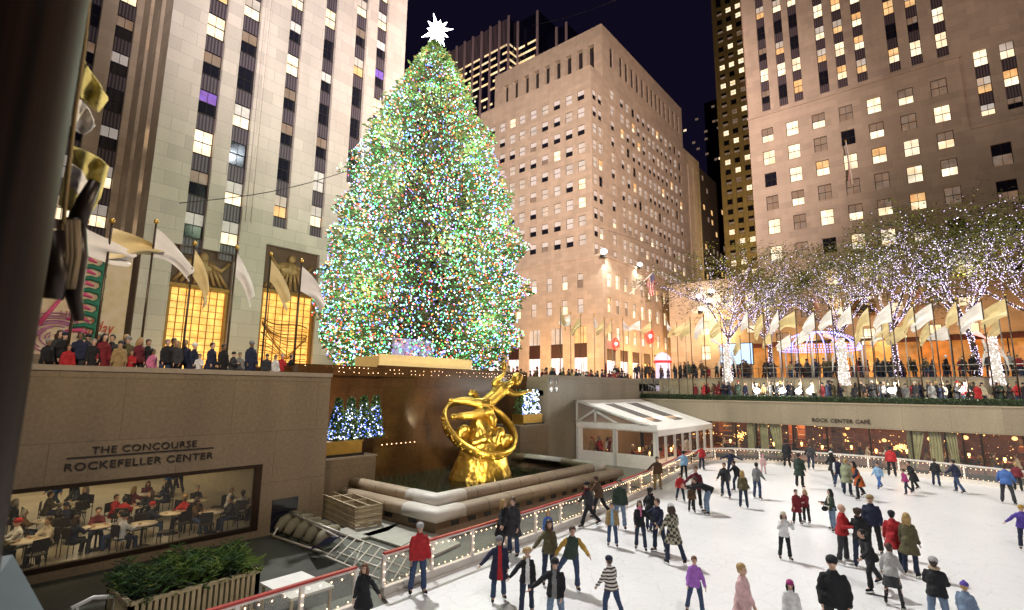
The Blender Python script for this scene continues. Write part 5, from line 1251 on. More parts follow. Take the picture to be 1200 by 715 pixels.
for i, (px, yt, c) in enumerate(((870,395,CG),(907,385,CG),(930,390,CW),(952,380,CW),(1017,378,CG),(1039,380,CW),(1066,378,CG),(1096,375,CG),(1118,378,CW),(1048,372,CG),(1180,372,CG))):
    b = atX(px, 440, 53.4); tp = atX(px, yt, 53.4)
    flagpole((53.4, b.y, 4.5), tp.z-4.5, c, (0,1,0), '%s flag in the second row, number %d behind the promenade crowd'%('gold' if c is CG else 'white', i+1), 'second row of flags behind the promenade', droop=.9, fl=1.6, hoist=1.15, rad=.05, pm=POLES, seed=i*5+2)
# national flags on angled poles
USM = {}
RED_ = mat('flag_red', (.45,.02,.03), .6); WHT_ = mat('flag_white', (.75,.72,.72), .6); BLU_ = mat('flag_blue', (.02,.03,.2), .6)
def us_flag(foot, tipv, w_, h_, lab, sway):
    t = thing('stars_and_stripes_flag', foot, lab, 'flag', 'striped national flags on the buildings'); foot = Vector(foot); tip = foot+Vector(tipv)
    mb = MB(); mb.tube([foot, tip], [.12,.07], WHITE, 8); mb.ell(tip, .16, .16, .16, BRASS, 8, 6); mb.build('pole', t)
    d = (foot-tip).normalized(); sw = Vector(sway)
    def pt(u, v): return tip+d*(.3+v*h_)+(Vector((0,0,-1))*u*w_)+sw*(u*w_*.25+.28*math.sin(u*5+v*4)*u)+d.cross(Vector((0,0,1)))*(.35*math.sin(v*9+u*2)*u)
    mb = MB()
    for s in range(13):
        m = RED_ if s % 2 == 0 else WHT_
        for q in range(10):
            u0, u1 = q/10, (q+1)/10; v0, v1 = s/13, (s+1)/13
            mm = BLU_ if (s < 7 and q < 4) else m
            mb.add([pt(u0,v0), pt(u1,v0), pt(u1,v1), pt(u0,v1)], [(0,1,2,3)], mm, True)
    for a in range(5):
        for b_ in range(4):
            c = pt(.04+.08*a, (b_+.6)*7/13/4.3); o_ = d.cross(Vector((0,0,1))).normalized()
            for sgn in (-1, 1):
                ring = [c+o_*.04*sgn+(Vector((0,0,1))*math.cos(k*math.pi/5)+d*math.sin(k*math.pi/5))*(.13 if k % 2 == 0 else .055) for k in range(10)]
                mb.add(ring, [tuple(range(10))], WHT_)
    mb.build('cloth', t)
p = atY(738, 345, 47.5); q = atY(767, 318, 45.5); us_flag(p, q-p, 4.2, 3.2, 'striped flag on a slanted pole on the middle stone block beside a glaring lamp', (.5,-.2,0))
p = atX(999, 216, 84.8); q = atX(991, 165, 83.4); us_flag(p, q-p, 4.4, 3.0, 'striped flag high on the brown building between two bright windows', (0,.1,0))
p = atX(960, 362, 84); q = atX(948, 322, 82); us_flag(p, q-p, 4.2, 2.8, 'striped flag low on the brown building above the blue pavilion', (0,-.5,0))
p = atX(1084, 352, 84); q = atX(1064, 303, 81.5); us_flag(p, q-p, 5.0, 3.4, 'striped flag low on the brown building between the two lit trunks', (0,-.5,0))
# ================================================================== PROMENADE DECORATION
ANG = glow('angel_wire', (1,.9,.78), .42); ANG2 = glow('angel_trim', (1,.35,.3), 2.0)
def angel(px, pyb, pyt, X, lab):
    b = atX(px, pyb, X); tp = atX(px, pyt, X); b.x = X; H = tp.z-b.z; t = thing('light_angel', b, lab, 'figure', 'wire angel figures outlined in white light'); B = Vector((X, b.y, b.z))
    mb = MB(); mb.lathe(B, [(.11*H,0),(.10*H,.1*H),(.085*H,.4*H),(.055*H,.6*H),(.075*H,.7*H),(.03*H,.8*H)], ANG, 14)
    mb.ell(B+Vector((0,0,.88*H)), .07*H, .07*H, .085*H, ANG); mb.build('gown', t); mb = MB(); r9 = random.Random(px)
    for k in range(260): v = r9.random(); rr9 = (.115-.07*v+(.02 if v > .8 else 0))*H; a9 = r9.uniform(0,6.283); mb.bulb(B+Vector((rr9*math.cos(a9), rr9*math.sin(a9), v*.95*H)), r9.uniform(.02,.045), LW_)
    mb.build('light_bulbs', t, kind='stuff')
    for s in (-1, 1):
        mb = MB()
        for k in range(5): mb.tube([B+Vector((.1,0,.66*H)), B+Vector((.15,s*(.08+.025*k)*H,(.82-.07*k)*H)), B+Vector((.1,s*(.13+.015*k)*H,(.66-.09*k)*H))], [.018*H,.016*H,.006*H], ANG, 5)
        mb.build('wing', t)
    mb = MB(); mb.tube([B+Vector((-.1,0,.84*H)), B+Vector((-.5,.12*H,.95*H)), B+Vector((-.9,.24*H,1.04*H))], [.015*H,.02*H,.06*H], ANG2, 6); mb.tube([B+Vector((0,.1*H,.68*H)), B+Vector((-.4,.14*H,.9*H))], .025*H, ANG, 6); mb.build('trumpet', t)
angel(1170, 452, 392, 53.0, 'white glowing angel figure at the right end of the promenade')
angel(990, 452, 394, 53.0, 'white glowing angel figure in front of the blue pavilion')
angel(853, 452, 400, 53.0, 'slim white glowing angel figure nearest the tent')
# round pavilion of blue lights
c = atX(961, 425, 60); c = Vector((60, c.y, 6.8)); pv = thing('light_pavilion', c, 'round open pavilion roof outlined in blue violet lights on the plaza', 'pavilion')
BL = glow('blue_neon', (.25,.25,1), 5); rr = 3.6; zt = atX(961, 410, 60).z; zc = atX(961, 389, 60).z
mb = MB()
for k in range(8): mb = MB(); a = k*math.pi/4; mb.tube([c+Vector((rr*math.cos(a), rr*math.sin(a), 0)), Vector((c.x+rr*math.cos(a), c.y+rr*math.sin(a), zt))], .07, WHITE, 8); mb.build('column', pv)
mb = MB()
for k in range(12):
    a = k*math.pi/6
    for j in range(22):
        u = j/21*math.pi/2; mb.bulb((c.x+rr*math.cos(u)*math.cos(a), c.y+rr*math.cos(u)*math.sin(a), zt+(zc-zt)*math.sin(u)), .075, BL)
for zz in (zt, zt+.25):
    for k in range(90): a = k*2*math.pi/90; mb.bulb((c.x+rr*math.cos(a), c.y+rr*math.sin(a), zz), .07, BL)
mb.build('dome_lights', pv, kind='stuff')
lamp('pavilion_glow', 'POINT', (c.x, c.y, zt-.5), 60, (.4,.4,1), size=.4)
# kiosk with red band
c = atY(777, 438, 33); k_ = thing('domed_kiosk', (c.x, 33, 5.4), 'small white domed kiosk with a red band beside the walkway', 'kiosk')
zt = atY(777, 424, 33).z; z2 = atY(777, 414, 33).z; LT = mat('kiosk_panel', (.7,.65,.75), .5, emit=(.9,.75,1), strength=.7)
mb = MB(); mb.lathe((c.x,33,5.4), [(1.15,0),(1.15,zt-5.4-.2)], LT, 8, smooth=False); mb.build('body', k_)
mb = MB(); mb.lathe((c.x,33,zt-.2), [(1.35,0),(1.35,.35)], mat('kiosk_red', (.6,.03,.04), .5, emit=(1,.05,.05), strength=.6), 16); mb.build('red_band', k_)
mb = MB(); mb.lathe((c.x,33,zt+.16), [(1.25,0),(1.15,(z2-zt)*.4),(.7,(z2-zt)*.8),(.1,z2-zt)], LT, 16); mb.build('dome', k_)
# red round ornaments
REDG_ = glow('red_ornament', (1,.06,.04), 2.2)
for px, py, r, lab in ((721,403,.95,'red glowing round ornament hanging at the shop front by the corner'),(761,394,1.35,'larger red glowing round ornament right of the shop front corner')):
    p = atY(px, py, 48.0); t = thing('red_ornament', (p.x,48,p.z), lab, 'ornament', 'red ornaments on the stone block'); mb = MB()
    q = [(p.x+r*math.cos(k*math.pi/10), 47.9, p.z+r*math.sin(k*math.pi/10)) for k in range(21)]; mb.tube(q, r*.3, REDG_, 8); mb.build('ring', t)
    mb = MB(); mb.ell((p.x,47.8,p.z), r*.3, r*.3, r*.3, LW_); mb.build('lamp', t)
# glare lamps on hedge line
for i, (px, py) in enumerate(((887,458),(917,458),(936,458.5),(949,458.5),(1045,457.5),(1127,457.5))):
    p = atX(px, py, 47.9); t = thing('ground_spotlight', p, ['low glaring spotlight behind the hedge, leftmost of the row','low glaring spotlight behind the hedge, second from the left','low glaring spotlight, left one of the close pair behind the hedge','low glaring spotlight, right one of the close pair behind the hedge','low glaring spotlight among the crowd right of the close pair','smallest low spotlight, farthest right among the promenade crowd'][i], 'spotlight', 'spotlights behind the hedge')
    mb = MB(); r = .26 if i < 5 else .12; mb.ell(p, .1, r, r*.8, MATS['flood_face'], 10, 6); mb.build('lens', t); mb = MB(); mb.box(p.x+.05, p.x+.2, p.y-.1, p.y+.1, 4.5, p.z, DKMET); mb.build('stand', t)
    lamp('spot_glow', 'POINT', (p.x-.3, p.y, p.z+.2), 260, (1,.95,.85), size=.15)
# video screen and orange stalls
p = atX(862, 418, 64); mb = MB(); mb.box(64, 64.15, p.y-2.0, p.y+1.8, p.z-1.0, p.z+1.6, mat('screen_bezel', (.02,.02,.02), .4)); t = tag(mb.build('video_screen'), 'pale blue lit screen behind the slim angel figure', 'screen')
mb = MB(); mb.quad((63.99,p.y-1.9,p.z-.9),(63.99,p.y+1.7,p.z-.9),(63.99,p.y+1.7,p.z+1.5),(63.99,p.y-1.9,p.z+1.5), glow('screen_face', (.45,.65,1), 1.5)); mb.build('screen_face', t)
for i, (px, lab) in enumerate(((905,'orange lit stall front left of the blue pavilion'),(1080,'orange lit stall front between the lit trunks'),(1115,'orange lit awning stall left of the thick lit trunk'),(1180,'orange lit stall behind the right angel figure'))):
    p = atX(px, 408, 72); t = thing('market_stall', (72, p.y, 6.8), lab, 'stall', 'orange lit stalls under the trees')
    mb = MB(); mb.quad((72,p.y-2.4,6.8),(72,p.y+2.4,6.8),(72,p.y+2.4,11.4),(72,p.y-2.4,11.4), glow('stall_glow', (1,.42,.1), .55, var=.95, scale=1.4)); mb.build('back_wall', t)
    mb = MB(); mb.add([(72,p.y-2.7,11.6),(72,p.y+2.7,11.6),(70,p.y+2.7,10.9),(70,p.y-2.7,10.9)], [(0,1,2,3)], mat('stall_awning', (.35,.08,.04), .7)); mb.build('awning', t)
    for y in (p.y-2.5, p.y, p.y+2.5): mb = MB(); mb.tube([(70.1,y,6.8),(70.1,y,10.95)], .06, DKMET, 6); mb.build('post', t)
# overhead cables
for i, (a, b_, lab) in enumerate(((atX(622, 30, 80), atX(722, 0, 80), 'thin cable crossing the night sky above the dark tower'), (atY(210, 238, 40), atY(420, 196, 40), 'thin cable crossing the tower front towards the big tree'), (atX(712, 270, 75), atX(905, 318, 75), 'thin cable from the stone block to the lit trees'))):
    mb = MB(); mb.tube([a.lerp(b_, t/12)-Vector((0,0,.6*math.sin(math.pi*t/12))) for t in range(13)], .035, DKMET, 5); tag(mb.build('overhead_cable'), lab, 'cable')
# ================================================================== NEAR FLAGPOLE
ang1 = ray(49, 357); az1 = math.atan2(ang1.y, ang1.x); D = .95; azc = az1+R(7.2); cx, cy_ = D*math.cos(azc), D*math.sin(azc); rad = D*math.sin(R(7.2))
np_ = thing('near_flagpole', (cx, cy_, 3.9), 'thick dark bronze flagpole very close on the left edge', 'flagpole')
PB = mat('near_bronze', (.022,.010,.006), .5, .0, var=.35, scale=3, spec=.12)
n = PB.node_tree; L = n.links.new; tc = [q for q in n.nodes if q.type == 'TEX_COORD'][0]; nz = [q for q in n.nodes if q.type == 'TEX_NOISE'][0]
mp = n.nodes.new('ShaderNodeMapping'); mp.inputs['Scale'].default_value = (14, 14, .12); L(tc.outputs['Object'], mp.inputs['Vector']); L(mp.outputs[0], nz.inputs['Vector'])
rp = n.nodes.new('ShaderNodeValToRGB'); rp.color_ramp.elements[0].color = (.006,.003,.002,1); rp.color_ramp.elements[0].position = .35; rp.color_ramp.elements[1].color = (.05,.02,.009,1); rp.color_ramp.elements[1].position = .75  # vertical brown streaks in the colour stand in for reflections on the pole
L(nz.outputs['Fac'], rp.inputs[0]); L(rp.outputs[0], n.nodes['Principled BSDF'].inputs['Base Color'])
mb = MB(); mb.tube([(cx,cy_,3.9),(cx,cy_,9)], rad, PB, 64); mb.build('pole', np_)
def nearp(px, py, d): return CAM+ray(px, py)*d
mb = MB(); mb.tube([nearp(105,-10,1.25), nearp(98,60,1.25), nearp(88,130,1.25), nearp(80,200,1.25), nearp(74,262,1.25)], .0035, mat('halyard_rope', (.25,.16,.06), .8), 6); mb.build('halyard', np_)
mb = MB(); CL = mat('dark_cleat', (.03,.02,.015), .35, .6)
mb.tube([nearp(112,212,1.3), nearp(100,236,1.3), nearp(90,262,1.28)], [.010,.014,.016], CL, 10); mb.tube([nearp(88,255,1.28), nearp(90,300,1.28), nearp(86,345,1.28), nearp(93,376,1.28)], [.016,.018,.014,.008], CL, 10)
mb.tube([nearp(60,270,1.25), nearp(64,320,1.25), nearp(58,350,1.25)], .02, CL, 10)
for k in range(9): mb.tube([nearp(70+k*2.6,258,1.26), nearp(71+k*2.6,300,1.25-.01*(k%2)), nearp(66+k*2.4,338,1.26)], .0045, mat('wound_rope', (.22,.15,.08), .8, var=.3), 6)
mb.build('cleat', np_)
def cloth_blob(name, outline, d, m, lab_):
    c = [sum(o[0] for o in outline)/len(outline), sum(o[1] for o in outline)/len(outline)]
    def fn(u, v):
        k = u*len(outline); i = int(k) % len(outline); j = (i+1) % len(outline); f = k-int(k); px = outline[i][0]*(1-f)+outline[j][0]*f; py = outline[i][1]*(1-f)+outline[j][1]*f
        x, y = c[0]+(px-c[0])*v, c[1]+(py-c[1])*v
        return nearp(x, y, d+.022*math.sin(x*.25+y*.06)+.01*math.sin(y*.3))
    mb = MB(); mb.grid(40, 8, fn, m); o = mb.build(name, np_); md = o.modifiers.new('thick', 'SOLIDIFY'); md.thickness = .004; return o
CGN = mat('near_gold_silk', (.62,.52,.2), .9, var=.15, scale=9, spec=.1); CWN = mat('near_white_silk', (.66,.6,.55), .9, var=.15, scale=9, spec=.1)
cloth_blob('flag', [(96,66),(103,78),(128,116),(116,132),(106,126),(94,112)], 2.0, CGN, '')
cloth_blob('flag', [(88,112),(100,120),(112,148),(98,157),(86,152)], 2.0, CWN, '')
cloth_blob('flag', [(84,170),(108,180),(128,195),(118,232),(104,250),(76,246),(70,240),(78,200)], 1.9, CGN, '')
cloth_blob('flag', [(82,190),(96,200),(108,222),(92,228),(80,215)], 1.85, CWN, '')
lamp('near_flag_fill', 'SPOT', (3.2, -.6, 7.2), 480, (1,.88,.66), nearp(104,150,2.0), .3, 26, .5)  # unseen spot added to brighten the cloths on the near pole
# ================================================================== PEOPLE
SKIN = [mat('skin_light', (.62,.38,.27), .55, var=.05), mat('skin_tan', (.45,.26,.16), .55, var=.05), mat('skin_brown', (.22,.12,.07), .55, var=.05)]
EYE = mat('eye_dark', (.02,.015,.012), .3); LIP = mat('lips', (.4,.13,.1), .5); STEELB = mat('skate_blade', (.6,.6,.6), .2, 1.0)
def cloth(name, col): return mat('cloth_'+name, col, .85, var=.25, scale=9, bump=.6)
CL_ = dict(black=(.012,.012,.015), navy=(.015,.02,.05), red=(.42,.02,.025), darkred=(.18,.012,.02), maroon=(.14,.015,.025), white=(.75,.72,.70), cream=(.55,.48,.36), grey=(.20,.20,.20), lgrey=(.38,.37,.36),
  olive=(.10,.085,.04), brown=(.11,.06,.03), tan=(.32,.22,.10), purple=(.36,.14,.52), pink=(.62,.18,.32), palepink=(.65,.42,.42), lblue=(.25,.42,.62), blue=(.06,.14,.40), jeans=(.035,.06,.13), ljeans=(.16,.22,.32), dgreen=(.03,.05,.035), green=(.12,.16,.06), palegreen=(.30,.32,.20),
  orange=(.45,.10,.02), mustard=(.42,.25,.04), magenta=(.34,.03,.16), charcoal=(.035,.035,.04), dkjeans=(.018,.028,.06), beige=(.42,.33,.22), plaid=(.2,.19,.15), stripe=(.5,.4,.35), violet=(.10,.06,.35))
HAIRC = dict(hblack=(.01,.008,.007), hbrown=(.05,.025,.012), hblond=(.42,.27,.10), hgrey=(.25,.23,.2), hred=(.14,.05,.02), bald=(.40,.24,.16))
def CM(k):
    if k in HAIRC: return mat('hair_'+k, HAIRC[k], .5, var=.25, scale=30, bump=.4)
    if k == 'plaid':
        if 'cloth_plaid' not in MATS:
            m = mat('cloth_plaid', CL_[k], .85); n = m.node_tree; ch = n.nodes.new('ShaderNodeTexChecker'); ch.inputs['Scale'].default_value = 11
            ch.inputs[1].default_value = (.42,.38,.28,1); ch.inputs[2].default_value = (.05,.05,.035,1); tc = [q for q in n.nodes if q.type == 'TEX_COORD'][0]
            n.links.new(tc.outputs['Object'], ch.inputs[0]); n.links.new(ch.outputs[0], n.nodes['Principled BSDF'].inputs['Base Color'])
        return MATS['cloth_plaid']
    if k == 'stripe':
        if 'cloth_stripe' not in MATS:
            m = mat('cloth_stripe', CL_[k], .85); n = m.node_tree; wv = n.nodes.new('ShaderNodeTexWave'); wv.bands_direction = 'Z'; wv.inputs['Scale'].default_value = 3.4
            rp = n.nodes.new('ShaderNodeValToRGB'); rp.color_ramp.interpolation = 'CONSTANT'; rp.color_ramp.elements[0].color = (.06,.035,.03,1); rp.color_ramp.elements[1].color = (.72,.68,.62,1); rp.color_ramp.elements[1].position = .45
            tc = [q for q in n.nodes if q.type == 'TEX_COORD'][0]; n.links.new(tc.outputs['Object'], wv.inputs[0]); n.links.new(wv.outputs['Fac'], rp.inputs[0]); n.links.new(rp.outputs[0], n.nodes['Principled BSDF'].inputs['Base Color'])
        return MATS['cloth_stripe']
    return cloth(k, CL_[k])
V = Vector
def dirv(f, s, sg):     # f forward angle, s sideways angle (deg); facing -Y
    f, s = R(f), R(s); return V((sg*math.sin(s), -math.sin(f)*math.cos(s), -math.cos(f)*math.cos(s)))
# pose: legs (fwd, side, knee) left(+x)/right(-x), arms (fwd, side, elbow, inward), lean forward, lean side, head nod
POSES = {
 'stand': dict(L=(2,5,4), R_=(-3,5,6), AL=(5,12,18,6), AR=(8,12,22,8), lean=3),
 'glide': dict(L=(16,6,14), R_=(-22,8,22), AL=(18,26,22,4), AR=(-16,22,20,0), lean=12),
 'push': dict(L=(20,3,22), R_=(-26,22,8), AL=(30,30,30,6), AR=(-26,30,14,0), lean=18),
 'stride': dict(L=(-18,6,14), R_=(20,5,20), AL=(26,10,28,6), AR=(-18,12,16,4), lean=8),
 'reachL': dict(L=(6,6,8), R_=(-6,5,8), AL=(24,46,16,0), AR=(10,10,34,12), lean=5),
 'reachR': dict(L=(-6,6,8), R_=(6,5,8), AL=(10,10,34,12), AR=(24,46,16,0), lean=5),
 'wide': dict(L=(6,12,8), R_=(-6,13,8), AL=(8,66,8,0), AR=(8,62,10,0), lean=6),
 'vee': dict(L=(10,8,16), R_=(-8,12,12), AL=(10,19,28,6), AR=(14,17,34,8), lean=7),
 'bend': dict(L=(16,9,16), R_=(14,9,18), AL=(70,8,14,6), AR=(64,12,18,6), lean=62),
 'hold': dict(L=(3,5,4), R_=(-2,6,6), AL=(24,10,70,14), AR=(22,10,78,18), lean=3),
 'face': dict(L=(4,5,4), R_=(-4,6,5), AL=(38,26,118,20), AR=(36,24,120,20), lean=6, nod=14),
 'pockets': dict(L=(2,6,3), R_=(-2,6,4), AL=(-8,14,34,16), AR=(-8,14,34,16), lean=4, nod=12),
 'walk': dict(L=(24,2,8), R_=(-22,2,18), AL=(-20,8,14,2), AR=(22,8,20,2), lean=5),
 'sit': dict(L=(84,7,86), R_=(80,8,82), AL=(40,10,60,16), AR=(44,10,66,16), lean=6),
 'crouch': dict(L=(50,10,62), R_=(36,10,58), AL=(52,24,24,4), AR=(30,40,16,0), lean=38),
}
def skeleton(ps, fem):
    P_ = POSES[ps]; j = {}
    pel = V((0,0,0)); 
    for key, sg in (('L',1),('R_',-1)):
        f, s, k = P_[key]; hip = pel+V((sg*.09,0,-.02)); kn = hip+dirv(f,s,sg)*.44; an = kn+dirv(f-k,s*.7,sg)*.42
        j[key] = (hip, kn, an, f-k)
    lean = R(P_['lean']); T_ = Matrix.Rotation(lean, 4, 'X')      # lean forward = towards -Y
    def up(p): q = V(p); return V((q.x, q.y*math.cos(lean)-q.z*math.sin(lean), q.y*math.sin(lean)+q.z*math.cos(lean)))
    sw = .135 if fem else .155
    for key, sg in (('AL',1),('AR',-1)):
        f, s, e, inn = P_[key]; sh = up((sg*sw,0,.405)); el = sh+dirv(f,s,sg)*.28; d = dirv(f+e, s*(1-e/150), sg); d = (d+V((-sg*math.sin(R(inn)),0,0))).normalized(); wr = el+d*.25
        j[key] = (sh, el, wr, d)
    nod = R(P_.get('nod',0))
    hd = up((0,0,.50)); hc = hd+ (up((0,0,1))*.5+V((0,-.12-.3*math.sin(nod),1))*.5).normalized()*.17
    j['neck'] = hd; j['head'] = hc; j['up'] = up
    zmin = min(j['L'][2].z, j['R_'][2].z); j['dz'] = -zmin+.16 if ps != 'sit' else None
    if ps == 'sit': j['dz'] = .50
    return j
def ring(up, z, cy_, rx, ry, n=14): return [up((rx*math.cos(2*math.pi*i/n), cy_+ry*math.sin(2*math.pi*i/n), z)) for i in range(n)]
_cache = {}
def body_mesh(ps, fem):
    k = ('b', ps, fem)
    if k in _cache: return _cache[k]
    j = skeleton(ps, fem); mb = MB(); S_ = SKIN[0]; up = j['up']
    for key in ('L','R_'):
        h, kn, an, a = j[key]; mb.tube([h, h.lerp(kn,.5), kn, kn.lerp(an,.35), an], [.08,.072,.055,.052,.036], S_, 10); mb.ell(kn, .055,.055,.055, S_)
        mb.ell(an+V((0,-.04,-.03)), .035,.09,.035, S_)
    mb.loft([ring(up,-.05,0,.13,.09), ring(up,.1,0,.12,.085), ring(up,.25,0,.14,.09), ring(up,.4,0,.15,.085), ring(up,.47,0,.08,.06)], S_)
    mb.tube([j['neck']-V((0,0,.06)), j['neck'], j['head']-V((0,0,.04))], [.055,.052,.052], S_, 10)
    for key in ('AL','AR'):
        s, e, w_, d = j[key]; mb.tube([up((0,0,.42)), s, s.lerp(e,.5), e, w_], [.05,.052,.045,.036,.025], S_, 8)
        mb.ell(w_+d*.045, .024,.036,.045, S_, 10, 8, d.to_track_quat('Z','Y').to_matrix())
    c = j['head']; mb.ell(c+V((0,.012,.02)), .08,.098,.104, S_, 16, 12); mb.ell(c+V((0,-.028,-.055)), .054,.06,.062, S_, 12, 10); mb.tube([c+V((0,-.08,.012)), c+V((0,-.108,-.022)), c+V((0,-.085,-.035))], [.011,.019,.013], S_, 8)
    for s in (-1,1): mb.ell(c+V((s*.074,.01,-.01)), .014,.02,.03, S_, 8, 6)
    me = remesh(mb, .0165, 0, 1, 1)
    # hands: fingers and thumb rooted in the palm, eyes, mouth
    x = MB(); 
    for key, sg in (('AL',1),('AR',-1)):
        s, e, w_, d = j[key]; side = d.cross(V((sg,0,.2))).normalized(); pn = d.cross(side).normalized(); root = w_+d*.075
        for q, ln in ((-1.5,.062),(-.5,.074),(.5,.068),(1.5,.052)):
            a = root+side*q*.0155; x.tube([a-d*.02, a+d*ln*.5+pn*.004, a+d*ln*.8+pn*.016*sg, a+d*ln*.92+pn*.03*sg], [.0095,.009,.008,.0065], SKIN[0], 6)
        a = w_+d*.02-side*.024; x.tube([a, a-side*.022+d*.022, a-side*.03+d*.05], [.011,.0095,.0075], SKIN[0], 6)
    for s in (-1,1): x.ell(c+V((s*.028,-.079,.006)), .0105,.008,.007, EYE, 8, 6); x.ell(c+V((s*.028,-.083,.024)), .016,.006,.004, EYE, 8, 4)
    x.ell(c+V((0,-.082,-.062)), .02,.007,.006, LIP, 8, 4)
    xm = x.mesh('x'); import bmesh
    bm = bmesh.new(); bm.from_mesh(me)
    for f in bm.faces: f.material_index = 0
    me.materials.clear(); [me.materials.append(m) for m in xm.materials]
    bm.from_mesh(xm); bm.to_mesh(me); bm.free(); me.polygons.foreach_set('use_smooth', [True]*len(me.polygons)); me.name = 'body'
    _cache[k] = me; return me
def jacket_mesh(ps, fem, style, openf=False, sleeve2=False):
    k = ('j', ps, fem, style, openf, sleeve2)
    if k in _cache: return _cache[k]
    j = skeleton(ps, fem); up = j['up']; mb = MB(); S_ = SKIN[0]; g = 1.0 if style != 'sweater' else .97
    W_ = .16 if fem else .178; wa = .14 if fem else .168
    rings = []
    if style == 'coat': rings += [(-.38,.0,.27,.235),(-.2,.0,.24,.205)]
    rings += [(-.13,0,W_*g+.04,.172),(0,0,W_*g+.022,.162),(.14,0,wa*g+.008,.135*g),(.28,0,W_*g*.98,.135*g),(.37,0,W_*g*.98,.122*g),(.43,0,W_*.72,.10),(.485,-.005,.092,.082),(.545,-.012,.078,.078)]
    if style == 'coat' and POSES[ps]['lean'] < 30:
        # the skirt of a coat hangs straight down from the waist
        rr = []
        for z, c, a, b in rings:
            q = ring(up, z, c, a, b)
            if z < -.1: base = up((0,0,-.1)); q = [V((a*math.cos(2*math.pi*i/14), base.y+b*math.sin(2*math.pi*i/14), z)) for i in range(14)]
            rr.append(q)
        mb.loft(rr, S_)
    else:
        if POSES[ps]['lean'] >= 30: rings = [r for r in rings if r[0] > -.3]
        mb.loft([ring(up,*r) for r in rings], S_)
    for key in ('AL','AR'):
        s, e, w_, d = j[key]; c = up((0,0,.385)); mb.tube([c.lerp(s,.35), s, s.lerp(e,.5), e, e.lerp(w_,.6), w_+d*.01], [.066*g,.074*g,.07*g,.063*g,.056*g,.05*g], S_, 10); mb.ell(s, .07*g,.072*g,.066*g, S_); mb.ell(e, .058*g,.058*g,.058*g, S_)
    me = remesh(mb, .023, .019, 8.0, 2)
    me.materials.clear(); me.materials.append(S_); me.materials.append(S_)
    inv = lambda p: p
    lean = R(POSES[ps]['lean'])
    if openf or sleeve2:
        for f in me.polygons:
            c = f.center; y = c.y*math.cos(lean)+c.z*math.sin(lean); z = -c.y*math.sin(lean)+c.z*math.cos(lean)
            if openf and abs(c.x) < .045+.04*max(0,.4-z) and y < -.04: f.material_index = 1
            if sleeve2:
                for key in ('AL','AR'):
                    s, e, w_, d = j[key]
                    for a, b in ((s,e),(e,w_)):
                        t = max(0,min(1,(c-a).dot(b-a)/(b-a).length_squared)); 
                        if (c-a.lerp(b,t)).length < .085 and abs(c.x) > .15: f.material_index = 1
    me.name = 'jacket'; _cache[k] = me; return me
def trousers_mesh(ps, fem, style='trousers'):
    k = ('t', ps, fem, style)
    if k in _cache: return _cache[k]
    j = skeleton(ps, fem); mb = MB(); S_ = SKIN[0]; up = j['up']; w_ = .16 if fem else .165
    hr = lambda z, a, b: [V((a*math.cos(2*math.pi*i/14), b*math.sin(2*math.pi*i/14), z)) for i in range(14)]
    mb.loft([ring(up,.12,0,w_*.72,.085), hr(.02,w_*.93,.112), hr(-.08,w_*1.02,.125), hr(-.12,w_*.9,.11)], S_)
    g = {'trousers':(.098,.09,.072,.068,.076), 'leggings':(.088,.075,.056,.054,.045), 'skirt':(.088,.075,.056,.054,.045)}[style]
    for key in ('L','R_'):
        h, kn, an, a = j[key]; mb.tube([h+V((0,0,.03)), h.lerp(kn,.4), kn, kn.lerp(an,.4), an+V((0,0,.0))], g, S_, 12); mb.ell(kn, g[2]*1.02, g[2]*1.02, g[2]*1.02, S_)
    if style == 'skirt':
        mb.loft([hr(.05,w_,.12), hr(-.15,.2,.17), hr(-.42,.25,.22)], S_)
    me = remesh(mb, .022, .010, 10, 2); me.materials.clear(); me.materials.append(S_); me.name = 'trousers'; _cache[k] = me; return me
def skate_mesh(ps, fem, key, street):
    k = ('s', ps, fem, key, street)
    if k in _cache: return _cache[k]
    j = skeleton(ps, fem); h, kn, an, a = j[key]; mb = MB(); B_ = SKIN[0]
    pitch = max(-45, min(20, a if abs(a) > 18 and ps != 'sit' else 0)); Mx = Matrix.Rotation(R(-pitch*.8), 3, 'X')
    sg = 1 if key == 'L' else -1; Mz = Matrix.Rotation(R(12*sg), 3, 'Z'); Q = Mz @ Mx
    def p(x, y, z): return an+Q @ V((x,y,z))
    mb.loft([[p(.05*math.cos(t)*s_, .05*math.sin(t)*s_+o_, z) for t in [2*math.pi*i/10 for i in range(10)]] for z, s_, o_ in ((.10,1.05,0),(.02,.9,0),(-.03,.95,-.0))], B_)
    mb.loft([[p(.042*math.cos(t), -.055+ly*math.sin(t), z) for t in [2*math.pi*i/12 for i in range(12)]] for z, ly in ((-.02,.085),(-.05,.125),(-.085,.135))], B_)
    me = remesh(mb, .014, 0, 1, 1)
    import bmesh
    x = MB(); x.add([p(.001,0,0)]*3, [(0,1,2)], B_)
    if not street:
        for s in (-1,): 
            for (y0, y1, z0, z1, m) in ((-.18,.085,-.155,-.125,STEELB),(-.15,-.10,-.13,-.08,STEELB),(.03,.07,-.13,-.08,STEELB)):
                vs = [p(xx, y_, z_) for xx in (-.004,.004) for y_ in (y0,y1) for z_ in (z0,z1)]; x.add(vs, [(0,1,3,2),(4,6,7,5),(0,4,5,1),(2,3,7,6),(0,2,6,4),(1,5,7,3)], m)
    xm = x.mesh('x'); bm = bmesh.new(); bm.from_mesh(me)
    for f in bm.faces: f.material_index = 0
    me.materials.clear(); [me.materials.append(m) for m in xm.materials]; bm.from_mesh(xm); bm.to_mesh(me); bm.free()
    me.name = 'ice_skate'; _cache[k] = me; return me
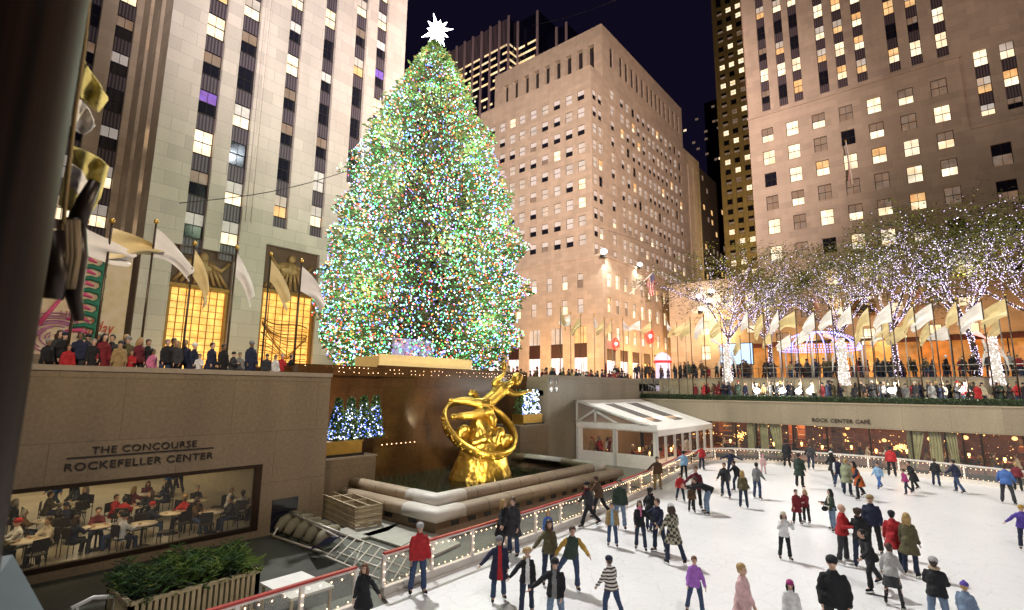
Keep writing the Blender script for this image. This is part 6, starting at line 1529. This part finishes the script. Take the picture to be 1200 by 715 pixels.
def head_mesh(ps, fem, kind):
    k = ('h', ps, fem, kind)
    if k in _cache: return _cache[k]
    j = skeleton(ps, fem); c = j['head']; mb = MB(); S_ = SKIN[0]; amp = .006
    if kind in ('short','long','curly','bun','longhat','hood'):
        mb.ell(c+V((0,.022,.038)), .093,.104,.104, S_, 16, 12); mb.ell(c+V((0,.05,-.02)), .078,.06,.08, S_, 12, 10)
        if kind in ('long','longhat'):
            for x in (-.055,0,.055): mb.tube([c+V((x,.06,.0)), c+V((x*1.2,.085,-.1)), c+V((x*1.25,.09,-.24))], [.05,.052,.028], S_, 8)
            for s in (-1,1): mb.tube([c+V((s*.07,.01,.03)), c+V((s*.085,.0,-.06)), c+V((s*.08,-.02,-.17))], [.03,.032,.018], S_, 8)
        if kind == 'curly':
            for i in range(26):
                r2 = random.Random(i); a = r2.uniform(-.3,3.44); mb.ell(c+V((.09*math.cos(a), .02+.07*math.sin(a), r2.uniform(-.16,.1))), .035,.035,.035, S_, 8, 6)
            amp = .014
    elif kind in ('beanie','pom','cap','helmet'):
        mb.ell(c+V((0,.012,.052)), .099,.113,.095, S_, 16, 12)
        if kind != 'helmet': mb.tube([c+V((0,.012,.035)), c+V((0,.012,.06))], [.0,.0], S_, 6) if False else None
        mb.loft([[c+V((r_*math.cos(t)*.92, .012+r_*math.sin(t)*1.08, z)) for t in [2*math.pi*i/16 for i in range(16)]] for z, r_ in ((.018,.102),(.05,.105))], S_)
        if kind == 'pom': mb.ell(c+V((0,.015,.155)), .035,.035,.032, S_)
        if kind == 'cap': mb.loft([[c+V((.07*math.cos(t), -.075+.075*math.sin(t), z)) for t in [2*math.pi*i/12 for i in range(12)]] for z in (.028,.04)], S_)
        amp = 0 if kind == 'helmet' else .004
    me = remesh(mb, .014, amp, 22, 1)
    # keep hair off the face: pull verts in the face window back
    if kind in ('short','long','curly'):
        for v in me.vertices:
            d = v.co-c
            if d.y < -.02 and abs(d.x) < .06 and d.z < .055: v.co.y = c.y-.03+.0*d.y
    me.materials.clear(); me.materials.append(S_); me.name = 'hair'; _cache[k] = me; return me
def scarf_mesh(ps, fem):
    k = ('c', ps, fem)
    if k in _cache: return _cache[k]
    j = skeleton(ps, fem); c = j['neck']; mb = MB(); S_ = SKIN[0]
    mb.tube([c+V((.085*math.cos(t), -.01+.085*math.sin(t), .03)) for t in [2*math.pi*i/14 for i in range(15)]], .036, S_, 8)
    mb.tube([c+V((.02,-.09,.02)), c+V((.04,-.14,-.1)), c+V((.045,-.15,-.26))], [.03,.035,.03], S_, 8, flat=.6)
    me = remesh(mb, .014, .005, 14, 1); me.materials.clear(); me.materials.append(S_); me.name = 'scarf'; _cache[k] = me; return me
def put(me, name, root, dz, mats):
    o = bpy.data.objects.new(name, me); COL.objects.link(o); o.parent = root; o.location = (0,0,dz)
    for i, m in enumerate(mats):
        if i < len(o.material_slots): o.material_slots[i].link = 'OBJECT'; o.material_slots[i].material = m
    return o
def person(pos, face, ps, style, top, bot, head, hair, label, scale=1.0, fem=False, skin=0, extra=None, bstyle='trousers', openf=None, sleeve=None, hatc=None, street=False, group=None, boots='black', bag=None, sides=None):
    pos = V(pos); to = math.atan2(CAM.y-pos.y, CAM.x-pos.x); yaw = to+R(face)+math.pi/2
    t = thing('person', pos, label, 'person', group); t.rotation_euler = (0,0,yaw); t.scale = (scale*(1.04 if fem else 1.1),)*2+(scale,)
    j = skeleton(ps, fem); dz = j['dz']; sk = SKIN[skin]
    put(body_mesh(ps, fem), 'body', t, dz, [sk])
    put(jacket_mesh(ps, fem, style, bool(openf), bool(sleeve)), {'coat':'coat','sweater':'sweater'}.get(style,'jacket'), t, dz, [CM(top), CM(openf or sleeve or top)])
    put(trousers_mesh(ps, fem, bstyle), 'skirt' if bstyle == 'skirt' else 'trousers', t, dz, [CM(bot)])
    for key in ('L','R_'): put(skate_mesh(ps, fem, key, street), 'shoe' if street else 'ice_skate', t, dz, [CM(boots)])
    if hair != 'bald':
        put(head_mesh(ps, fem, head if head in ('short','long','curly') else ('long' if fem else 'short')), 'hair', t, dz, [CM(hair)])
    if head in ('beanie','pom','cap','helmet'): put(head_mesh(ps, fem, head), {'helmet':'helmet','cap':'cap'}.get(head,'hat'), t, dz, [CM(hatc or 'black')])
    if extra: put(scarf_mesh(ps, fem), 'scarf', t, dz, [CM(extra)])
    if bag:
        s, e, w_, d = j['AL' if bag > 0 else 'AR']; mb = MB(); c = w_+V((0,0,-.2)); mb.ell(c, .05,.15,.11, CM('black'), 12, 8); mb.tube([w_+V((0,.0,0)), c+V((0,.1,.05))], .01, CM('black'), 5); mb.tube([w_, c+V((0,-.1,.05))], .01, CM('black'), 5)
        o = mb.build('handbag', t, world=False); o.parent = t; o.location = (0,0,dz)
    return t
def skater(px, py, h, face, ps, style, top, bot, head, hair, label, **kw):
    p = atz(px, py, .012); z = V(p-CAM).dot(_f); full = 1.80*FPX/z; kw.setdefault('scale', max(.5, min(1.08, h/full)) if h else .97)
    return person((p.x, p.y, .012), face, ps, style, top, bot, head, hair, label, **kw)
SK = [
 (489,698,80,15,'stand','jacket','red','jeans','beanie','hgrey','man in a bright red jacket and jeans standing by the barrier gap',dict(hatc='lgrey')),
 (424,742,76,-20,'reachL','coat','black','black','long','hred','woman in a black coat with long auburn hair at the bottom left of the ice',dict(fem=True)),
 (588,651,62,60,'reachR','coat','black','dkjeans','long','hblond','blond woman in a black coat holding the handrail beside a tall man',dict(fem=True)),
 (601,653,66,-30,'stand','coat','charcoal','jeans','short','hbrown','tall man in a dark coat close beside the blond woman at the handrail',{}),
 (642,645,44,0,'stand','jacket','blue','jeans','long','hblond','fair haired child in a blue jacket alone at the handrail',dict(fem=True)),
 (643,686,72,15,'reachR','jacket','olive','dkjeans','long','hbrown','woman in an olive brown jacket reaching one arm out',dict(fem=True,extra='brown')),
 (670,691,73,10,'push','jacket','dgreen','jeans','short','hbrown','man in a dark varsity jacket with mustard sleeves pushing off to one side',dict(sleeve='mustard')),
 (584,706,73,10,'reachR','coat','navy','jeans','beanie','hgrey','man with an open navy coat over a red sweater stretching an arm',dict(openf='red',hatc='grey')),
 (617,723,76,10,'reachR','jacket','black','dkjeans','curly','hblond','woman with curly blond hair and a black jacket over white',dict(fem=True,openf='white')),
 (651,744,84,-10,'reachR','jacket','black','ljeans','cap','hbrown','man in a black cap and black jacket leaning forward in pale jeans',dict(openf='grey')),
 (690,618,52,-70,'walk','jacket','charcoal','black','cap','hbrown','man in dark clothes with a cap skating along the barrier near the fountain end',dict(extra='maroon')),
 (702,608,48,-120,'glide','jacket','brown','black','short','hbrown','person in a brown jacket half hidden behind the capped man at the barrier',{}),
 (727,621,56,0,'stand','sweater','dgreen','ljeans','short','hbrown','man in a dark green sweater right behind a child in a tan jacket',{}),
 (718,641,49,0,'stand','jacket','tan','jeans','short','hbrown','child in a tan jacket open over pale blue in front of a man',dict(openf='lblue')),
 (762,624,50,160,'glide','coat','black','dkjeans','curly','hblack','woman in a black coat with dark curls seen from behind, beside the pink scarf',dict(fem=True)),
 (751,646,56,0,'reachL','jacket','black','dkjeans','long','hbrown','woman in black with a pink scarf holding hands to her side',dict(fem=True,extra='pink')),
 (773,648,60,-40,'reachR','sweater','navy','dkjeans','short','hbrown','young man in navy holding hands with the pink scarf woman',{}),
 (790,662,68,-150,'vee','coat','plaid','dkjeans','beanie','hbrown','woman in a checked plaid coat and white hat seen from behind',dict(fem=True,hatc='white')),
 (771,575,38,10,'reachR','jacket','brown','tan','short','hblack','man in a grey brown jacket and tan trousers holding the handrail by the tent',{}),
 (802,562,32,170,'reachL','jacket','lblue','black','short','hblack','person in a light blue jacket holding the handrail beside the tent',{}),
 (823,551,28,160,'reachL','jacket','red','dkjeans','short','hbrown','person in a red jacket leaning on the handrail beyond the blue jacket',{}),
 (798,588,32,0,'vee','jacket','red','dkjeans','short','hbrown','small child in a red jacket and blue trousers with arms held out',{}),
 (817,598,50,10,'reachR','sweater','maroon','black','short','hbrown','man in a maroon sweater holding a small child by the hand',{}),
 (811,601,31,10,'stand','jacket','brown','black','short','hbrown','small child in a brown top standing in front of the maroon sweater man',{}),
 (832,603,50,-75,'bend','jacket','black','ljeans','short','hbrown','person in a black jacket and pale jeans bending down over a child',{}),
 (851,584,40,-20,'vee','jacket','charcoal','dkjeans','short','hbrown','slim skater in a black jacket with legs apart leaning to one side',dict(openf='black')),
 (858,561,33,-10,'wide','jacket','navy','dkjeans','short','hblack','man in navy with both arms stretched out near the far barrier',{}),
 (865,576,35,-120,'push','jacket','black','dkjeans','short','hbrown','man in black just in front of the man with outstretched arms',{}),
 (872,596,42,180,'stand','jacket','olive','dkjeans','long','hblond','blond woman in a mottled grey green jacket seen from behind',dict(fem=True)),
 (888,585,41,150,'vee','jacket','grey','jeans','short','hblack','woman in a grey jacket with arms away from her sides seen from behind',dict(fem=True)),
 (895,556,22,10,'stand','jacket','palepink','palepink','pom','hbrown','little child all in pink with a pink hat near the far barrier',dict(hatc='pink')),
 (923,548,32,170,'stand','coat','black','black','short','hblack','person all in black leaning at the far barrier beside the small tree lights',{}),
 (938,572,39,160,'stand','coat','dgreen','black','short','hbrown','lone figure in a long dark green coat in the middle of the far ice',{}),
 (951,551,30,170,'glide','jacket','charcoal','dkjeans','short','hbrown','person in charcoal at the far barrier next to the white umbrella hat',{}),
 (977,564,34,-150,'stride','coat','black','black','beanie','hblack','woman in black with a huge round white fur hat behind her at the far side',dict(fem=True,hatc='white')),
 (984,574,38,10,'walk','jacket','navy','jeans','short','hbrown','skater in a navy vest over white beside the pale green coat',dict(sleeve='white')),
 (994,581,41,160,'stand','coat','palegreen','dkjeans','short','hblond','skater in a pale green coat seen from behind',{}),
 (1008,586,50,-60,'push','coat','orange','black','long','hblack','woman in a burnt orange skirt coat stretching one leg behind',dict(fem=True,sleeve='navy')),
 (1031,573,30,-30,'walk','jacket','lblue','blue','short','hblack','child in a pale blue jacket and blue trousers near the far barrier',{}),
 (1046,559,38,175,'stand','jacket','red','black','short','hblack','person in a bright red jacket seen from behind at the far barrier',{}),
 (1072,577,36,-60,'push','coat','black','black','short','hblack','woman in black pushing off behind a child in magenta',dict(fem=True)),
 (1063,580,29,-60,'glide','jacket','magenta','dkjeans','short','hbrown','child in a magenta jacket pointing ahead with one arm',{}),
 (1098,570,31,170,'stand','jacket','black','dkjeans','short','hbrown','person in a black jacket and blue jeans close to the far barrier',{}),
 (1123,578,38,-120,'stride','jacket','navy','jeans','short','hblack','person in navy and jeans with arms forward, right of the far curtains',{}),
 (1182,591,47,170,'vee','jacket','blue','charcoal','short','hbrown','large man in a blue jacket and grey trousers near the right edge',{}),
 (1194,576,32,170,'stand','jacket','maroon','black','short','hblond','person in a maroon jacket partly behind the large man in blue',{}),
 (1203,645,50,10,'reachR','jacket','violet','navy','beanie','hblack','child in a violet outfit and yellow hat cut by the right edge',dict(hatc='mustard')),
 (935,615,39,20,'stand','coat','darkred','black','short','hblack','woman in a dark red coat hugging close to a friend in red',dict(fem=True)),
 (946,614,38,-30,'hold','sweater','darkred','black','long','hblond','blond woman in a red top and black trousers holding paper beside her friend',dict(fem=True)),
 (977,623,47,-60,'hold','jacket','dgreen','ljeans','long','hblack','woman with long black hair, pale top and a black handbag',dict(fem=True,openf='cream',bag=1)),
 (921,657,54,20,'face','jacket','white','black','beanie','hbrown','girl in a white coat and cream hat with both hands at her face',dict(fem=True,hatc='cream')),
 (990,662,67,70,'hold','sweater','red','charcoal','short','bald','bald man in a red sweater and charcoal trousers standing sideways',dict(boots='lgrey')),
 (1011,668,68,175,'hold','jacket','black','dkjeans','curly','hbrown','woman with big brown curls and a white belt seen from behind',dict(fem=True)),
 (1026,650,66,-10,'stand','jacket','navy','black','beanie','hblond','tall person in navy with sunglasses and a blond fringe behind the curly woman',dict(hatc='tan')),
 (1024,694,66,-60,'push','jacket','black','black','short','hblack','boy in black lunging with one leg behind the grey sweater woman',dict(scale=.93)),
 (1051,667,64,180,'stand','coat','red','dkjeans','beanie','hblack','person in a red coat with a black hood between two women',dict(hatc='black')),
 (1069,676,70,165,'stand','coat','olive','dkjeans','long','hblond','blond woman in a long olive tweed coat seen from behind',dict(fem=True)),
 (1048,712,70,170,'vee','sweater','lgrey','charcoal','short','hbrown','woman in a pale grey sweater and dark skirt reaching out to one side',dict(fem=True,bstyle='skirt')),
 (984,770,92,0,'pockets','jacket','black','charcoal','beanie','hbrown','broad man in a black jacket and black cap at the bottom of the picture',dict(scale=1.1)),
 (1103,744,84,175,'hold','jacket','black','ljeans','beanie','hbrown','person in a black jacket with a fur trimmed hood and knitted hat',dict(extra='beige',hatc='lgrey')),
 (1138,760,60,150,'stand','jacket','ljeans','navy','pom','hblond','child with a violet blue knitted hat at the bottom right',dict(hatc='violet',scale=.74)),
 (816,722,66,5,'vee','jacket','purple','jeans','short','hred','girl in a bright lilac jacket and jeans gliding toward the camera',dict(fem=True,boots='black')),
 (873,764,80,60,'stand','coat','palepink','navy','short','hblond','blond woman in a pale pink coat seen from the side at the bottom edge',dict(fem=True,scale=.97)),
 (931,760,64,0,'stand','jacket','white','navy','helmet','hblack','child in a shiny pink helmet at the bottom edge',dict(fem=True,hatc='magenta',scale=.76)),
 (717,730,68,-140,'vee','sweater','stripe','jeans','beanie','hbrown','boy in a striped sweater and dark knitted hat gliding away',dict(hatc='navy',scale=.82)),
]
for (px, py, h, face, ps, style, top, bot, head, hair, lab, kw) in SK: skater(px, py, h, face, ps, style, top, bot, head, hair, lab, **kw)
# the white umbrella-like hat: a round furry white cap shape behind the woman in black
# ------------------------------------------------------------------ crowd people (seen too small for parts)
def crowd_mesh(ps, fem, style, head):
    k = ('x', ps, fem, style, head)
    if k in _cache: return _cache[k]
    import bmesh
    bm = bmesh.new(); dz = skeleton(ps, fem)['dz']; mats_n = 5
    for mi, me in ((0, body_mesh(ps, fem)), (1, jacket_mesh(ps, fem, style)), (2, trousers_mesh(ps, fem)), (3, head_mesh(ps, fem, head)), (4, skate_mesh(ps, fem, 'L', True)), (4, skate_mesh(ps, fem, 'R_', True))):
        n0 = len(bm.faces); tmp = me.copy(); tmp.transform(Matrix.Translation((0,0,dz))); bm.from_mesh(tmp); bm.faces.ensure_lookup_table()
        for f in bm.faces[n0:]: f.material_index = mi if not (mi == 0 and f.material_index > 0) else 0
        bpy.data.meshes.remove(tmp)
    me = bpy.data.meshes.new('person'); bm.to_mesh(me); bm.free()
    for i in range(5): me.materials.append(SKIN[0])
    d = bpy.data.objects.new('tmpd', me); m = d.modifiers.new('d', 'DECIMATE'); m.ratio = .16
    out = evaluated(d)
    out.name = 'person'; _cache[k] = out; return out
TOPS = ['black','black','black','navy','navy','charcoal','charcoal','darkred','brown','brown','olive','grey','dgreen','maroon','tan','black','cream','black','red']
DESC = {}; CN = dict(darkred='dark red', dgreen='dark green', lgrey='pale grey'); HN = dict(hblack='black', hbrown='brown', hblond='blond', hgrey='grey')
def extra_person(pos, yaw, ps, label, group, scale=None, top=None, hd=None):
    fem = rng.random() < .5; style = rng.choice(('jacket','coat')) if ps != 'sit' else 'jacket'; head = hd or rng.choice(('short','short','beanie','long' if fem else 'beanie','pom'))
    me = crowd_mesh(ps, fem, style, head); o = bpy.data.objects.new('person', me); COL.objects.link(o)
    hc = rng.choice(('hblack','hbrown','hbrown','hblond','hgrey')) if head in ('short','long') else rng.choice(('black','navy','white','red','grey','cream','charcoal'))
    topn = top or rng.choice(TOPS)
    for i, m in enumerate((SKIN[rng.choice((0,0,0,1,2))], CM(topn), CM(rng.choice(('dkjeans','black','charcoal','jeans'))), CM(hc), CM('black'))):
        o.material_slots[i].link = 'OBJECT'; o.material_slots[i].material = m
    DESC[o.name] = 'in %s %s with %s'%(CN.get(topn, topn), 'coat' if style == 'coat' else 'jacket', {'short': HN.get(hc,'dark')+' hair', 'long': 'long '+HN.get(hc,'dark')+' hair', 'beanie': CN.get(hc,hc)+' hat', 'pom': CN.get(hc,hc)+' hat', 'cap': 'dark cap'}[head])
    o.location = pos; o.rotation_euler = (0,0,yaw); s = scale or rng.uniform(.88,1.05); o.scale = (s,s,s)
    tag(o, label, 'person', group); return o
def rear(): return rng.choice(('stand','hold','pockets','stand'))
G1 = 'spectators behind the left parapet'; p = atY(293, 430, 21.2)
extra_person((p.x, 21.25, 5.4), R(5), 'stand', 'guard in a navy uniform and peaked cap standing alone behind the left parapet', G1, 1.03, 'navy', 'cap')
for i, (px, yo, top, hd, lab, sc_) in enumerate(((52,0,'black','short','dark spectator leaning at the far left end of the parapet',.8),(70,.5,'black','beanie','spectator in black behind the far left end of the parapet',.95),(78,0,'red','short','child in red low behind the parapet below the banner',.72),(90,.2,'navy','short','spectator in navy under the holiday lettering',.95),(99,.6,'charcoal','cap','spectator with a pale cap under the holiday lettering',.95),(106,0,'black','short','small spectator in black left of the banner pole',.84),(118,.1,'darkred','long','spectator in a dark red coat right of the banner pole',.95),(128,.5,'charcoal','short','spectator behind the dark red coat',.96),(138,0,'tan','beanie','small spectator in tan behind the parapet',.84),(147,.3,'olive','beanie','spectator with a white knitted hat',.94),(153,0,'red','short','child in red left of the second pole',.68),(160,.2,'maroon','long','spectator in maroon by the second pole',.93),(170,.5,'black','short','spectator in black just right of the second pole',.92),(177,0,'pink','short','child with a pink scarf behind the parapet',.72),(193,.1,'black','short','spectator in a black coat left of a woman in a shawl',.93),(205,.1,'charcoal','long','woman with a pale shawl and dark coat',.92),(214,.5,'navy','short','spectator behind the shawl woman',.96),(225,.3,'navy','beanie','spectator in navy before the first glowing entrance',.9),(233,0,'white','short','child in white before the first glowing entrance',.68),(246,.2,'navy','short','spectator holding a white paper bag',.93),(260,.3,'black','short','spectator in black at the right jamb of the first entrance',.92),(272,0,'charcoal','beanie','short spectator left of the guard',.76),(280,.2,'grey','short','spectator just left of the guard',.76),(312,.2,'charcoal','beanie','short spectator right of the guard',.76),(322,0,'white','short','child in white before the second glowing entrance',.74),(330,.3,'red','short','short spectator in red before the second entrance',.78),(340,.5,'black','short','short spectator by the rightmost left pole',.78),(64,.9,'charcoal','long','long haired spectator at the back near the banner',.99),(112,.9,'black','cap','spectator in a cap at the back left of the dark red coat',1.0),(143,1.0,'navy','short','spectator at the back by the white hat',1.0),(200,1.0,'black','short','spectator at the back between the two poles',1.0))):
    q = atY(px, 430, 20.95+yo); extra_person((q.x, 20.95+yo, 5.4), rng.uniform(-.6,.6), rear(), lab, G1, sc_, top, hd)
G2 = 'spectators lined up above the fountain and the tent'
for i in range(38):
    x = 30.2+i*.42+rng.uniform(-.1,.1); y = rng.choice((23.2,23.6,24.1)) if x > 31.8 else 25.2+rng.uniform(0,.4)
    extra_person((x, y, 5.4), rng.uniform(-.9,.9), rear(), 'spectator in winter clothes in the row above the fountain wall and tent', G2, rng.uniform(.86,1.03))
G3 = 'spectators on the promenade behind the hedge'
for i in range(46):
    y = 19-24*rng.random(); extra_person((47.9+rng.choice((0,.4,.9,1.6)), y, 4.5), -math.pi/2+rng.uniform(-.8,.8), rear(), 'spectator in winter clothes looking over the hedge from the promenade', G3, rng.uniform(.9,1.05))
G4 = 'people on the upper plaza behind the railing'
for i in range(46):
    y = 22-33*rng.random(); extra_person((rng.choice((55.1,55.6,56.6,58,59.5)), y, 6.8), -math.pi/2+rng.uniform(-1.6,1.6), rng.choice(('stand','walk','hold','pockets')), 'person in winter clothes in the crowd behind the railing on the upper plaza', G4, rng.uniform(.88,1.06))
# rest of the far crowd reads as one mass
def merged_crowd(name, spots, label):
    me_l = [crowd_mesh(a, b, c, d) for a, b, c, d in (('stand',0,'jacket','short'),('hold',1,'coat','long'),('pockets',0,'coat','beanie'))]
    mb = MB()
    for (x, y, z) in spots:
        me = rng.choice(me_l); a = rng.uniform(0,6.283); s = rng.uniform(.9,1.05); ca, sa = math.cos(a)*s, math.sin(a)*s
        ms = (SKIN[rng.choice((0,0,1,2))], CM(rng.choice(TOPS[:9])), CM('dkjeans'), CM(rng.choice(('hblack','hbrown','hblond'))), CM('black'))
        mb.add([(x+v.co.x*ca-v.co.y*sa, y+v.co.x*sa+v.co.y*ca, z+v.co.z*s) for v in me.vertices], [], None)
        b = len(mb.v)-len(me.vertices)
        for f in me.polygons: mb.f.append(tuple(i+b for i in f.vertices)); mb.m.append(ms[min(4,f.material_index)]); mb.sm.append(True)
    o = mb.build(name, kind='stuff'); o['label'] = label; o['category'] = 'crowd'
merged_crowd('crowd', [(rng.uniform(55.5,72), rng.uniform(-13,34), 6.8) for i in range(150)] + [(rng.uniform(47.8,53), rng.uniform(-7,19), 4.5) for i in range(75)] + [(rng.uniform(34,53), rng.uniform(25,32), 5.4) for i in range(30)], 'dense mass of people on the streets and plaza far behind the railings')
# ------------------------------------------------------------------ dining hall
def chair_proto(x, y, z, rot, lab, grp, col):
    t = thing('metal_chair', (0,0,0), lab, 'chair', grp)
    mb = MB(); mb.box(-.2,.2,-.2,.2,.43,.46, col); mb.build('seat', t); mb = MB(); mb.box(-.2,.2,.18,.205,.55,.9, col); mb.build('backrest', t)
    for a, b in ((-.18,-.18),(.18,-.18),(-.18,.19),(.18,.19)): mb = MB(); mb.tube([(a,b,0),(a,b,.43 if b < 0 else .9)], .014, DKMET, 6); mb.build('leg', t)
    t.location = (x,y,z); t.rotation_euler = (0,0,rot); return t
def table_proto(x, y, z, lab, grp, r_=.42):
    t = thing('round_table', (0,0,0), lab, 'table', grp); mb = MB(); mb.lathe((0,0,.72), [(r_,0),(r_,.03)], mat('table_top', (.6,.5,.36), .35), 20); mb.build('tabletop', t)
    mb = MB(); mb.tube([(0,0,0),(0,0,.72)], .035, DKMET, 8); mb.lathe((0,0,0), [(.25,.0),(.22,.03),(.04,.06)], DKMET, 12); mb.build('pedestal', t); t.location = (x,y,z); return t
tabs = [(2.6,22.6),(4.3,24.4),(5.2,22.2),(6.7,24.6),(7.5,22.5),(9.0,24.2),(3.0,26.6),(5.4,27.2),(8.0,27.0),(10.2,22.8),(3.4,21.7),(6.3,21.5),(8.5,21.6)]
tp0 = None; ch0 = None; GT = 'round café tables in the dining hall'; GCx = 'metal chairs in the dining hall'; GD = 'diners in the dining hall'
tl = ['round table at the far left of the dining window','round table behind the left one, second row of the dining hall','round table close to the glass left of the middle','round table near the middle, second row of the dining hall','pale round table close to the glass right of the middle','pale round table in the second row near the right end','round table in the back row at the left','round table in the back row at the middle','round table in the back row at the right','round table by the right end of the dining window','round table hard against the glass at the left','round table hard against the glass in the middle','round table hard against the glass at the right']
for i, (x, y) in enumerate(tabs):
    if tp0 is None: tp0 = table_proto(x, y, .1, tl[i], GT)
    else: copy_tree(tp0, (x,y,.1), tl[i])
    for k in range(3 if i % 3 else 4):
        a = k*2.1+i*.7; cx_, cy2 = x+.72*math.cos(a), y+.66*math.sin(a)
        if cy2 < 20.8: continue
        rot = math.atan2(y-cy2, x-cx_)+math.pi/2
        lab = 'dark metal chair drawn up to the '+tl[i]
        if ch0 is None: ch0 = chair_proto(cx_, cy2, .1, rot, lab, GCx, DKMET)
        else: copy_tree(ch0, (cx_,cy2,.1), lab, rot)
        if rng.random() < .82:
            extra_person((cx_, cy2, .1), rot, 'sit', 'seated diner in a winter coat at the '+tl[i], GD, rng.uniform(.9,1.0), rng.choice(('cream','darkred','black','white','navy','brown','red','lgrey','olive','maroon')), rng.choice(('short','long','beanie','short')))
for i in range(14):
    extra_person((rng.uniform(1.5,11), rng.uniform(29,36), .1), rng.uniform(0,6.28), 'walk', 'person walking through the back of the dining hall', 'people walking through the dining hall', None, rng.choice(('navy','blue','black','grey','red')))
# ------------------------------------------------------------------ café and tent diners
GE = 'diners in the café behind the glass'
CLOTH_T = mat('red_tablecloth', (.3,.04,.02), .8)
def cafe_table(x, y, z, lab, grp, first=[None]):
    if first[0] is None:
        t = thing('cafe_table', (0,0,0), lab, 'table', grp); mb = MB(); mb.box(-.4,.4,-.4,.4,.7,.74, CLOTH_T); mb.build('tabletop', t); mb = MB(); mb.tube([(0,0,0),(0,0,.7)], .05, DKMET, 8); mb.build('pedestal', t)
        mb = MB(); mb.lathe((0,0,.74), [(.05,0),(.02,.1),(.09,.14),(.07,.3)], glow('table_lamp', (1,.5,.15), 7), 10); mb.build('lamp', t); t.location = (x,y,z); first[0] = t; return t
    return copy_tree(first[0], (x,y,z), lab)
for i in range(11):
    y = 15.0-i*1.75; x = 48.0+(i % 2)*1.6; z = .3
    cafe_table(x, y, z, 'small lamp lit table in the café with a red cloth, number %d from the tent'%(i+1), 'lamp lit tables in the café')
    for s in (-1, 1):
        extra_person((x+.1, y+s*.62, z), (R(0) if s > 0 else math.pi), 'sit', 'seated diner at a lamp lit table behind the café glass', GE, rng.uniform(.9,1.0), rng.choice(('red','darkred','black','white','brown','cream','navy')))
for i, (x, y) in enumerate(((36.2,17.0),(36.3,20.6),(38.2,18.8),(40,17),(42,17.6),(44,17))):
    cafe_table(x, y, .06, 'small lamp lit table inside the white tent, '+['nearest the front corner','behind the left gable window','in the middle','third along the side wall','fourth along the side wall','farthest along the side wall'][i], 'lamp lit tables in the tent')
    for s in (-1, 1): extra_person((x+.05, y+s*.62, .06), (0 if s > 0 else math.pi), 'sit', 'seated diner at a lamp lit table inside the white tent', 'diners in the tent', rng.uniform(.9,1.0), rng.choice(('red','black','white','brown','darkred')))

for i in range(15):
    extra_person((rng.uniform(35.5,36.8) if i < 13 else rng.uniform(38,45), rng.uniform(16.4,21.8) if i < 13 else 16.4, .06), rng.uniform(0,6.28), 'stand', 'standing guest inside the white tent', 'standing guests in the tent', 1.0, rng.choice(('red','darkred','black','white','brown','tan')))
# each crowd member says which one it is: look first, then its order along the row
def nth(i): return '%d%s'%(i, 'th' if 10 < i % 100 < 14 else {1:'st',2:'nd',3:'rd'}.get(i % 10,'th'))
TPL = {G2: 'spectator %s, %s from left above fountain', G3: 'spectator %s, %s from left behind hedge', G4: 'person %s, %s from left behind upper railing',
       GD: 'seated diner %s, %s from left in dining hall', GE: 'café diner %s, %s from the tent', 'diners in the tent': 'diner %s, %s from left in tent',
       'standing guests in the tent': 'standing guest %s, %s from left in tent', 'people walking through the dining hall': 'person walking %s, %s from left in hall'}
byg = {}
for o in COL.objects:
    g = o.get('group')
    if g in TPL or g == GCx: byg.setdefault(g, []).append(o)
for g, l in byg.items():
    l.sort(key=lambda o: (proj(o.location) or (0,))[0])
    for i, o in enumerate(l): o['label'] = ('dark metal chair, %s from the left in the dining hall'%nth(i+1)) if g == GCx else TPL[g]%(DESC[o.name], nth(i+1))
bpy.data.scenes.remove(_tmp)
